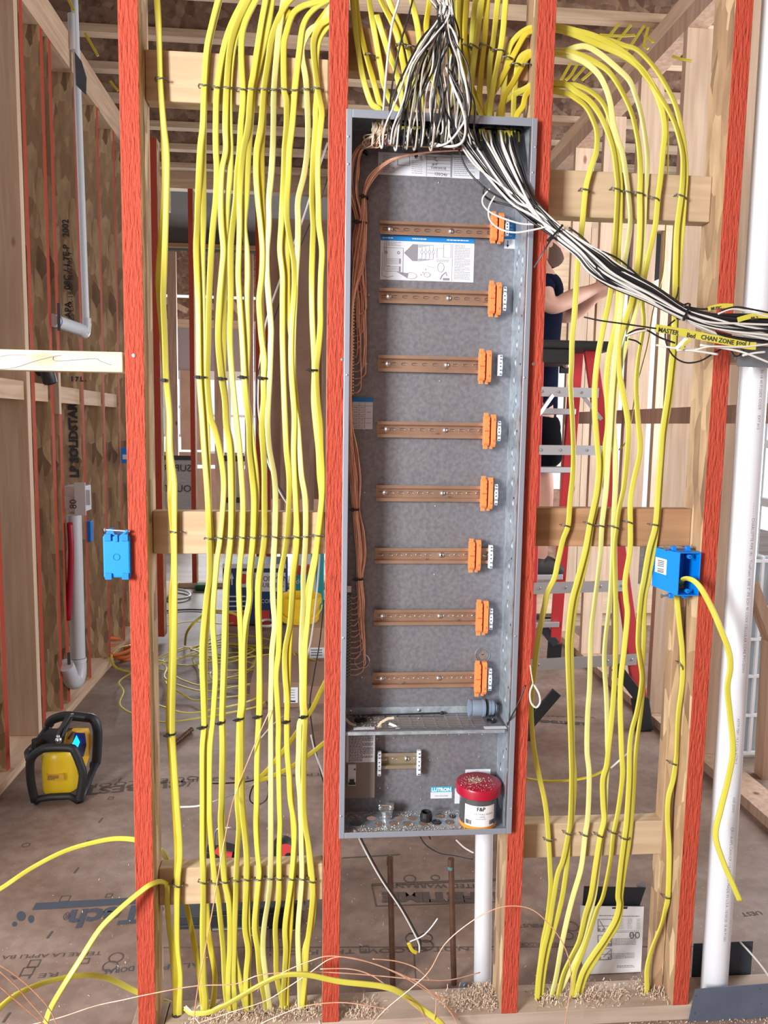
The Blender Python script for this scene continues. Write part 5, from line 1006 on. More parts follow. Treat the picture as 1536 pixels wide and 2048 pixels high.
# each wire leaves at its own height
def ladder_wires(ctrl, n, gb, x, seed, lab, grp, ytop):
    rr = random.Random(seed)
    for i in range(n):
        z = gb[0].z + (gb[1].z-gb[0].z)*(i+.6)/n; a = rr.uniform(0,6.28); q = math.sqrt((n-i)/n); P = []
        for (cx, cy, Y, s) in ctrl:
            a += rr.uniform(-.4,.4); p = U(cx+math.cos(a)*q*s, cy, Y+math.sin(a)*.0012*min(s,5))
            if p.z < z+.012: break
            P.append(p)
        last = P[-1]; 
        P += [Vector((last.x*.5+.5*(last.x), last.y, z+.010)), Vector((x+.55*(last.x-x), yb-.004, z+.0)), Vector((x+.003, yb-.002, z-.002)), Vector((x-.004, yb-.002, z-.001))]
        mm = MB(); mm.tube(spline(P, 4), .00135, 6); mk('copper_wire', mm, COP, smooth=True, label=lab, cat='wire', group=grp)
ladder_wires([(960,296,.03,7),(880,294,.04,9),(800,292,.05,11),(745,285,.055,11),(718,303,.06,10),(709,345,.065,14),(709,385,.07,13),(717,420,.075,10),(721,446,.078,10),(720,480,.08,16),(720,520,.08,18),(722,560,.08,17),(724,600,.08,15),(724,640,.08,13),(724,680,.08,11),(724,720,.08,8),(722,750,.08,5)], 16, GB1, bx1, 3, 'bare copper ground wire running from the panel top to the upper screw bar', 'copper ground wires to the upper bar', 300)
bx2 = U(703, 1270, IB-.012).x
ladder_wires([(940,300,.03,6),(860,304,.05,8),(800,314,.06,8),(766,330,.065,7),(742,355,.07,9),(731,380,.072,4),(728,396,.073,4),(726,440,.072,8),(716,520,.068,14),(705,600,.04,3),(702,700,.045,3),(700,790,.05,3),(701,850,.06,4),(705,900,.07,10),(710,960,.075,12),(711,1018,.08,8),(716,1060,.08,12),(720,1110,.08,12),(718,1158,.08,7),(721,1200,.08,8),(721,1240,.08,7),(724,1280,.08,6),(725,1310,.08,6)], 15, GB2, bx2, 4, 'bare copper ground wire running down to the lower green screw bar', 'copper ground wires to the lower bar', 300)
for k, (x, y, w, tl) in enumerate(((729,303,15,.6),(765,330,13,-.9),(832,310,9,1.2),(730,395,12,.1),(722,446,22,.05),(701,845,10,.1),(711,1019,14,0),(718,1158,15,0))):
    ctie(x, y, w, 'small black tie round the copper wires, %s from the top' % ordn[k], Y=.074, tilt=tl, d=.014, grp='ties round the copper wires')
# tangle of bare and stripped tips in the top left corner
for i in range(26):
    rr = random.Random(200+i); x = rr.uniform(748,792); y = rr.uniform(262,292)
    mm = MB(); q = [U(x+rr.uniform(-6,6), 243, .03), U(x+rr.uniform(-8,8), 258, .02), U(x-6, y, .02), U(x-rr.uniform(2,26), y+rr.uniform(2,14), .03), U(x-rr.uniform(10,34), 296, .045)]
    mm.flat(spline(q, 4), .004, .0012, Vector((.3,1,.2)), twist=lambda u: 3*u+i) if i % 3 == 0 else mm.tube(spline(q, 4), .0010, 5)
    mk('stripped_wire_end' if i % 3 else 'paper_wrap_strip', mm, TAPEG if i % 3 == 0 else COP, smooth=True, label='curled paper strip at the stripped cable ends in the panel top left' if i % 3 == 0 else 'bare copper end curling at the panel top left', cat='wire', group='curled strips and ends at the panel top left')

# ---------------------------------------------------------------- black and white wires: right-hand bundle
PB = [(985,292,.03,0),(1010,335,.0,34),(1036,385,-.02,30),(1070,422,-.045,22),(1112,461,-.055,13),(1161,498,-.065,16),(1192,525,-.07,24),(1228,552,-.07,24),(1300,586,-.07,19),(1366,624,-.07,14),(1420,644,-.07,19),(1475,655,-.07,26),(1540,662,-.07,31),(1580,666,-.07,34)]
rr = random.Random(11); NB = 38
for i in range(NB):
    P = []; sx = rr.uniform(918, 1036); a = rr.uniform(0,6.28); q = math.sqrt((i+.5)/NB); da = rr.uniform(-.5,.5)
    sy = 268+rr.uniform(0,18)
    P += [U(sx, sy-14, .035), U(sx+2, sy+4, .018), U(sx+(8 if sx > 980 else 14)+rr.uniform(-4,4), sy+30, .002)]
    for k, (x, y, Y, s) in enumerate(PB[2:]):
        a += da*.5+rr.uniform(-.25,.25); k2 = k+2
        u_, t_ = PB[k2-1], PB[min(k2+1, len(PB)-1)]; dx, dy = t_[0]-u_[0], t_[1]-u_[1]; L = math.hypot(dx, dy)
        off = math.cos(a)*q*s*1.1
        if k2 == 2: off = -(sx-977)/59*26
        elif k2 == 3: off = .5*off - .5*(sx-977)/59*20
        P.append(U(x-off*dy/L*-1*-1, y+off*dx/L, Y+math.sin(a)*q*.016))
    wht = i % 5 in (0, 2)
    mm = MB(); mm.tube(spline(P, 4), .0024, 8)
    mk('white_wire' if wht else 'black_wire', mm, WHT if wht else BLK, smooth=True, label='%s wire in the thick bundle slung from the panel to the right' % ('white' if wht else 'black'), cat='wire', group='%s wires of the right-hand bundle' % ('white' if wht else 'black'))
for pts, m_, lab in (
 ([(918,300,0),(935,340,-.01),(975,380,-.02),(1030,410,-.03),(1070,440,-.045),(1108,468,-.055)], BLK, 'lowest black wire sagging inside the panel into the bundle'),
 ([(925,296,0),(950,330,-.01),(990,362,-.02),(1035,395,-.03),(1078,435,-.045),(1108,462,-.055)], WHT, 'lowest white wire sagging inside the panel into the bundle'),
 ([(980,378,-.02),(966,395,-.015),(968,412,-.01),(990,430,-.01),(1040,447,-.03),(1080,450,-.05),(1108,466,-.055)], WHT, 'white wire loop dipping before the orange terminals, upper one'),
 ([(990,392,-.02),(978,415,-.01),(980,440,0),(1000,458,0),(1030,465,-.02),(1065,460,-.05),(1100,452,-.06)], WHT, 'white wire loop dipping before the orange terminals, lower one'),
 ([(968,374,-.02),(968,390,-.015),(985,402,-.01),(1015,410,-.02),(1040,420,-.03),(1070,440,-.05)], BLK, 'small black wire loop at the left of the bundle'),
 ([(1138,455,-.06),(1165,475,-.065),(1190,500,-.07),(1225,525,-.07),(1262,555,-.07)], BLK, 'stray black wire standing off the top of the bundle'),
 ([(1196,500,-.07),(1240,520,-.07),(1290,565,-.07),(1340,615,-.07)], BLK, 'second stray black wire above the sagging bundle')):
    mm = MB(); mm.tube(spline([U(*q) for q in pts], 5), .0019, 8); mk('white_wire' if m_ is WHT else 'black_wire', mm, m_, smooth=True, label=lab, cat='wire')
ctie(1110, 466, 34, 'black cable tie round the bundle in front of the right stud, with a long tail', Y=-.058, tilt=-.85, d=.034)
m = MB(); m.flat(spline([U(*q) for q in [(1104,475,-.075),(1092,495,-.075),(1080,515,-.07),(1068,535,-.06)]], 5), .0035, .0012, Vector((.3,1,0))); mk('cable_tie_tail', m, BLK, label='long black tie tail hanging before the right stud', cat='cable tie')
ctie(1367, 623, 30, 'black cable tie round the bundle near the right red stud', Y=-.07, tilt=-1.2, d=.036)
m = MB(); m.flat(spline([U(*q) for q in [(1350,602,-.08),(1355,588,-.08),(1357,574,-.08)]], 5), .0035, .0012, Vector((.2,1,0))); mk('cable_tie_tail', m, BLK, label='short black tie tail pointing up from the bundle', cat='cable tie')
# paper-like flagged labels with handwriting
def flag(pts, w, txt, lab, tsize, Y=-.09, cutoff=None):
    P = [U(x, y, Y) for x, y in pts]; t = thing('marking_tag', lab, 'tag', P[0])
    m = MB(); m.flat(spline(P, 6), w, .0006, Vector((0,1,0))); mk('tag_strip', m, YEL, parent=t)
    d = (P[-1]-P[0]); d.y = 0; d.normalize(); u = Vector((-d.z, 0, d.x)); 
    for i, (s, fr, dz) in enumerate(txt):
        o = P[0]*(1-fr)+P[-1]*fr; o = Vector((o.x, Y-.0012, o.z)) + u*dz
        tm = text_mb(s, tsize, o, d, u, bold=.0003, squeeze=.95); mk('handwriting', tm, INK, parent=t)
flag([(1310,656),(1360,664),(1420,676),(1490,690),(1512,692)], .015, [('MASTER',.03,-.006),('Bed',.31,-.0065),('CHAN ZONE 1',.45,-.0055),('cool 1',.80,-.003)], 'long yellow jacket tag lettered by hand with a room and zone name', .0125)
flag([(1416,618),(1440,612),(1466,612)], .009, [('MUSIC',.1,-.003)], 'short yellow tag on top of the bundle before the right red stud', .008)
flag([(1475,640),(1505,632),(1540,632)], .010, [('BR 2',.4,-.003)], 'yellow tag at the right picture edge on the bundle', .008)
flag([(1362,700),(1372,685),(1382,680)], .006, [('c',.3,-.002)], 'small folded yellow tag with one letter under the long tag', .006)
for pts, r, m_, lab in (
 ([(1168,634,-.06),(1200,641,-.07),(1250,648,-.08),(1312,657,-.09)], .0016, BLK, 'thin black wire leading left from the lettered tag'),
 ([(1350,640,-.06),(1334,655,-.06),(1331,680,-.06),(1345,710,-.06),(1370,725,-.06),(1400,722,-.06),(1430,705,-.06),(1450,695,-.06)], .0017, BLK, 'black wire hanging in a round loop under the bundle'),
 ([(1252,682,-.06),(1256,668,-.06),(1275,659,-.06),(1293,660,-.06),(1320,675,-.06),(1350,686,-.06)], .0018, BLK, 'black wire end hooked behind the yellow cables'),
 ([(1252,672,-.065),(1275,664,-.065),(1294,660,-.065)], .0022, WHT, 'short white wire end left of the tag'),
 ([(1353,700,-.08),(1390,702,-.085),(1436,709,-.09)], .0024, WHT, 'straight white wire end below the tag'),
 ([(1400,690,-.08),(1450,697,-.085),(1490,706,-.09),(1540,726,-.09)], .0022, WHT, 'white wire slanting down over the grey strap'),
 ([(1485,711,-.09),(1510,706,-.09),(1530,704,-.09)], .0022, WHT, 'short white wire end on the grey strap'),
 ([(1462,700,-.07),(1470,712,-.07),(1480,710,-.07),(1488,700,-.07)], .0017, BLK, 'small black wire loop beside the grey strap'),
 ([(1257,678,-.06),(1272,682,-.06),(1282,689,-.06)], .0017, BLK, 'short black wire end behind the yellow cables'),
 ([(1312,690,-.06),(1380,700,-.08),(1420,693,-.09),(1480,694,-.09),(1540,688,-.09)], .0020, WHT, 'white wire along the lower edge of the bundle'),
 ([(1366,612,-.08),(1400,618,-.085),(1420,617,-.085)], .0018, BLK, 'black wire leading to the short yellow tag'),
 ([(1440,622,-.09),(1470,614,-.09),(1500,618,-.09),(1540,626,-.09)], .0019, BLK, 'black wire arching over the top of the bundle'),
 ([(1436,628,-.09),(1465,618,-.09),(1500,624,-.09),(1540,634,-.09)], .0019, WHT, 'white wire arching over the top of the bundle')):
    mm = MB(); mm.tube(spline([U(*q) for q in pts], 5), r, 8); mk('white_wire' if m_ is WHT else 'black_wire', mm, m_, smooth=True, label=lab, cat='wire')
m = MB(); m.flat([U(1352,698,-.082), U(1362,688,-.082), U(1374,676,-.082)], .008, .002, Vector((0,1,0))); mk('paper_wrap_strip', m, PAPER, label='torn pale paper wrap at the folded tag', cat='scrap')

# ---------------------------------------------------------------- black and white wires standing up out of the panel
rr = random.Random(21); NT = 48
GREYW = mat('dusty_insulation', (.40,.38,.34), .5)
for i in range(NT):
    f = (i+.5)/NT; sx = 765+f*190+rr.uniform(-8,8); kind = (WHT, BLK, BLK, GREYW, WHT, BLK, GREYW)[i % 7]
    dep = -.02-.035*rr.random(); tx = 893+rr.gauss(0,7)+(f-.5)*14
    mid = .52*sx+.48*tx
    P = [U(sx+rr.uniform(-4,4), 258, .035), U(sx-2, (by:=rr.uniform(258,292)), .012), U(sx+3, by+10, -.004), U(sx+8*(1 if f < .7 else -1), 255, -.018), U(.8*sx+.2*tx+rr.uniform(-12,12), 200, dep), U(mid+rr.uniform(-14,14), 130, dep-.01), U(.25*sx+.75*tx+rr.uniform(-9,9), 75, dep-.01), U(tx+rr.uniform(-3,3), 30, -.05), U(tx-10+rr.uniform(-14,10), -8, -.05), U(tx-30, -60, -.05)]
    if i % 4 == 3: P = P[:-2] + [U(tx+rr.uniform(-4,4), 12, -.052)]
    mm = MB(); mm.tube(spline(P, 4), .0019, 8)
    nm = {id(WHT): 'white', id(BLK): 'black', id(GREYW): 'grey'}[id(kind)]
    mk(nm+'_wire', mm, kind, smooth=True, label='%s wire of the sheaf gathered above the panel' % nm, cat='wire', group='%s wires of the sheaf above the panel' % nm)
for pts, r, m_, lab in (
 ([(765,250,.01),(768,205,-.02),(774,130,-.05),(784,50,-.06),(798,0,-.06),(805,-40,-.06)], .0023, WHT, 'leftmost white wire arching alone above the panel corner'),
 ([(778,228,.0),(786,160,-.03),(800,90,-.05),(815,40,-.055),(830,-20,-.06)], .0018, BLK, 'thin black wire just right of the leftmost white wire'),
 ([(898,50,-.055),(912,75,-.06),(920,120,-.06),(930,160,-.06),(936,205,-.06),(930,240,-.04),(900,282,-.02),(872,292,.0),(862,282,.02)], .0023, WHT, 'white wire making the big loop at the right of the sheaf, outer one'),
 ([(893,135,-.06),(905,170,-.062),(922,210,-.065),(930,240,-.055),(930,270,-.04),(920,288,-.02),(895,293,-.01),(862,285,.01)], .0026, WHT, 'white wire making the big loop at the right of the sheaf, inner one'),
 ([(893,130,-.062),(910,165,-.064),(928,200,-.066),(935,240,-.055),(934,268,-.04),(926,285,-.02)], .0021, BLK, 'black wire following the big white loop'),
 ([(893,140,-.05),(905,165,-.05),(918,160,-.05)], .0018, BLK, 'short black wire kinked beside the loop'),
 ([(920,170,-.05),(912,200,-.04),(900,225,-.02),(893,245,.02)], .0017, BLK, 'thin black wire dropping behind the panel lip')):
    mm = MB(); mm.tube(spline([U(*q) for q in pts], 5), r, 8); mk('white_wire' if m_ is WHT else 'black_wire', mm, m_, smooth=True, label=lab, cat='wire')
# ---------------------------------------------------------------- blue device boxes
def frame_box(m, x0, x1, z0, z1, yf, yb, t=.0025, closed_front=False):
    m.box((x0,yf,z0),(x0+t,yb,z1)); m.box((x1-t,yf,z0),(x1,yb,z1)); m.box((x0+t,yf,z0),(x1-t,yb,z0+t)); m.box((x0+t,yf,z1-t),(x1-t,yb,z1))
    m.box((x0+t,yb-t,z0+t),(x1-t,yb,z1-t))
# open box on the right stud: opening toward the viewer, proud of the stud face
a = U(1354,1192,-.014); c = U(1403,1105,-.014)
t = thing('device_box', 'open blue plastic device box on the right stud with a bar-code sticker and yellow cable', 'electrical box', (a.x, .05, a.z))
bx0, bx1_, bz0, bz1, byf, byb = a.x, c.x, a.z, c.z, -.014, .058
m = MB(); tt_ = .0025
def skew(x, y): return x - (y-byf)*.0
frame_box(m, bx0, bx1_, bz0, bz1, byf, byb); mk('box_body', m, BLUE, parent=t, bevel=.0008)
m = MB(); a2 = U(1318,1098,.02); 
m.add([Vector((bx0, byf+.001, bz0+.001)), Vector((bx0, byf+.001, bz1-.001)), Vector((bx0-.030, byb-.01, bz1+.002)), Vector((bx0-.030, byb-.01, bz0+.010)), Vector((bx0, byb, bz0+.002)), Vector((bx0, byb, bz1-.001))], [(0,1,2,3),(3,2,5,4),(0,3,4),(1,5,2)]); mk('nailing_side', m, BLUE, parent=t)
def onside(u, v, off=.0008):
    A = Vector((bx0, byf+.001, bz0)); B = Vector((bx0-.030, byb-.01, bz0)); q = A.lerp(B, u); q.z = bz0+(bz1-bz0)*v; return q + Vector((-.6,-.3,0))*off
m = MB(); m.add([onside(.45,.42), onside(.45,.78), onside(.90,.80), onside(.90,.45)], [(0,1,2,3)]); st = mk('sticker', m, LBL, parent=t)
m = MB()
for i, v in enumerate((.46,.49,.53,.60,.64,.68,.72)): m.add([onside(.55,v,.0016), onside(.55,v+.018,.0016), onside(.80,v+.018,.0016), onside(.80,v,.0016)], [(0,1,2,3)])
mk('bar_code', m, INK, parent=t)
m = MB()
for z in (bz1-.010, bz0+.010):
    m.lathe([(.0048,0),(.0048,.006),(.002,.0065)], ((bx0+bx1_)/2, byf+.008, z), (0,-1,0), 14)
mk('screw_boss', m, BLUE, parent=t)
m = MB()
for z in (bz1-.010, bz0+.010): m.lathe([(.0017,0),(.0017,.0006)], ((bx0+bx1_)/2, byf+.0014, z), (0,-1,0), 10)
mk('screw_hole', m, INK, parent=t)
for z, l in ((bz1+.006, .062), (bz0-.004, .020)):
    m = MB(); m.cyl((bx0-.022, .012, z-.002), (bx0-.022+l, .012, z), .0024, 10); m.lathe([(.0045,-.001),(.0045,.001)], (bx0-.022, .012, z-.002), (1,0,.03), 12); mk('nail', m, ZINC, parent=t)
    m = MB(); m.box((bx0-.006, .006, z-.006), (bx0+.002, .018, z+.004)); m.box((bx0+.026, .006, z-.006), (bx0+.034, .018, z+.004)); mk('nail_lug', m, BLUE, parent=t)
# box on the left stud seen from behind (light blue)
a = U(207,1156,-.012); c = U(259,1072,-.012)
t = thing('device_box', 'bright light-blue device box seen from its closed back, on the left red stud', 'electrical box', (a.x, .02, a.z))
m = MB(); m.box((a.x,-.012,a.z),(c.x,.045,c.z)); mk('box_body', m, BLUEL, parent=t, bevel=.003)
m = MB()
for fx in (.07,.70): m.box((a.x+fx*(c.x-a.x), -.016, c.z-.010), (a.x+(fx+.26)*(c.x-a.x), -.010, c.z+.004)); m.box((a.x+fx*(c.x-a.x), -.016, a.z-.003), (a.x+(fx+.26)*(c.x-a.x), -.010, a.z+.010))
m.box((a.x+.46*(c.x-a.x), -.015, c.z-.012), (a.x+.58*(c.x-a.x), -.010, c.z+.003))
mk('rib', m, BLUE, parent=t, bevel=.001)
m = MB(); q = Vector(((a.x+c.x)/2, -.0125, (a.z+c.z)/2)); m.tube([q+Vector((.0065*math.cos(s), 0, .0065*math.sin(s))) for s in [2*math.pi*i/20 for i in range(21)]], .0007, 6); mk('round_boss', m, BLUE, parent=t)
m = MB(); m.prism([(a.x+.004, c.z+.001), (a.x+.011, c.z+.014), (a.x+.019, c.z+.014), (a.x+.024, c.z+.001)], -.010, .01); m.beam((a.x+.034,-.011,c.z-.002), (a.x+.050,-.011,c.z+.012), .004, .004, up=(0,1,0)); mk('nail_bracket', m, BLUE, parent=t)
m = MB(); m.cyl((a.x+.004,-.008,c.z+.012), (c.x,-.008,c.z+.009), .0024, 10); m.lathe([(.0045,-.001),(.0045,.001)], (a.x+.004,-.008,c.z+.012), (1,0,0), 12); mk('nail', m, ZINC, parent=t)
# distant blue boxes on the left wall
a = UX(158,1085,-1.38); q = U(158,1084,2.42); c = U(181,1043,2.42)
t = thing('device_box', 'dark blue device box on the left wall beside the white drain pipe', 'electrical box', (q.x, 2.42, q.z)); m = MB(); m.box((q.x,2.42,q.z),(c.x,2.47,c.z)); mk('box_body', m, BLUE, parent=t, bevel=.003)
m = MB(); m.box((q.x+.002,2.418,q.z+.035),(q.x+.014,2.42,q.z+.060)); mk('sticker', m, LBL, parent=t)
q = U(242,926,3.05); c = U(256,896,3.05)
t = thing('device_box', 'small blue device box with white sticker peeping left of the front left stud', 'electrical box', (q.x, 3.05, q.z)); m = MB(); m.box((q.x,3.05,q.z),(c.x+.03,3.10,c.z)); mk('box_body', m, BLUE, parent=t, bevel=.003)
m = MB(); m.box((q.x+.010,3.048,q.z+.022),(q.x+.035,3.05,q.z+.05)); mk('sticker', m, LBL, parent=t)

# nails in the red studs
for px, py, lab in ((268,711,'nail head in the left red stud beside the cream brace'), (685,719,'dark screw head in the red stud left of the panel'), (1067,728,'screw head in the red stud right of the panel'), (1468,716,'nail head in the right red stud below the bundle')):
    p = U(px, py, -.0002); m = MB(); m.lathe([(.0042,0),(.0038,.001),(.001,.0014)], p, (0,-1,0), 12); mk('nail', m, ZINC, label=lab, cat='nail')

# ---------------------------------------------------------------- pipes of the front wall
pc = [U(1489,1024,.045), U(1430,1940,.045)]; k = (pc[0].x-pc[1].x)/(pc[0].z-pc[1].z); xb = pc[1].x - k*(pc[1].z-.0)
t = thing('drain_pipe', 'large white plastic pipe with printed lettering right of the last red stud', 'pipe', (xb, .045, 0))
m = MB(); m.cyl((xb, .045, .0), (xb+k*3.1, .045, 3.1), .0302, 40); mk('pipe_body', m, PVC, parent=t, smooth='auto')
def pipe_text(s, z, size, ang, mt, flip=False, bold=0):
    tm = text_mb(s, size, (0,0,0), (1,0,0), (0,0,1), bold=bold)
    for v in tm.v:
        u, w = v.x, v.z   # u along pipe downward, w across (to the right)
        th = ang + (w-size*.35)/.0306
        zz_ = z - u; xc = xb+k*zz_
        v.x, v.y, v.z = xc+.0306*math.sin(th), .045-.0306*math.cos(th), zz_
    mk('printed_lettering', tm, mt, parent=t)
Zp = lambda y: U(1470, y, .02).z
pipe_text('- - - - - - CHARLOTTE PIPE (R) - TrueFoam 4200 2" IPS SCH 40 COEX CELLULAR CORE PVC-DWV', Zp(1005), .0092, .12, INKG)
pipe_text('ASTM F891 14.3 Code ASTM F', Zp(1435), .0085, .0, INKG)
pipe_text('NSF-DWV', Zp(1592), .0085, .05, INKG)
pipe_text('CP-118-FPS-CAW/CP-110-FPC-001 MADE IN U.S.A. 10/30/20 18 40 P1501', Zp(1652), .0092, .05, INKG)
pipe_text('20-18 40 P150EX CODE     EXT #15', Zp(738), .0085, .05, INKG)
pipe_text('CP-118-FPS-CAW/CP-110-FPC-C', Zp(405), .0085, .1, INKG)
m = MB(); a = U(1383,2036,-.006); c = U(1545,1962,-.006)
m.hexa([(a.x-.008,-.0075,.001),(c.x,-.0075,.001),(c.x,-.006,.001),(a.x-.008,-.006,.001),(a.x+.004,-.0075,.083),(c.x,-.0075,.089),(c.x,-.006,.089),(a.x+.004,-.006,.083)])
t = thing('nail_plate', 'blue-grey steel nail plate across the sole plate at the lower right', 'nail plate', (a.x, -.006, 0)); mk('plate', m, STEELG, parent=t)
m = MB()
for px, py in ((1395,1957),(1392,1992),(1520,1978),(1523,2008),(1390,2027)): p = U(px, py, -.0078); m.lathe([(.0014,0),(.0014,.0003)], p, (0,-1,0), 8)
mk('punched_hole', m, INK, parent=t)
a = U(1383,1950,.093); c = U(1506,1882,.093)
t = thing('nail_plate', 'darker steel nail plate behind the foot of the big white pipe', 'nail plate', (a.x, .093, 0)); m = MB(); m.box((a.x,.092,.0),(c.x,.0935,c.z)); mk('plate', m, mat('dark_plate', (.04,.055,.075), .5, metal=.3), parent=t)
m = MB(); m.tube(spline([U(1480,1884,.088), U(1500,1905,.07), U(1525,1935,.04), U(1545,1965,.0)], 4), .0024, 8); mk('grey_wire', m, mat('pale_cable', (.45,.43,.40), .5), smooth=True, label='pale wire curling over the steel plate at the lower right corner', cat='wire')
a = U(1478,733,-.045); c = U(1560,694,-.045)
m = MB(); m.hexa([(a.x-.006,-.046,a.z),(c.x,-.046,a.z-.002),(c.x,-.0445,a.z-.002),(a.x-.006,-.0445,a.z),(a.x+.002,-.046,c.z),(c.x,-.046,c.z),(c.x,-.0445,c.z),(a.x+.002,-.0445,c.z)]); t = thing('nail_plate', 'grey steel strap plate across the white pipe under the bundle', 'nail plate', (a.x,-.045,a.z)); mk('plate', m, mat('grey_plate', (.17,.19,.22), .5, metal=.3), parent=t)
boxo('cross_block', (studx(3,1.6)+.02, .03, U(1460,725,.03).z), (.80, SD, U(1460,690,.03).z), PINEX, label='short block right of the last stud, behind the grey strap plate', cat='block')

# white pipe and two copper stubs below the panel
yp = .150
p = U(965,1960,yp)
t = thing('drain_pipe', 'white plastic pipe rising from the floor to the underside of the panel', 'pipe', (p.x, yp, 0)); pk = (U(968,1690,yp).x-p.x)/(U(968,1690,yp).z)
m = MB(); m.cyl((p.x, yp, 0), (p.x+pk*1.0, yp, 1.0), .0215, 32); mk('pipe_body', m, PVC, parent=t, smooth='auto')
for px, py, lab in ((780,1716,'left of the two dark copper pipe stubs below the panel'), (902,1718,'right copper pipe stub below the panel, with a green-blue stain')):
    top = U(px, py, yp); pb_ = U(px+(15 if px < 800 else 4), 1975, yp); t = thing('copper_pipe', lab, 'pipe', (pb_.x, yp, 0))
    x0 = U(px+6, 1970, yp).x if px < 800 else U(908,1970,yp).x
    m = MB(); m.cyl((x0, yp, 0), (top.x, yp, top.z), .0072, 18); mk('pipe_body', m, COPD, parent=t, smooth='auto')
    m = MB(); m.cyl((top.x, yp, top.z-.018), (top.x, yp, top.z+.001), .0078, 18); mk('soldered_cap', m, COPD, parent=t, smooth='auto')
    if px > 800: m = MB(); m.cyl((top.x, yp, top.z-.026), (top.x, yp, top.z-.018), .0076, 18); mk('stain_band', m, mat('verdigris', (.05,.16,.16), .7), parent=t)
p = FZ(965,1963,.04); m = MB(); m.lathe([(.010,0),(.010,.004),(.008,.005)], (p.x, .07, .0385), (0,0,1), 20); mk('blue_grey_cap', m, GREYPL, label='small blue-grey disc on the sole plate beside the white pipe', cat='cap')
m = MB(); p = FZ(915,1972,.0); m.prism([(p.x-.012,p.y-.016),(p.x+.006,p.y-.016),(p.x+.026,p.y+.006),(p.x+.014,p.y+.010)], .0008, .0025, 'Z'); mk('sheet_scrap', m, GREYPL, label='grey sheet scrap at the foot of the right copper stub', cat='scrap')
# cable offcut hanging under the panel
t = thing('hanging_cable_end', 'black and white wire pair hanging from the panel to a curled stripped end', 'cable', U(715,1676,.03))
P = [(712,1660,.05),(722,1685,.05),(760,1755,.06),(800,1815,.07),(825,1860,.08),(838,1888,.08),(838,1905,.075)]
m = MB(); m.tube(spline([U(*q) for q in P], 5), .0021, 8); mk('white_core', m, WHT, parent=t, smooth=True)
m = MB(); m.tube(spline([U(q[0]+4, q[1]-1, q[2]+.001) for q in P[:-1]]+[U(834,1905,.075)], 5), .0019, 8); mk('black_core', m, BLK, parent=t, smooth=True)
m = MB(); m.flat(spline([U(834,1906,.074), U(824,1900,.074), U(817,1885,.076)], 4), .009, .004, Vector((0,1,0))); mk('yellow_sheath', m, YEL2, parent=t, smooth=True)
m = MB(); m.tube(spline([U(815,1884,.076), U(811,1876,.08), U(818,1868,.08), U(826,1867,.08)], 4), .0018, 6); mk('black_tip', m, BLK, parent=t)
m = MB(); m.tube(spline([U(820,1883,.076), U(845,1872,.07), U(862,1855,.065), U(875,1837,.06)], 4), .0014, 6); mk('bare_tip', m, PAPER, parent=t)
for pts, r, m_, lab in (
 ([(838,1668,.07),(852,1690,.10),(880,1706,.12),(905,1710,.14),(945,1718,.17)], .0016, BLK, 'thin black wire trailing under the panel toward the white pipe'),
 ([(856,1668,.08),(861,1678,.08)], .0018, BLK, 'short black wire stub poking below the panel'),
 ([(912,1680,.3),(928,1695,.3),(947,1706,.3)], .002, PAPER, 'short white wire on the floor left of the white pipe'),
 ([(1052,1370,-.03),(1035,1410,-.03),(1022,1435,-.02),(1015,1450,.0)], .0016, BLK, 'black wire slanting from the white loop down into the panel side'),
 ([(1066,1368,-.02),(1060,1385,-.03),(1062,1405,-.03),(1072,1415,-.03),(1080,1405,-.03),(1078,1388,-.03),(1068,1370,-.02)], .0021, WHT, 'small white wire loop hooked on the red stud right of the panel'),
 ([(1060,1330,.0),(1063,1350,-.01),(1066,1368,-.02)], .0014, COP, 'short copper wire above the small white loop')):
    mm = MB(); mm.tube(spline([U(*q) for q in pts], 5), r, 8); nm = 'black_wire' if m_ is BLK else ('copper_wire' if m_ is COP else 'white_wire'); mk(nm, mm, m_, smooth=True, label=lab, cat='wire')

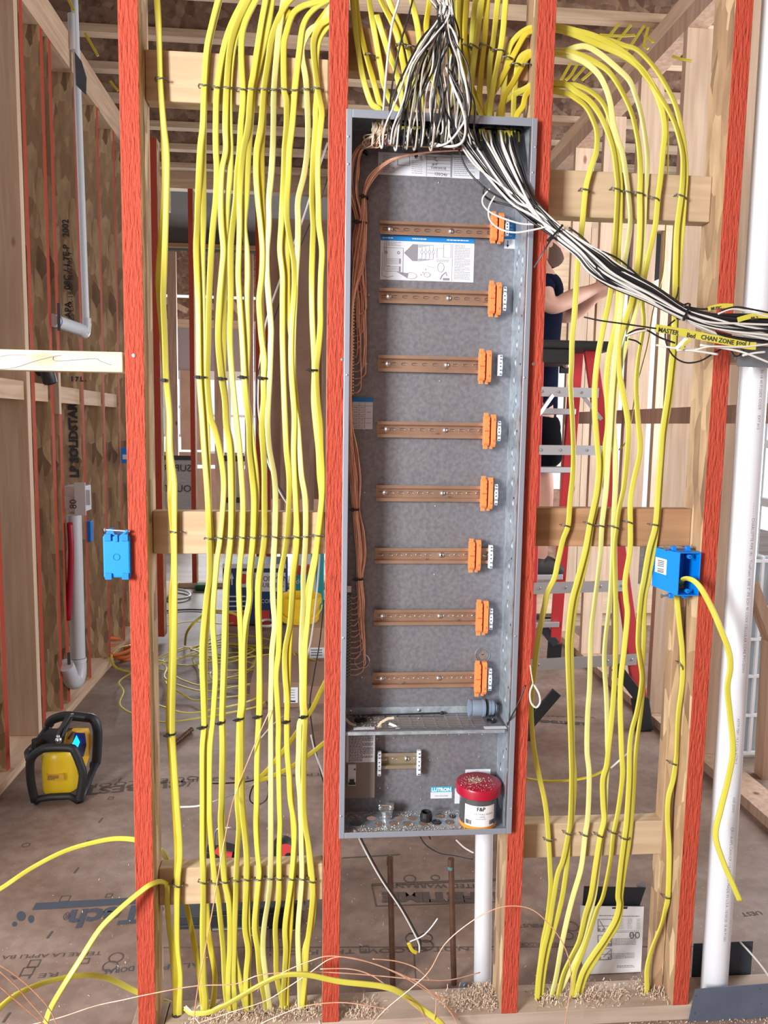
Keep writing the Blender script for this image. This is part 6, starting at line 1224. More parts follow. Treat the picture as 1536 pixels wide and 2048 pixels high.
# loose copper wires across the foot of the wall
for i, (pts, lab) in enumerate((
 ([(60,2050,-.02),(120,2035,-.03),(190,2012,-.04),(245,2000,-.045),(300,1988,-.045),(390,1972,-.04),(470,1968,-.04),(520,1950,-.04),(600,1944,-.04),(680,1946,-.045),(760,1952,-.04),(850,1960,-.03),(900,1960,0),(960,1945,.05)], 'copper wire running the whole width low in front of the studs'),
 ([(380,2040,-.06),(440,2010,-.06),(500,1985,-.07),(560,1948,-.07),(620,1922,-.07),(665,1912,-.07),(740,1925,-.07),(800,1950,-.07),(850,1980,-.06),(885,2005,-.05),(920,2040,-.04)], 'copper wire arching from lower left over the middle stud foot'),
 ([(400,2045,-.05),(460,2025,-.06),(530,2002,-.06),(575,1975,-.06),(620,1945,-.06),(660,1918,-.06),(700,1915,-.06),(760,1932,-.06),(830,1962,-.05),(870,1990,-.05),(900,2000,-.04)], 'copper wire following close under the higher copper arch'),
 ([(520,2048,-.05),(560,2030,-.05),(610,2012,-.05),(680,2005,-.05),(740,2012,-.05),(780,2020,-.05)], 'low copper wire across the foot of the middle stud'),
 ([(640,1938,-.05),(700,1938,-.05),(745,1952,-.05),(790,1985,-.05),(830,2010,-.05),(860,2050,-.05)], 'copper wire slanting down right over the loose yellow cable'),
 ([(745,1918,-.04),(790,1922,-.04),(830,1935,-.04),(860,1960,-.03)], 'short copper curve just right of the middle stud'),
 ([(868,2050,-.05),(872,2010,-.05),(872,1985,-.05),(880,1998,-.05),(905,2030,-.05),(920,2060,-.05)], 'kinked copper wire standing up in the centre foreground'),
 ([(735,2060,-.08),(770,2020,-.08),(830,1970,-.08),(860,1940,-.08),(890,1888,-.08),(940,1845,-.08),(990,1818,-.08),(1030,1812,-.08),(1065,1820,-.08),(1095,1845,-.08),(1122,1880,-.08),(1138,1920,-.08),(1142,1965,-.08),(1136,2010,-.08),(1128,2060,-.08)], 'long bright copper wire arching over the white pipe and the red stud beside the panel'),
 ([(386,2080,-.12),(392,2000,-.12),(410,1900,-.11),(425,1820,-.1),(440,1730,-.08),(455,1650,-.04),(470,1590,.03),(505,1500,.03),(540,1420,.03)], 'thin copper wire slanting up across the left bay'),
 ([(-10,1925,-.2),(30,1950,-.18),(70,1985,-.16),(100,2020,-.14),(118,2060,-.12)], 'bright copper wire end at the lower left corner, upper'),
 ([(-10,1935,-.2),(30,1970,-.18),(60,2005,-.16),(95,2045,-.14),(110,2070,-.12)], 'bright copper wire end at the lower left corner, middle'),
 ([(-10,1965,-.2),(25,1995,-.18),(60,2025,-.16),(90,2050,-.14),(100,2060,-.12)], 'bright copper wire end at the lower left corner, lower'))):
    mm = MB(); mm.tube(spline([U(*q) for q in pts], 6), .00115, 7); mk('copper_wire', mm, COP, smooth=True, label=lab, cat='wire')
# cables, wires hanging in the middle of the left bay (behind)
for pts, r, m_, nm, lab in (
 ([(655,285,.3),(640,330,.3),(605,440,.35),(560,560,.4),(533,640,.45),(520,720,.5),(516,800,.5),(520,850,.5),(528,900,.5),(560,985,.5),(600,1040,.5)], .0022, WHT, 'white_wire', 'white wire hanging in a long slant behind the left bay cables'),
 ([(662,330,.3),(645,390,.3),(610,470,.35),(568,580,.4),(538,670,.45),(518,740,.5),(512,810,.5),(516,860,.5),(530,920,.5),(575,1000,.5)], .0018, BLK, 'black_wire', 'black wire hanging beside the long slanting white wire'),
 ([(640,1070,.3),(638,1130,.3),(632,1200,.3),(622,1280,.3),(612,1320,.3)], .0022, WHT, 'white_wire', 'white wire hanging before the yellow bucket'),
 ([(648,1200,.25),(640,1280,.25),(628,1350,.25),(620,1410,.25),(628,1480,.25),(640,1540,.25),(652,1580,.25)], .0015, BLK, 'black_wire', 'thin black wire hanging left of the middle red stud'),
 ([(622,1470,.25),(632,1510,.25),(648,1555,.25)], .0022, WHT, 'white_wire', 'white wire end below the cartons'),
 ([(360,1614,.25),(395,1612,.25),(430,1602,.25),(475,1585,.25),(500,1572,.25),(520,1560,.25)], .0024, WHT, 'white_wire', 'white wire stretched level behind the second and third cable groups'),
 ([(417,1567,.25),(460,1566,.25),(500,1562,.25),(525,1553,.25)], .0018, BLK, 'black_wire', 'black wire stretched level behind the left bay cables'),
 ([(524,1556,.25),(505,1575,.25),(500,1600,.25),(515,1609,.25),(532,1600,.25),(537,1580,.25),(535,1562,.25)], .0018, BLK, 'black_wire', 'round black wire loop behind the left bay cables'),
 ([(522,1476,.4),(545,1450,.4),(570,1430,.4)], .002, WHT, 'white_wire', 'short white wire behind the lower black ties')):
    mm = MB(); mm.tube(spline([U(*q) for q in pts], 5), r, 8); mk(nm, mm, m_, smooth=True, label=lab, cat='wire')
for pts, lab in (([(655,1355,.25),(640,1385,.25),(620,1425,.25),(590,1470,.25),(560,1510,.25),(530,1545,.25),(518,1556,.25)], 'yellow cable slanting down left behind the left bay, upper one'), ([(655,1480,.25),(620,1508,.25),(580,1535,.25),(545,1552,.25),(520,1560,.25)], 'yellow cable slanting down left behind the left bay, lower one')):
    mm = MB(); mm.flat(spline([U(*q) for q in pts], 5), .012, .005, Vector((0,1,0))); mk('yellow_cable', mm, YEL2, smooth=True, label=lab, cat='cable')
mm = MB(); mm.flat(spline([U(*q) for q in [(1052,1557,.12),(1085,1562,.12),(1120,1562,.12),(1160,1558,.12),(1190,1550,.12),(1212,1538,.12)]], 5), .009, .004, Vector((0,0,1))); mk('yellow_cable', mm, YEL2, smooth=True, label='short yellow cable crossing level behind the right bay cables', cat='cable')
mm = MB(); mm.tube(spline([U(1222,1536,.12), U(1240,1520,.11), U(1264,1499,.1)], 4), .0024, 8); mk('white_wire', mm, WHT, smooth=True, label='white wire end pointing up right behind the right bay cables', cat='wire')

# ---------------------------------------------------------------- plumbing on the left wall
def Xl(x, y, Y): return U(x, y, Y)
t = thing('vent_pipe', 'thin pale-blue plastic vent pipe running down the left wall to an elbow', 'pipe', U(172,660,2.36))
a = U(151,60,2.36); c = U(172,640,2.36); m = MB(); m.tube([a+(a-c)*.1, a, c], .0165, 18); mk('pipe_body', m, PVC2, parent=t, smooth='auto')
m = MB(); m.tube(spline([U(173,636,2.36), U(173,655,2.36), U(170,668,2.35), U(163,665,2.3), U(158,660,2.25)], 4), .021, 18); mk('elbow', m, PVC, parent=t, smooth='auto')
p0, p1 = U(104,640,1.98), U(164,660,2.30)
m = MB(); m.tube([p0, p1], .029, 20); mk('branch_pipe', m, PVC2, parent=t, smooth='auto')
m = MB(); m.lathe([(.031,0),(.031,.006)], p0+(p1-p0)*.10, (p1-p0), 24); mk('dark_ring', m, GREYPL, parent=t)
m = MB(); a = U(146,70,2.36); m.cyl(a-Vector((0,0,.07)), a+Vector((0,0,.09)), .022, 18); mk('coupling', m, PVC2, parent=t, smooth='auto')
def plateo(P, Y, mt, lab): 
    m = MB(); v = [U(x, y, Y) for x, y in P]; n = len(v); m.add(v+[q+Vector((0,.003,0)) for q in v], [tuple(range(n)), tuple(range(2*n-1,n-1,-1))]+[(i,i+n,(i+1)%n+n,(i+1)%n) for i in range(n)]); mk('nail_plate', m, mt, label=lab, cat='nail plate')
plateo([(149,103),(163,122),(173,155),(172,190),(152,170)], 2.2, STEELG, 'steel plate where the thin vent pipe passes the left top plate')
plateo([(114,605),(120,607),(121,662),(115,661)], 1.97, STEELG, 'narrow steel plate at the branch pipe hole in the left wall')
plateo([(134,1306),(140,1304),(142,1348),(136,1348)], 1.98, STEELG, 'narrow steel plate at the trap pipe hole low in the left wall')
t = thing('drain_pipe', 'white drain standpipe with a curved trap at the foot of the left wall', 'pipe', U(155,1370,2.2))
m = MB(); m.tube(spline([U(148,1030,2.16), U(150,1100,2.16), U(153,1200,2.16), U(156,1315,2.16)], 3), .034, 24); mk('standpipe', m, PVC, parent=t, smooth='auto')
m = MB(); m.tube(spline([U(157,1318,2.16), U(158,1342,2.15), U(153,1362,2.12), U(144,1362,2.06), U(138,1345,2.02), U(131,1330,1.98)], 5), .035, 24); mk('trap_bend', m, PVC, parent=t, smooth='auto')
m = MB(); m.lathe([(.038,0),(.038,.012)], U(157,1322,2.16), (0,0,1), 24); mk('coupling_ring', m, PVC2, parent=t)
t = thing('laundry_outlet_box', 'white plastic outlet box with side ears on top of the white drain pipe', 'outlet box', U(150,1030,2.10))
m = MB(); a = U(132,1022,2.12); c = U(172,972,2.12); m.box((a.x,2.10,a.z),(c.x,2.20,c.z)); mk('box_body', m, PVC2, parent=t, bevel=.003)
m = MB(); a = U(129,1018,2.09); c = U(147,993,2.09); m.box((a.x,2.09,a.z),(c.x,2.10,c.z)); a = U(152,1010,2.09); c = U(180,980,2.09); m.box((a.x,2.085,a.z),(c.x,2.095,c.z)); a = U(151,1030,2.09); c = U(171,965,2.09); m.box((a.x,2.08,a.z),(c.x,2.088,c.z)); mk('mounting_ear', m, PVC, parent=t)
m = text_mb('80', .045, U(153,1018,2.078), (0,0,1), (-1,0,0)); mk('black_marking', m, INK, parent=t)
m = MB(); m.tube(spline([U(139,1045,2.08), U(142,1100,2.08), U(140,1170,2.08), U(136,1240,2.08)], 4), .014, 10); mk('red_pipe', m, REDP, smooth=True, label='red plastic water pipe beside the white drain standpipe', cat='pipe')
m = MB(); m.flat(spline([U(163,1180,2.3), U(166,1280,2.3), U(171,1350,2.3)], 4), .016, .008, Vector((0,1,0))); mk('yellow_cable', m, YEL2, smooth=True, label='yellow cable coming down behind the white standpipe', cat='cable')
m = MB(); m.tube(spline([U(72,740,1.9), U(84,737,1.9), U(94,745,1.9), U(100,765,1.92)], 4), .03, 12); mk('black_duct', m, RUB2, smooth=True, label='black shiny pipe elbow under the cream brace', cat='pipe')
boxo('pale_block', (U(108,860,2.03).x, 2.03, U(108,828,2.03).z), (U(120,860,2.03).x, 2.06, U(108,745,2.03).z), PINE, label='short pale upright block between two red-edged studs of the left wall', cat='block')
# printed lettering on the strand lumber face (parts of that stud are separate objects standing on it)
def wall_text(s, x, y, Y, size, up=True, bold=0, sq=1.0):
    o = U(x, y, Y); return text_mb(s, size, o, (0,0,1), (-1,0,0), bold=bold, squeeze=sq)
host = [o for o in bpy.data.objects if o.get('label', '').startswith('red-edged stud printed')][0]
tm = wall_text('LP SOLIDSTART', 157, 955, 2.389, .058, bold=.003, sq=1.0); mk('printed_lettering', tm, INK, parent=host)
tm = wall_text('APA     08C / 1.7E-P   2002', 142, 636, 2.389, .042, bold=.001); tm2 = wall_text('1CCES ESR-1840  G17703.1', 148, 668, 2.389, .034); mk('printed_lettering', tm, INK, parent=host); mk('printed_lettering', tm2, INK, parent=host)
tm = text_mb('1 7 L .', .03, U(141,762,2.388), (1,0,0), (0,0,1), bold=.002); mk('printed_lettering', tm, INK, parent=host)

# ---------------------------------------------------------------- writing on the subfloor (turned away from the viewer)
floor = bpy.data.objects['floor']
def ftext(s, xr, yr, xl, yl, asc, bold=0, z=.0009, mt=None):
    """text whose first letter sits at pixel (xr,yr) and reads toward (xl,yl); ascenders point to the viewer"""
    A = FZ(xr, yr); B = FZ(xl, yl); d = B-A; L = d.length; d.normalize(); u = Vector((d.y*-1, d.x, 0))
    if u.y > 0: u = -u
    tm = text_mb(s, asc, (0,0,0), (1,0,0), (0,1,0), bold=bold); w = max(v.x for v in tm.v) or 1
    for v in tm.v: q = A + d*(v.x*L/w) + u*v.y; v.x, v.y, v.z = q.x, q.y, z
    tm.f = [tuple(reversed(f)) for f in tm.f]
    mk('printed_lettering', tm, mt or INKF, parent=floor)
INKF = mat('floor_ink', (.085,.062,.055), .8); INKB = mat('floor_ink_blue', (.05,.06,.085), .8)
ftext('LIFETIME', 1000, 1786, 764, 1786, .060, .004); ftext('LIMITED WARRANTY', 985, 1768, 762, 1768, .030)
m = MB()
for a, b_ in (((744,1768),(1010,1757)), ((744,1768),(753,1812)), ((753,1812),(1010,1803)), ((744,1771),(1010,1760))):
    m.beam(FZ(*a, .0006), FZ(*b_, .0006), .004, .0006)
mk('printed_frame', m, INKF, parent=floor)
ftext('STRONGEST & QUIETEST', 660, 1545, 305, 1562, .035); ftext('QUIET FLOOR', 400, 1552, 176, 1569, .045)
ftext('CU BEST', 375, 1560, 165, 1578, .075, .002)
ftext('oTech', 330, 1808, 143, 1822, .110, .004, mt=INKB); ftext('\u00ae', 142, 1824, 128, 1826, .05, mt=INKB)
m = MB(); v = [FZ(64,1820,.0008), FZ(72,1806,.0008), FZ(420,1786,.0008), FZ(420,1799,.0008)]; m.add(v, [(0,1,2,3)]); mk('printed_bar', m, INKB, parent=floor)
m = MB()
for cx, cy, rx, ry in ((42,1832,9,10),(62,1838,6,8),(29,1848,5,5)):
    m.add([FZ(cx+rx*math.cos(a_), cy+ry*math.sin(a_), .0008) for a_ in [2*math.pi*i/10 for i in range(10)]], [tuple(range(10))])
mk('printed_paw', m, INKB, parent=floor)
ftext('DO NOT GROOVE THE FACE', 1000, 1892, 560, 1902, .024); ftext('TERRE LA APPLI BA', 205, 1903, 5, 1912, .020); ftext('DORAS.', 270, 1932, 205, 1940, .026, mt=INKB); ftext('RE LA', 120, 1945, 20, 1952, .022); ftext('AL SP', 405, 1925, 325, 1930, .026, mt=INKB)
ftext('COMBUST', 1110, 1848, 1035, 1848, .022); ftext('SPANISH FLOOR', 1130, 1885, 1040, 1885, .022); ftext('LIFETIME', 1170, 1446, 1078, 1440, .040, .003); ftext('WARRANTY', 1190, 1434, 1078, 1430, .026); ftext('UEST', 1520, 1822, 1480, 1826, .024)
m = MB()
def ringq(x, y, s, sq): 
    c_ = FZ(x, y, .0006); n = 4 if sq else 14; pts = [c_+Vector((s*math.cos(a_+.8), s*math.sin(a_+.8), 0)) for a_ in [2*math.pi*i/n for i in range(n+1)]]
    for i in range(n): m.beam(pts[i], pts[i+1], .003, .0005)
for x, y, s, sq in ((52,1690,.012,0),(180,1684,.016,1),(222,1596,.012,1),(130,1797,.018,1),(218,1791,.012,1),(68,1927,.018,1),(55,1943,.020,1),(170,1922,.013,1),(232,1915,.018,0),(220,1932,.018,0),(820,1757,.018,0),(871,1755,.013,0),(852,1875,.018,0),(852,1890,.020,0),(729,1898,.017,1),(1142,1852,.02,0),(1135,1870,.016,0)): ringq(x, y, s, sq)
mk('printed_marks', m, INKF, parent=floor)
m = MB()
for x, y in ((205,1636),(157,1735),(105,1862),(243,1556),(20,2025),(380,1565)): a_ = FZ(x, y, .0006); m.beam(a_, a_+Vector((-.004,-.03,0)), .006, .0005)
mk('nail_mark', m, INKF, parent=floor)
# board joints in the subfloor
m = MB(); m.beam(FZ(684,1716,.0004), FZ(800,1709,.0004), .006, .0005); m.beam(FZ(541,1860,.0004), FZ(541,1912,.0004), .003, .0005); m.beam(FZ(828,1900,.0004), FZ(832,1962,.0004), .0025, .0005); m.beam(FZ(300,1895,.0004), FZ(1400,1893,.0004), .003, .0005)
mk('board_joint', m, INKF, parent=floor)

# ---------------------------------------------------------------- jobsite radio (yellow and black)
R0 = Vector((-1.165, 1.25, 0))
t = thing('jobsite_radio', 'yellow and black jobsite radio with a glowing blue display, on the floor at left', 'radio', R0)
Yr = 1.13
def PR(x, y, Y=Yr): return U(x, y, Y)
def lighten(v): return v
m = MB(); pts = [(70,1602),(62,1565),(60,1528),(66,1512),(80,1501),(95,1496),(140,1496),(150,1504),(160,1528),(166,1550),(161,1585),(158,1600)]
m.tube([PR(*q) for q in spline([(x,y,0) for x,y in pts], 3) and [(v.x, v.y) for v in spline([(x,y,0) for x,y in pts], 3)]] if False else [PR(v.x, v.y) for v in spline([(x,y,0) for x,y in pts], 3)], .015, 10)
m.tube([PR(158,1602), PR(140,1592), PR(100,1594), PR(78,1598), PR(70,1604)], .013, 8)
mk('front_guard', m, RUB, parent=t, smooth=True)
m = MB(); pts = [(98,1450),(104,1440),(130,1432),(165,1434),(186,1438),(194,1455),(195,1480),(192,1525),(182,1532)]
m.tube([PR(v.x, v.y, 1.36) for v in spline([(x,y,0) for x,y in pts], 3)], .018, 10); mk('rear_guard', m, RUB2, parent=t, smooth=True)
m = MB(); m.tube([PR(192,1525,1.36), PR(172,1575,1.22), PR(160,1600,1.13)], .014, 8); mk('side_rail', m, RUB2, parent=t, smooth=True); m = MB(); m.tube([PR(60,1520,1.13), PR(56,1505,1.3), PR(75,1485,1.38), PR(98,1452,1.38)], .015, 8); mk('side_rail', m, RUB2, parent=t, smooth=True)
a = PR(78,1592,1.15); c = PR(146,1508,1.15)
a = PR(72,1592,1.15); c = PR(148,1508,1.15)
m = MB(); m.lathe([(.001,0),(.052,0),(.060,.006),(.062,.02),(.062,.135),(.060,.15),(.052,.16),(.001,.162)], ((a.x+c.x)/2, 1.205, .02), (0,0,1), 28); mk('yellow_body', m, DWY, parent=t, smooth='auto')
m = MB(); m.prism([((a.x+c.x)/2-.054, .026), ((a.x+c.x)/2+.052, .026), ((a.x+c.x)/2+.056, .165), ((a.x+c.x)/2+.03, .182), ((a.x+c.x)/2-.05, .178)], 1.19, 1.25); mk('speaker_housing', m, DWY, parent=t, bevel=.008)
q = PR(92,1548,1.15); m = MB(); xm = (a.x+c.x)/2
m.box((xm-.026, 1.139, .085), (xm+.034, 1.150, .108)); dl_ = mk('rating_label', m, DWO, parent=t)
m = MB(); scribble_rows(m, xm-.022, xm+.024, .088, .105, 4, 1.1385, .0022, 44); mk('small_print', m, INK, parent=t)
# side face with display, seen obliquely
def QF(u, v):   # side face plane from front right edge to rear right edge
    A = PR(150,1535,1.16); B = PR(188,1525,1.33); A2 = PR(148,1462,1.22); B2 = PR(176,1452,1.34)
    return A.lerp(B, u).lerp(A2.lerp(B2, u), v)
m = MB(); v = [PR(168,1545,1.21), PR(178,1515,1.22), PR(184,1482,1.23), PR(177,1456,1.24), PR(148,1456,1.23), PR(128,1468,1.22), PR(126,1500,1.21), PR(152,1500,1.20)]
m.add(v, [tuple(range(len(v)))]); mk('control_panel', m, DWO, parent=t)
m = MB(); v2 = [p_ + Vector((-.10,.05,-.02)) for p_ in v]; m.add(v+v2, [(i,(i+1)%8,(i+1)%8+8,i+8) for i in range(8)]); mk('panel_body', m, RUB2, parent=t)
m = MB(); v = [PR(150,1465,1.19), PR(170,1466,1.19), PR(173,1490,1.19), PR(167,1514,1.19), PR(157,1510,1.19), PR(143,1490,1.19)]; m.add([p_ for p_ in v], [tuple(range(6))]); mk('display_bezel', m, mat('display_dark', (.01,.015,.12), .3), parent=t)
m = MB(); v = [PR(153,1470,1.185), PR(160,1484,1.185), PR(153,1502,1.185), PR(144,1488,1.185)]; m.add([p_ for p_ in v], [(0,1,2,3)]); mk('lit_display', m, SCREEN, parent=t)
m = MB(); m.beam(PR(137,1478,1.2), PR(147,1464,1.22), .008, .006); mk('maker_badge', m, INK, parent=t)
m = MB(); m.tube([PR(112,1490,1.18), PR(118,1468,1.2), PR(130,1445,1.22), PR(138,1432,1.24), PR(146,1432,1.25)], .010, 8); m.tube([PR(142,1436,1.24), PR(130,1462,1.20), PR(122,1488,1.18)], .007, 8); mk('carry_handle', m, RUB2, parent=t, smooth=True)
m = MB(); m.ball(PR(117,1480,1.15), .012); m.ball(PR(116,1473,1.15), .007); mk('silver_knob', m, ZINC, parent=t, smooth=True)
m = MB(); m.beam(PR(68,1494,1.25), PR(92,1486,1.28), .05, .05); mk('battery', m, RUB, parent=t, bevel=.006)

# ---------------------------------------------------------------- things on the floor behind the left bay
for i in range(11):
    rr = random.Random(300+i); c_ = FZ(470+rr.uniform(-70,60), 1345+rr.uniform(-45,40)); a0 = rr.uniform(0,6.28); R_ = rr.uniform(.16,.42)
    n = 26; P = [Vector((c_.x+R_*math.cos(a0+5.2*j/n)*(1+.1*math.sin(j)), c_.y+R_*1.15*math.sin(a0+5.2*j/n), .008+.03*abs(math.sin(j*.4+i))+.004*i)) for j in range(n)]
    m = MB(); m.flat(spline(P, 2), .011, .006, Vector((0,0,1))); mk('yellow_cable', m, YEL2, smooth=True, label='length of yellow cable in the loose coil on the floor', cat='cable', group='coiled yellow cable on the floor')
m = MB(); m.flat(spline([FZ(370,1290,.02), U(375,1262,2.6), U(400,1235,2.6), U(430,1222,2.6), U(470,1228,2.6), U(480,1240,2.6)], 5), .014, .006, Vector((0,1,0))); mk('yellow_cable', m, YEL2, smooth=True, label='yellow cable arching up above the floor coil', cat='cable')
for i in range(3):
    c_ = FZ(246, 1312); R_ = .085+.02*i; P = [Vector((c_.x+R_*math.cos(a_), c_.y+R_*math.sin(a_)*1.2, .02+.025*i+.02*math.sin(a_*2+i))) for a_ in [2*math.pi*j/20*.95+i for j in range(20)]]
    m = MB(); m.tube(spline(P, 2), .011, 8); mk('orange_cord', m, OCORD, smooth=True, label='loop of orange extension cord on the floor against the left wall', cat='cord', group='orange cord loops')
m = MB(); m.flat(spline([FZ(262,1290,.05), FZ(236,1297,.06), FZ(222,1315,.05), FZ(232,1335,.02), FZ(262,1345,.02), FZ(290,1352,.02)], 5), .014, .006, Vector((0,-.5,1))); mk('yellow_cable', m, YEL2, smooth=True, label='yellow cable curl lying on the orange cord', cat='cable')
m = MB(); m.box((FZ(205,1312).x, FZ(205,1320).y-.05, 0), (FZ(238,1312).x, FZ(205,1320).y+.12, .03)); mk('dark_debris', m, RUB2, label='dark flat debris beside the orange cord', cat='debris', bevel=.004)
# navy carton with red base and white print
Yc = 3.6
def carton(name, x0, y0, x1, y1, Y, dep, lab, mt, cat='carton'):
    a = U(x0, y1, Y); c = U(x1, y0, Y); t = thing(name, lab, cat, ((a.x+c.x)/2, Y, max(a.z,0))); m = MB(); m.box((a.x, Y, max(a.z,0)), (c.x, Y+dep, c.z)); mk('carton_body', m, mt, parent=t, bevel=.004); return t, a, c
t, a, c = carton('printed_carton', 446, 1128, 572, 1250, Yc, .30, 'navy and red printed carton behind the left bay cables', NAVB)
W, H = c.x-a.x, c.z-max(a.z,0); az = max(a.z,0)
def fp(u0, v0, u1, v1, mt, nm, e=.002): m = MB(); m.box((a.x+u0*W, Y_-e, az+v0*H), (a.x+u1*W, Y_, az+v1*H)); return mk(nm, m, mt, parent=t)
Y_ = Yc
fp(.10,.0,.35,.24,REDB,'red_panel'); fp(.5,.0,.74,.24,REDB,'red_panel'); fp(0,.93,1.0,1.0,LBL,'white_flap'); fp(.50,.55,.99,.86,LBL,'white_panel'); fp(.25,.62,.42,.88,LBL,'white_panel'); 
m = text_mb('COMMUNITY', .052, Vector((a.x+.56*W, Y_-.003, az+.72*H)), (1,0,0), (0,0,1), squeeze=.85); text_mb('BUILDERS', .045, Vector((a.x+.58*W, Y_-.003, az+.62*H)), (1,0,0), (0,0,1), mb=m, squeeze=.85); mk('lettering', m, INK, parent=t)
m = text_mb('COMMAND', .040, Vector((a.x+.60*W, Y_-.003, az+.36*H)), (1,0,0), (0,0,1), squeeze=.9); 
for v in (.22,.30,.38,.46): m.box((a.x+.10*W, Y_-.003, az+v*H), (a.x+.36*W, Y_-.001, az+(v+.02)*H))
m.prism([(a.x+.135*W, az+.66*H),(a.x+.155*W, az+.66*H),(a.x+.155*W, az+.76*H),(a.x+.175*W, az+.76*H),(a.x+.145*W, az+.86*H),(a.x+.115*W, az+.76*H),(a.x+.135*W, az+.76*H)], Y_-.003, Y_-.001); mk('white_print', m, LBL, parent=t)
m = MB(); m.lathe([(.035,0),(.035,.003)], (a.x+.33*W, Y_-.002, az+.76*H), (0,-1,0), 16); mk('red_emblem', m, REDB, parent=t)
t, a, c = carton('printed_carton', 590, 1102, 648, 1225, 3.75, .3, 'teal and white printed carton beside the red middle stud', TEAL)
W, H = c.x-a.x, c.z-max(a.z,0); az = max(a.z,0); Y_ = 3.75
fp(.0,.75,.55,1,LBL,'white_panel'); fp(.60,.0,.72,1,LBL,'white_edge')
m = text_mb('RUG', .085, Vector((a.x+.05*W, Y_-.004, az+.62*H)), (1,0,.1), (0,0,1), bold=.006, squeeze=.8); mk('red_lettering', m, REDB, parent=t)
m = text_mb('doctor', .05, Vector((a.x+.02*W, Y_-.004, az+.47*H)), (1,0,.1), (0,0,1)); mk('white_lettering', m, LBL, parent=t)
# yellow bucket
bz_ = U(620,1256,2.75).z; bp_ = U(600,1230,2.92); t = thing('yellow_bucket', 'yellow plastic bucket standing on a cardboard box behind the left bay cables', 'bucket', (bp_.x, 2.92, bz_))
zt = U(604,1190,2.92).z + .20 - bz_; m = MB(); m.lathe([(.105,0),(.118,zt-.20-.045),(.128,zt-.20-.045),(.130,zt-.20-.02),(.124,zt-.20-.018),(.127,zt-.20),(.120,zt-.20),(.112,.01)], (bp_.x+.0, 2.92, bz_), (0,0,1), 30); mk('bucket_body', m, BUCK, parent=t, smooth='auto')
m = MB(); m.tube([Vector((bp_.x+.130*math.cos(a_), 2.92-.12*math.sin(a_)-.02, bz_+.10-.07*math.sin(a_))) for a_ in [math.pi*i/12 for i in range(13)]], .004, 6); mk('bail_handle', m, BUCK, parent=t)
t, a, c = carton('cardboard_box', 572, 1256, 662, 1335, 2.75, .36, 'brown cardboard box under the yellow bucket', CARD, 'box')
W, H = c.x-a.x, c.z-max(a.z,0); az = max(a.z,0); Y_ = 2.75; fp(.52,.15,.90,.45,LBL,'white_label')
m = MB(); scribble_rows(m, a.x+.56*W, a.x+.85*W, az+.2*H, az+.42*H, 3, Y_-.0025, .006, 61); mk('small_print', m, INK, parent=t)
t, a, c = carton('cardboard_box', 500, 1365, 600, 1425, 2.05, .45, 'low wide cardboard box with a white label in front of the bucket', CARDD, 'box')
m = MB(); m.box((U(510,1345,2.4).x, 2.1, 0), (U(655,1345,2.4).x, 2.5, .09)); mk('carton_flap', m, CARDD, parent=t)
a_, c_ = U(567,1406,2.045), U(596,1375,2.045); m = MB(); m.box((a_.x, 2.045, a_.z), (c_.x, 2.0495, c_.z)); mk('white_label', m, LBL, parent=t)
m = MB(); scribble_rows(m, a_.x+.006, c_.x-.006, a_.z+.008, c_.z-.006, 5, 2.0445, .003, 62); m.box((a_.x+.008, 2.044, a_.z+.004), (c_.x-.012, 2.0445, a_.z+.012)); mk('small_print', m, INK, parent=t)
# drill bit, white cords, green scrap
a_, c_ = FZ(348,1488,.012), FZ(384,1458,.012); m = MB(); n = 40
m.tube([a_.lerp(c_, i/n) for i in range(n+1)], .010, 8, taper=lambda u: .8+.35*math.sin(u*60)); mk('auger_bit', m, COPD, smooth=True, label='rusty auger bit lying on the floor beside the leftmost cables', cat='drill bit')
m = MB(); m.tube(spline([FZ(312,1200,.02), FZ(340,1180,.02), FZ(372,1182,.02), FZ(380,1192,.02), FZ(355,1198,.02), FZ(320,1192,.02)], 5), .010, 8); mk('white_cable', m, WHT, smooth=True, label='white cable loop on the far floor beside the leftmost cables', cat='cord')
m = MB(); c_ = FZ(410,1180); m.box((c_.x-.08, c_.y-.05, 0), (c_.x+.08, c_.y+.08, .05)); mk('green_bag', m, mat('green_cloth', (.01,.09,.03), .8), label='small dark green bundle on the far floor', cat='bag', bevel=.02)
m = MB(); m.tube(spline([FZ(330,1222,.01), FZ(380,1219,.01), FZ(440,1222,.01), FZ(500,1226,.01)], 4), .006, 6); mk('blue_string', m, mat('blue_cord', (.05,.09,.25), .6), smooth=True, label='thin blue cord across the far floor', cat='cord')
m = MB(); m.tube(spline([FZ(512,1247,.03), FZ(530,1240,.04), FZ(548,1243,.04), FZ(540,1252,.03), FZ(516,1252,.03)], 4), .010, 8); mk('white_cable', m, WHT, smooth=True, label='white cable loop before the navy carton', cat='cord')
# tools behind the lower block
t = thing('folding_tool', 'red and black folding tool with an upright grey wire bail behind the lower block', 'tool', FZ(440,1712))
Yt = .74; m = MB(); m.beam(U(412,1705,Yt), U(470,1712,Yt), .05, .035); m.beam(U(440,1700,Yt), U(468,1708,Yt), .04, .045); mk('tool_body', m, RUB, parent=t, bevel=.005)
m = MB(); m.beam(U(434,1707,Yt-.03), U(441,1698,Yt-.03), .012, .02); m.beam(U(452,1708,Yt-.03), U(464,1710,Yt-.03), .012, .014); mk('red_detail', m, REDB, parent=t)
m = MB(); m.tube([U(434,1702,Yt), U(428,1695,Yt), U(430,1664,Yt), U(435,1657,Yt), U(494,1657,Yt)], .0035, 8); mk('wire_bail', m, ZINC, parent=t, smooth=True)
t = thing('tape_measure', 'red and black round tool body behind the lower block at right', 'tool', FZ(570,1714)); c_ = U(570,1693,.72)
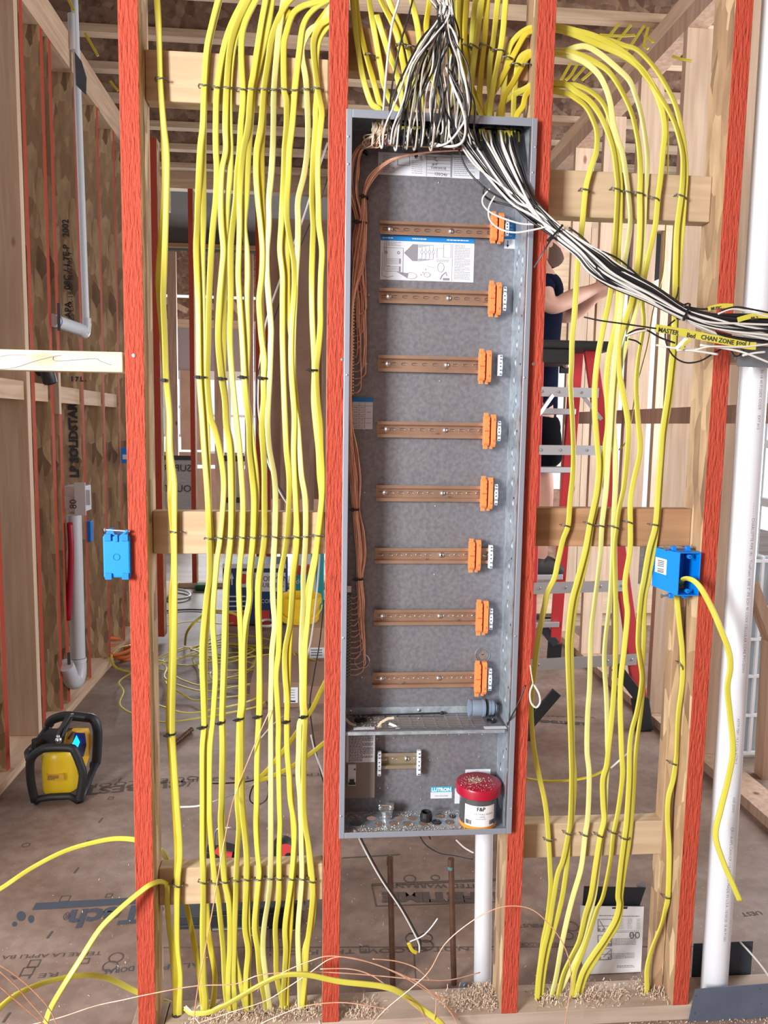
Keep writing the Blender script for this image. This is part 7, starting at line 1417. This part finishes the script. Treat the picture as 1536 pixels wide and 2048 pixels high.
m = MB(); m.lathe([(.030,0),(.034,.006),(.034,.040),(.030,.046)], c_+Vector((-.006,.02,-.004)), (0,-1,0), 24); mk('tool_body', m, RUB, parent=t, smooth='auto')
m = MB(); m.lathe([(.024,0),(.023,.004)], c_+Vector((.002,-.026,.0)), (0,-1,0), 24); mk('red_face', m, REDB, parent=t)
m = MB(); m.lathe([(.012,0),(.012,.004)], c_+Vector((.012,-.030,-.016)), (0,-1,0), 18); mk('dark_window', m, RUB, parent=t)
# long black tool case on the floor
t = thing('tool_case', 'long black plastic level or tool case lying on the floor under the lower block', 'tool case', FZ(490,1845))
Ym = .40; m = MB(); a_ = U(352,1838,Ym); c_ = U(424,1810,Ym); m.box((a_.x, Ym, 0), (c_.x, Ym+.08, .038)); m.box((a_.x, Ym-.004, .008), (c_.x, Ym, .014)); mk('narrow_end', m, RUB2, parent=t, bevel=.003)
a_ = U(420,1838,Ym); c_ = U(592,1800,Ym); m = MB(); m.box((a_.x, Ym-.012, 0), (c_.x, Ym+.10, .062)); m.box((c_.x-.02, Ym-.016, 0), (c_.x+.012, Ym+.10, .075)); m.box((a_.x, Ym-.018, .045), (c_.x, Ym-.012, .05)); mk('case_body', m, RUB, parent=t, bevel=.004)
m = MB(); m.box((a_.x+.008, Ym-.017, .006), (a_.x+.16, Ym-.012, .009)); mk('bright_edge', m, ALU, parent=t)
m = MB(); m.beam(U(608,1790,Ym), U(612,1808,Ym), .008, .01); m.beam(U(610,1800,Ym), U(607,1820,Ym), .008, .01); mk('latch', m, ZINC, parent=t)
m = MB(); m.box((c_.x+.012, Ym, .04), (c_.x+.026, Ym+.02, .066)); mk('red_tip', m, REDB, parent=t)

# paper box in the right bay
t = thing('instruction_box', 'white printed cardboard box standing open on the floor in the right bay', 'box', FZ(1225,1960))
def BXp(x, y, Y=.20): return U(x, y, Y)
bl, br_, tr, tl = BXp(1173,1955,.16), BXp(1281,1958,.16), BXp(1288,1813,.235), BXp(1172,1812,.235)
for q in (bl, br_): q.z = .002
n_ = (tr-br_).cross(bl-br_).normalized(); n_ = n_ if n_.y < 0 else -n_
m = MB(); back = -n_*.05
m.add([bl, br_, tr, tl, bl+back*1, br_+back*1, tr+back, tl+back], [(0,1,2,3),(4,7,6,5),(0,3,7,4),(1,5,6,2),(0,4,5,1)]); mk('box_body', m, PAPER, parent=t)
m = MB(); m.add([tl+Vector((.012,0,0)), tr, tr+back+Vector((0,0,.003)), tl+back+Vector((0,0,.0))], [(0,1,2,3)]); m.add([tl+back*.6+Vector((0,0,.0)), tr+back*.6, BXp(1292,1775,.27), BXp(1168,1772,.27)], [(0,1,2,3)]); mk('dark_inside', m, RUB2, parent=t)
m = MB(); m.add([tr+back*.8, BXp(1292,1775,.28), BXp(1290,1762,.29), BXp(1272,1768,.29), BXp(1280,1800,.27)], [(0,1,2,3,4)]); mk('grey_film', m, mat('film', (.18,.17,.19), .6), parent=t)
m = MB(); 
cN = BXp(1239,1813,.234); m.add([cN+Vector((.021*math.cos(a_), -.002, .021*math.sin(a_)*-1)) for a_ in [math.pi*i/12 for i in range(13)]], [tuple(range(13))]); mk('thumb_notch', m, INK, parent=t)
def bp3(u, v, e=.0015): return bl.lerp(br_, u).lerp(tl.lerp(tr, u), v) + n_*e
def brow(m, u0, u1, v, h, seed):
    rr = random.Random(seed); u = u0
    while u < u1: w = rr.uniform(.015,.05); m.add([bp3(u,v), bp3(min(u+w,u1),v), bp3(min(u+w,u1),v+h), bp3(u,v+h)], [(0,1,2,3)]); u += w+.01
m = MB()
for i, v in enumerate((.85,)): brow(m, .22, .52, v, .012, 70); brow(m, .62, .92, v-.01, .012, 71)
for i in range(7): brow(m, .55, .65, .80-.024*i, .006, 72+i); brow(m, .72, .8, .80-.024*i, .006, 82+i); brow(m, .88, .94, .80-.024*i, .006, 92+i)
for i in range(2): brow(m, .45, .92, .62-.02*i, .006, 100+i)
for i in range(5): brow(m, .42, .88, .50-.022*i, .008, 110+i)
for i in range(4): brow(m, .40, .86, .28-.022*i, .008, 120+i)
brow(m, .55, .85, .095, .010, 130); brow(m, .55, .88, .075, .008, 131)
mk('small_print', m, INKG, parent=t)
m = MB()
def boxline(u0, v0, u1, v1):
    for A, B in (((u0,v0),(u1,v0)), ((u1,v0),(u1,v1)), ((u1,v1),(u0,v1)), ((u0,v1),(u0,v0))): m.beam(bp3(*A), bp3(*B), .0012, .0008, up=n_)
for v0, v1 in ((.62,.80),(.62,.70),(.40,.56),(.40,.47),(.20,.36),(.20,.28)): boxline(.20, v0, .44, v1)
m.beam(bp3(.22,.79), bp3(.33,.64), .001, .0008, up=n_); m.beam(bp3(.44,.35), bp3(.30,.24), .001, .0008, up=n_)
for q in ((.21,.63),(.28,.63),(.37,.41),(.41,.41),(.22,.21),(.38,.21)): m.add([bp3(q[0],q[1]), bp3(q[0]+.03,q[1]), bp3(q[0]+.03,q[1]+.03), bp3(q[0],q[1]+.03)], [(0,1,2,3)])
mk('line_drawings', m, INKG, parent=t)
m = MB()
for u in (.80,.90):
    c_ = bp3(u,.555); e1 = (br_-bl).normalized(); e2 = (tl-bl).normalized(); m.tube([c_+e1*(.0055*math.cos(a_))+e2*(.0065*math.sin(a_)) for a_ in [2*math.pi*i/14 for i in range(15)]], .0008, 5)
tm = text_mb('UL', .008, bp3(.775,.54,.002), (br_-bl).normalized(), (tl-bl).normalized(), mb=m); mk('approval_marks', m, INK, parent=t)

# ---------------------------------------------------------------- shavings on the sole plate round the holes
def shav(n, fn, lab, s0=.004, s1=.013):
    b = MB(); rr = random.Random(len(lab)*3)
    for i in range(n):
        q = fn(rr); a_ = rr.uniform(0,6.28); s = rr.uniform(s0, s1); w = rr.uniform(.0008,.0022); cur = rr.uniform(-1.6,1.6); el = rr.uniform(-.1,1.0)
        P = [q]; d = Vector((math.cos(a_)*math.cos(el), math.sin(a_)*math.cos(el), math.sin(el)))
        for k_ in range(4):
            P.append(P[-1]+d*s/4); d = (Matrix.Rotation(cur*.5, 3, Vector((-math.sin(a_), math.cos(a_), 0))) @ d)
        side_ = Vector((-math.sin(a_), math.cos(a_), .3)).normalized()*w/2; vs = []
        for p_ in P: vs += [p_-side_, p_+side_]
        b.add(vs, [(2*k_, 2*k_+1, 2*k_+3, 2*k_+2) for k_ in range(4)])
    mk('wood_shavings', b, SHAV, label=lab, cat='shavings', kind='stuff')
def gau(rr, c, s, z=.0386): return Vector((c.x+rr.gauss(0,s), min(max(c.y+rr.gauss(0,.016), .004), .086), z+abs(rr.gauss(0,.004))))
hx = [U(x, 2040, .045) for x in (405,448,470,500,532,567,600,620)]
shav(1100, lambda r: gau(r, Vector((r.choice(hx).x, .035, 0)), .022), 'pale wood shavings heaped round the cable holes at the foot of the left bay')
shav(1000, lambda r: gau(r, Vector((U(r.choice((900,930,960,975,985)), 2000, .05).x, .045, 0)), .018), 'pale wood shavings heaped on the sole plate left of the stud under the panel')
shav(400, lambda r: gau(r, Vector((U(r.choice((705,730,745)), 2030, .03).x, .03, 0)), .012), 'wood shavings beside the foot of the middle red stud')
shav(300, lambda r: gau(r, Vector((U(960, 1960, .12).x, .085, 0)), .012), 'wood shavings round the foot of the white pipe under the panel')
shav(900, lambda r: gau(r, Vector((U(r.choice((1085,1110,1150,1175,1185,1230)), 1995, .05).x, .045, 0)), .014), 'wood shavings round the cable holes at the foot of the right bay')
shav(420, lambda r: gau(r, Vector((U(r.choice((1285,1300,1315)), 1975, .05).x, .05, 0)), .012), 'curly wood shavings round the last cable hole beside the right stud')
shav(500, lambda r: Vector((r.uniform(.45,.9), -r.uniform(.002,.05), .001)), 'fine wood crumbs on the floor in front of the sole plate', .002, .006)
shav(260, lambda r: Vector((r.uniform(-.9,.5), r.uniform(.12,1.0), .001)), 'scattered wood crumbs on the subfloor behind the wall', .003, .009)
# drilled holes
m = MB()
for x in (354,405,415,468,500,535,567,610): p = U(x, 2041, .045); m.lathe([(.011,0),(.011,.0004)], (p.x, .045, .0383), (0,0,1), 18)
for x, y in ((1078,2004),(1107,1994),(1150,1996),(1294,1978)): p = U(x, y, .045); m.lathe([(.012,0),(.012,.0004)], (p.x, .045, .0383), (0,0,1), 18)
sp0 = [o for o in bpy.data.objects if o.get('label','').startswith('dusty pine')][0]; mk('drilled_hole', m, INK, parent=sp0)
# ---------------------------------------------------------------- stepladder: brace side toward the viewer, steps on the far side
LT = 1.77
t = thing('stepladder', 'red fibreglass stepladder with aluminium braces and a black top cap, behind the right bay', 'ladder', (1.0, 2.15, 0))
nearR0, nearR1 = Vector((1.262,1.70,0)), Vector((1.055,2.08,LT)); nearL0, nearL1 = Vector((.68,1.62,0)), Vector((.79,2.05,LT))
farR0, farR1 = Vector((1.135,2.68,0)), Vector((1.035,2.20,LT)); farL0, farL1 = Vector((.45,2.62,0)), Vector((.76,2.17,LT))
def railp(p, q, nm='rail'):
    m = MB(); d = (q-p).normalized(); m.beam(p+d*.06, q, .028, .062, up=(1,.0,0)); mk(nm, m, LADR, parent=t, bevel=.003)
    m = MB(); m.beam(p, p+d*.15, .040, .075, up=(1,0,0)); mk('rubber_foot', m, RUB, parent=t, bevel=.004)
railp(nearR0, nearR1); railp(nearL0, nearL1); railp(farR0, farR1); railp(farL0, farL1)
def at(p, q, z): u = z/LT; return p.lerp(q, u)
for z in (.325, .655, 1.275, 1.545):
    a_, c_ = at(nearL0,nearL1,z)-Vector((0,.03,0)), at(nearR0,nearR1,z)-Vector((0,.03,0)); m = MB(); m.beam(a_, c_, .006, .052 if z < 1 else .045); br = mk('back_brace', m, ALU, parent=t)
    m = MB(); 
    for f in (.08,.35,.72,.95): m.lathe([(.007,0),(.005,.004)], a_.lerp(c_, f)-Vector((0,.004,0)), (0,-1,0), 10)
    mk('rivet', m, ZINC, parent=br)
for z in (.27, .56, .86, 1.16, 1.46):
    a_, c_ = at(farL0,farL1,z), at(farR0,farR1,z); m = MB(); m.beam(a_, c_, .085, .030); mk('step', m, ALU, parent=t, bevel=.003)
for p, q, s in ((nearL0,nearL1,1),(nearR0,nearR1,-1),(farR0,farR1,-1)):
    a_ = at(p,q,.06 if s > 0 else .14); c_ = a_+Vector((.13*s,0,.16)); m = MB(); m.beam(a_-Vector((0,.02,0)), c_-Vector((0,.02,0)), .012, .05); mk('corner_brace', m, RUB2, parent=t, bevel=.003)
for s, p, q in ((1,nearL0,nearL1),(-1,nearR0,nearR1)):
    a_ = at(p,q,1.42)-Vector((0,.02,0)); c_ = at(p,q,1.53)+Vector((.075*s,-.02,0)); m = MB(); m.beam(a_, c_, .008, .018); mk('upper_brace', m, ALU, parent=t)
m = MB(); m.box((.72,2.02,LT-.025),(1.15,2.26,LT+.02)); m.box((.74,2.0,LT-.02),(1.14,2.28,LT+.015)); mk('top_cap', m, RUB, parent=t, bevel=.008)
m = MB(); m.box((.72,2.015,LT-.09),(.95,2.24,LT-.02)); mk('cap_tray', m, RUB, parent=t, bevel=.006)

# ---------------------------------------------------------------- person on the ladder, reaching right
def skin_body(name, verts, edges, radii, mt, parent, root=0, sub=2):
    me = bpy.data.meshes.new(name); org = WP[parent]
    me.from_pydata([Vector(v)-org for v in verts], edges, []); o = bpy.data.objects.new(name, me); C.objects.link(o); o.parent = parent; WP[o] = org
    sk = o.modifiers.new('skin', 'SKIN'); sk.use_smooth_shade = True
    for i, r in enumerate(radii):
        me.skin_vertices[0].data[i].radius = (r, r) if not isinstance(r, tuple) else r
    me.skin_vertices[0].data[root].use_root = True
    ss = o.modifiers.new('sub', 'SUBSURF'); ss.levels = sub; ss.render_levels = sub
    dg = bpy.context.evaluated_depsgraph_get(); dg.update(); m2 = bpy.data.meshes.new_from_object(o.evaluated_get(dg))
    o.modifiers.clear(); o.data = m2; m2.materials.clear(); m2.materials.append(mt)
    for p_ in m2.polygons: p_.use_smooth = True
    return o
PYo = 2.60     # depth of the body's mid plane
def PP(x, y, dy=0): return U(x, y, PYo+dy)
pers = thing('person', 'bearded person in navy T-shirt and dark trousers standing on the stepladder, reaching right', 'person', PP(1075,1145))
# body: pelvis root, spine, neck; legs; arms
hip = PP(1062,865); V = [hip, PP(1060,800), PP(1062,700), PP(1066,600), PP(1068,555), PP(1072,520), PP(1078,500)]
R_ = [(.135,.15),(.13,.145),(.135,.15),(.15,.16),(.12,.13),(.055,.055),(.055,.055)]
E_ = [(0,1),(1,2),(2,3),(3,4),(4,5),(5,6)]
def chain(start, pts, rad):
    prev = start
    for p_, r in zip(pts, rad): V.append(p_); R_.append(r); E_.append((prev, len(V)-1)); prev = len(V)-1
    return prev
# near leg and far leg
chain(0, [PP(1068,900,-.09), PP(1085,985,-.10), PP(1082,1030,-.08), PP(1078,1090,-.06), PP(1080,1132,-.06), PP(1095,1143,-.07)], [.095,.068,.062,.052,.042,.04])
chain(0, [PP(1055,900,.10), PP(1078,985,.10), PP(1072,1030,.12), PP(1066,1090,.14), PP(1066,1130,.14), PP(1082,1141,.13)], [.095,.068,.062,.052,.042,.04])
# arms: near arm reaches right and up, far arm too
nA = chain(4, [PP(1076,566,-.17), PP(1092,600,-.22), PP(1106,615,-.24), PP(1150,593,-.22), PP(1180,582,-.20), PP(1192,576,-.20)], [.07,.060,.050,.048,.032,.028])
fA = chain(4, [PP(1076,572,.17), PP(1100,612,.20), PP(1128,636,.18), PP(1165,615,.12), PP(1186,598,.06), PP(1196,590,.04)], [.07,.060,.050,.046,.031,.027])
# fingers on both hands
def hand(anchor, base, d, up, w):
    d = d.normalized(); up = up.normalized(); s_ = d.cross(up).normalized()
    pal = base + d*.045; V.append(pal); R_.append((.026,.034)); E_.append((anchor, len(V)-1)); k0 = len(V)-1
    for i, L in enumerate((.068,.078,.072,.055)):
        o_ = s_*(-.028+.019*i); prev = k0; q = pal + o_ + d*.03
        for j, (f, r) in enumerate(((.0,.0105),(.4,.0095),(.75,.009),(1.0,.0075))):
            p_ = q + d*L*f - up*(.035*f*f); V.append(p_); R_.append(r); E_.append((prev, len(V)-1)); prev = len(V)-1
    prev = k0
    for f, r in ((.0,.013),(.5,.011),(1.0,.009)):
        p_ = pal - d*.015 + up*(.02+.03*f) + d*.045*f; V.append(p_); R_.append(r); E_.append((prev, len(V)-1)); prev = len(V)-1
hand(nA, V[nA], Vector((.9,.1,.25)), Vector((0,-.6,.8)), 1)
hand(fA, V[fA], Vector((.85,-.2,.35)), Vector((0,-.5,.8)), 1)
skin_body('body', V, E_, R_, SKIN, pers)
# head: lofted rings in profile, face toward +x
hc = PP(1092,480); hd = thing2('head', hc, pers)
def head_mesh():
    m = MB(); n = 24; rows = []
    # (z offset, centre x, half-length x front, half-length back, half-width)
    prof = [(-.125,.03,.030,.030,.025),(-.115,.035,.050,.045,.042),(-.095,.030,.066,.055,.055),(-.07,.022,.078,.066,.064),(-.045,.015,.085,.078,.069),(-.02,.01,.086,.088,.073),(.005,.005,.086,.095,.076),(.03,.0,.088,.098,.077),(.06,.0,.084,.094,.074),(.085,.0,.070,.080,.062),(.105,.0,.046,.054,.042),(.115,.0,.012,.014,.012)]
    for (z, cx, f, b_, w) in prof:
        for i in range(n):
            a_ = 2*math.pi*i/n; rx = f if math.cos(a_) > 0 else b_; x = cx+rx*math.cos(a_); y = w*math.sin(a_)
            if z == -.02 and abs(math.sin(a_)) < .15 and math.cos(a_) > 0: x += .026      # nose tip
            if z == .005 and abs(math.sin(a_)) < .15 and math.cos(a_) > 0: x += .012
            if z == .005 and .2 < abs(math.sin(a_)) < .55 and math.cos(a_) > 0: x -= .008  # eye socket
            if z == .03 and abs(math.sin(a_)) < .6 and math.cos(a_) > 0: x += .004         # brow
            if z == -.07 and abs(math.sin(a_)) < .3 and math.cos(a_) > 0: x += .006        # lips
            m.v.append(hc + Vector((x, y, z)))
    for k_ in range(len(prof)-1):
        for i in range(n): j = (i+1) % n; m.f.append((k_*n+i, k_*n+j, (k_+1)*n+j, (k_+1)*n+i)); m.mi.append(0)
    m.f.append(tuple(range(n-1,-1,-1))); m.mi.append(0); m.f.append(tuple(range((len(prof)-1)*n, len(prof)*n))); m.mi.append(0)
    return m
o = mk('face', head_mesh(), SKIN, parent=hd, smooth=True); ss = o.modifiers.new('sub', 'SUBSURF'); ss.levels = 1; ss.render_levels = 1
m = MB(); n = 20
for k_, (z, f, w) in enumerate(((-.145,.036,.026),(-.134,.060,.042),(-.118,.078,.055),(-.098,.087,.065),(-.070,.078,.071))):
    for i in range(n+1): a_ = -1.75+3.5*i/n; m.v.append(hc+Vector((.015+f*math.cos(a_), w*math.sin(a_)*1.0, z+.045*(1-math.cos(a_))*(k_/4))))
for k_ in range(4):
    for i in range(n): m.f.append((k_*(n+1)+i, k_*(n+1)+i+1, (k_+1)*(n+1)+i+1, (k_+1)*(n+1)+i)); m.mi.append(0)
mk('beard', m, HAIR, parent=hd, smooth=True)
m = MB(); m.ball(hc+Vector((-.030,0,.050)), .095, 20, 12, (.92,.86,.80)); mk('hair', m, HAIR, parent=hd, smooth=True)
m = MB(); m.ball(hc+Vector((-.008,-.078,-.005)), .028, 10, 8, (.6,.35,1)); m.ball(hc+Vector((-.008,.078,-.005)), .028, 10, 8, (.6,.35,1)); mk('ear', m, SKIN, parent=hd, smooth=True)
m = MB(); m.ball(hc+Vector((.078,-.030,.004)), .010, 10, 8); m.ball(hc+Vector((.078,.030,.004)), .010, 10, 8); mk('eye', m, PAPER, parent=hd, smooth=True)
m = MB(); m.ball(hc+Vector((.086,-.031,.004)), .004, 8, 6); m.ball(hc+Vector((.086,.031,.004)), .004, 8, 6); mk('pupil', m, INK, parent=hd, smooth=True)
m = MB(); m.ball(hc+Vector((.092,0,-.068)), .014, 10, 6, (.5,1.5,.45)); mk('lips', m, mat('lips', (.42,.14,.12), .6), parent=hd, smooth=True)
# T-shirt, trousers, shoes
Vs, Es, Rs = V[:5], E_[:4], [(.150,.165),(.145,.16),(.150,.165),(.165,.175),(.130,.14)]
V0, E0, R0_ = V, E_, R_
V, E_, R_ = list(Vs), list(Es), list(Rs)
chain(4, [PP(1076,566,-.17), PP(1090,597,-.215)], [.088,.082]); chain(4, [PP(1076,572,.17), PP(1098,609,.20)], [.088,.082])
skin_body('t_shirt', V, E_, R_, NAVY, pers)
V, E_, R_ = [hip-Vector((0,0,.02)), hip+Vector((0,0,.07)), hip+Vector((0,0,.12))], [(0,1),(1,2)], [(.185,.20),(.165,.18),(.150,.165)]
chain(0, [PP(1070,893,-.09), PP(1078,915,-.09), PP(1084,945,-.10)], [.150,.140,.125]); chain(0, [PP(1057,893,.10), PP(1068,915,.10), PP(1076,945,.10)], [.150,.140,.125])
skin_body('shorts', V, E_, R_, NAVYD, pers)
for dy, x0 in ((-.065,1088),(.135,1074)):
    a_, b_ = PP(x0-14,1140,dy), PP(x0+34,1146,dy); m = MB(); mid = (a_+b_)/2
    V, E_, R_ = [PP(x0-14,1112,dy), PP(x0-18,1133,dy), PP(x0+2,1128,dy), PP(x0+22,1136,dy), PP(x0+40,1143,dy)], [(0,1),(1,2),(2,3),(3,4)], [(.075,.07),(.070,.062),(.065,.065),(.062,.050),(.050,.030)]
    skin_body('shoe', V, E_, R_, BOOT, pers)
p_ = PP(1132,727,-.2); m = MB(); m.lathe([(.022,0),(.024,.006),(.014,.010)], p_, (0,-1,0), 18); b2 = MB(); b2.box(p_+Vector((-.03,.0,-.05)), p_+Vector((.05,.02,.04))); 
tp = thing('tape_measure', 'small black and silver tape measure clipped at the person\'s hip', 'tool', p_); mk('case', b2, RUB, parent=tp, bevel=.004); mk('silver_disc', m, ZINC, parent=tp)
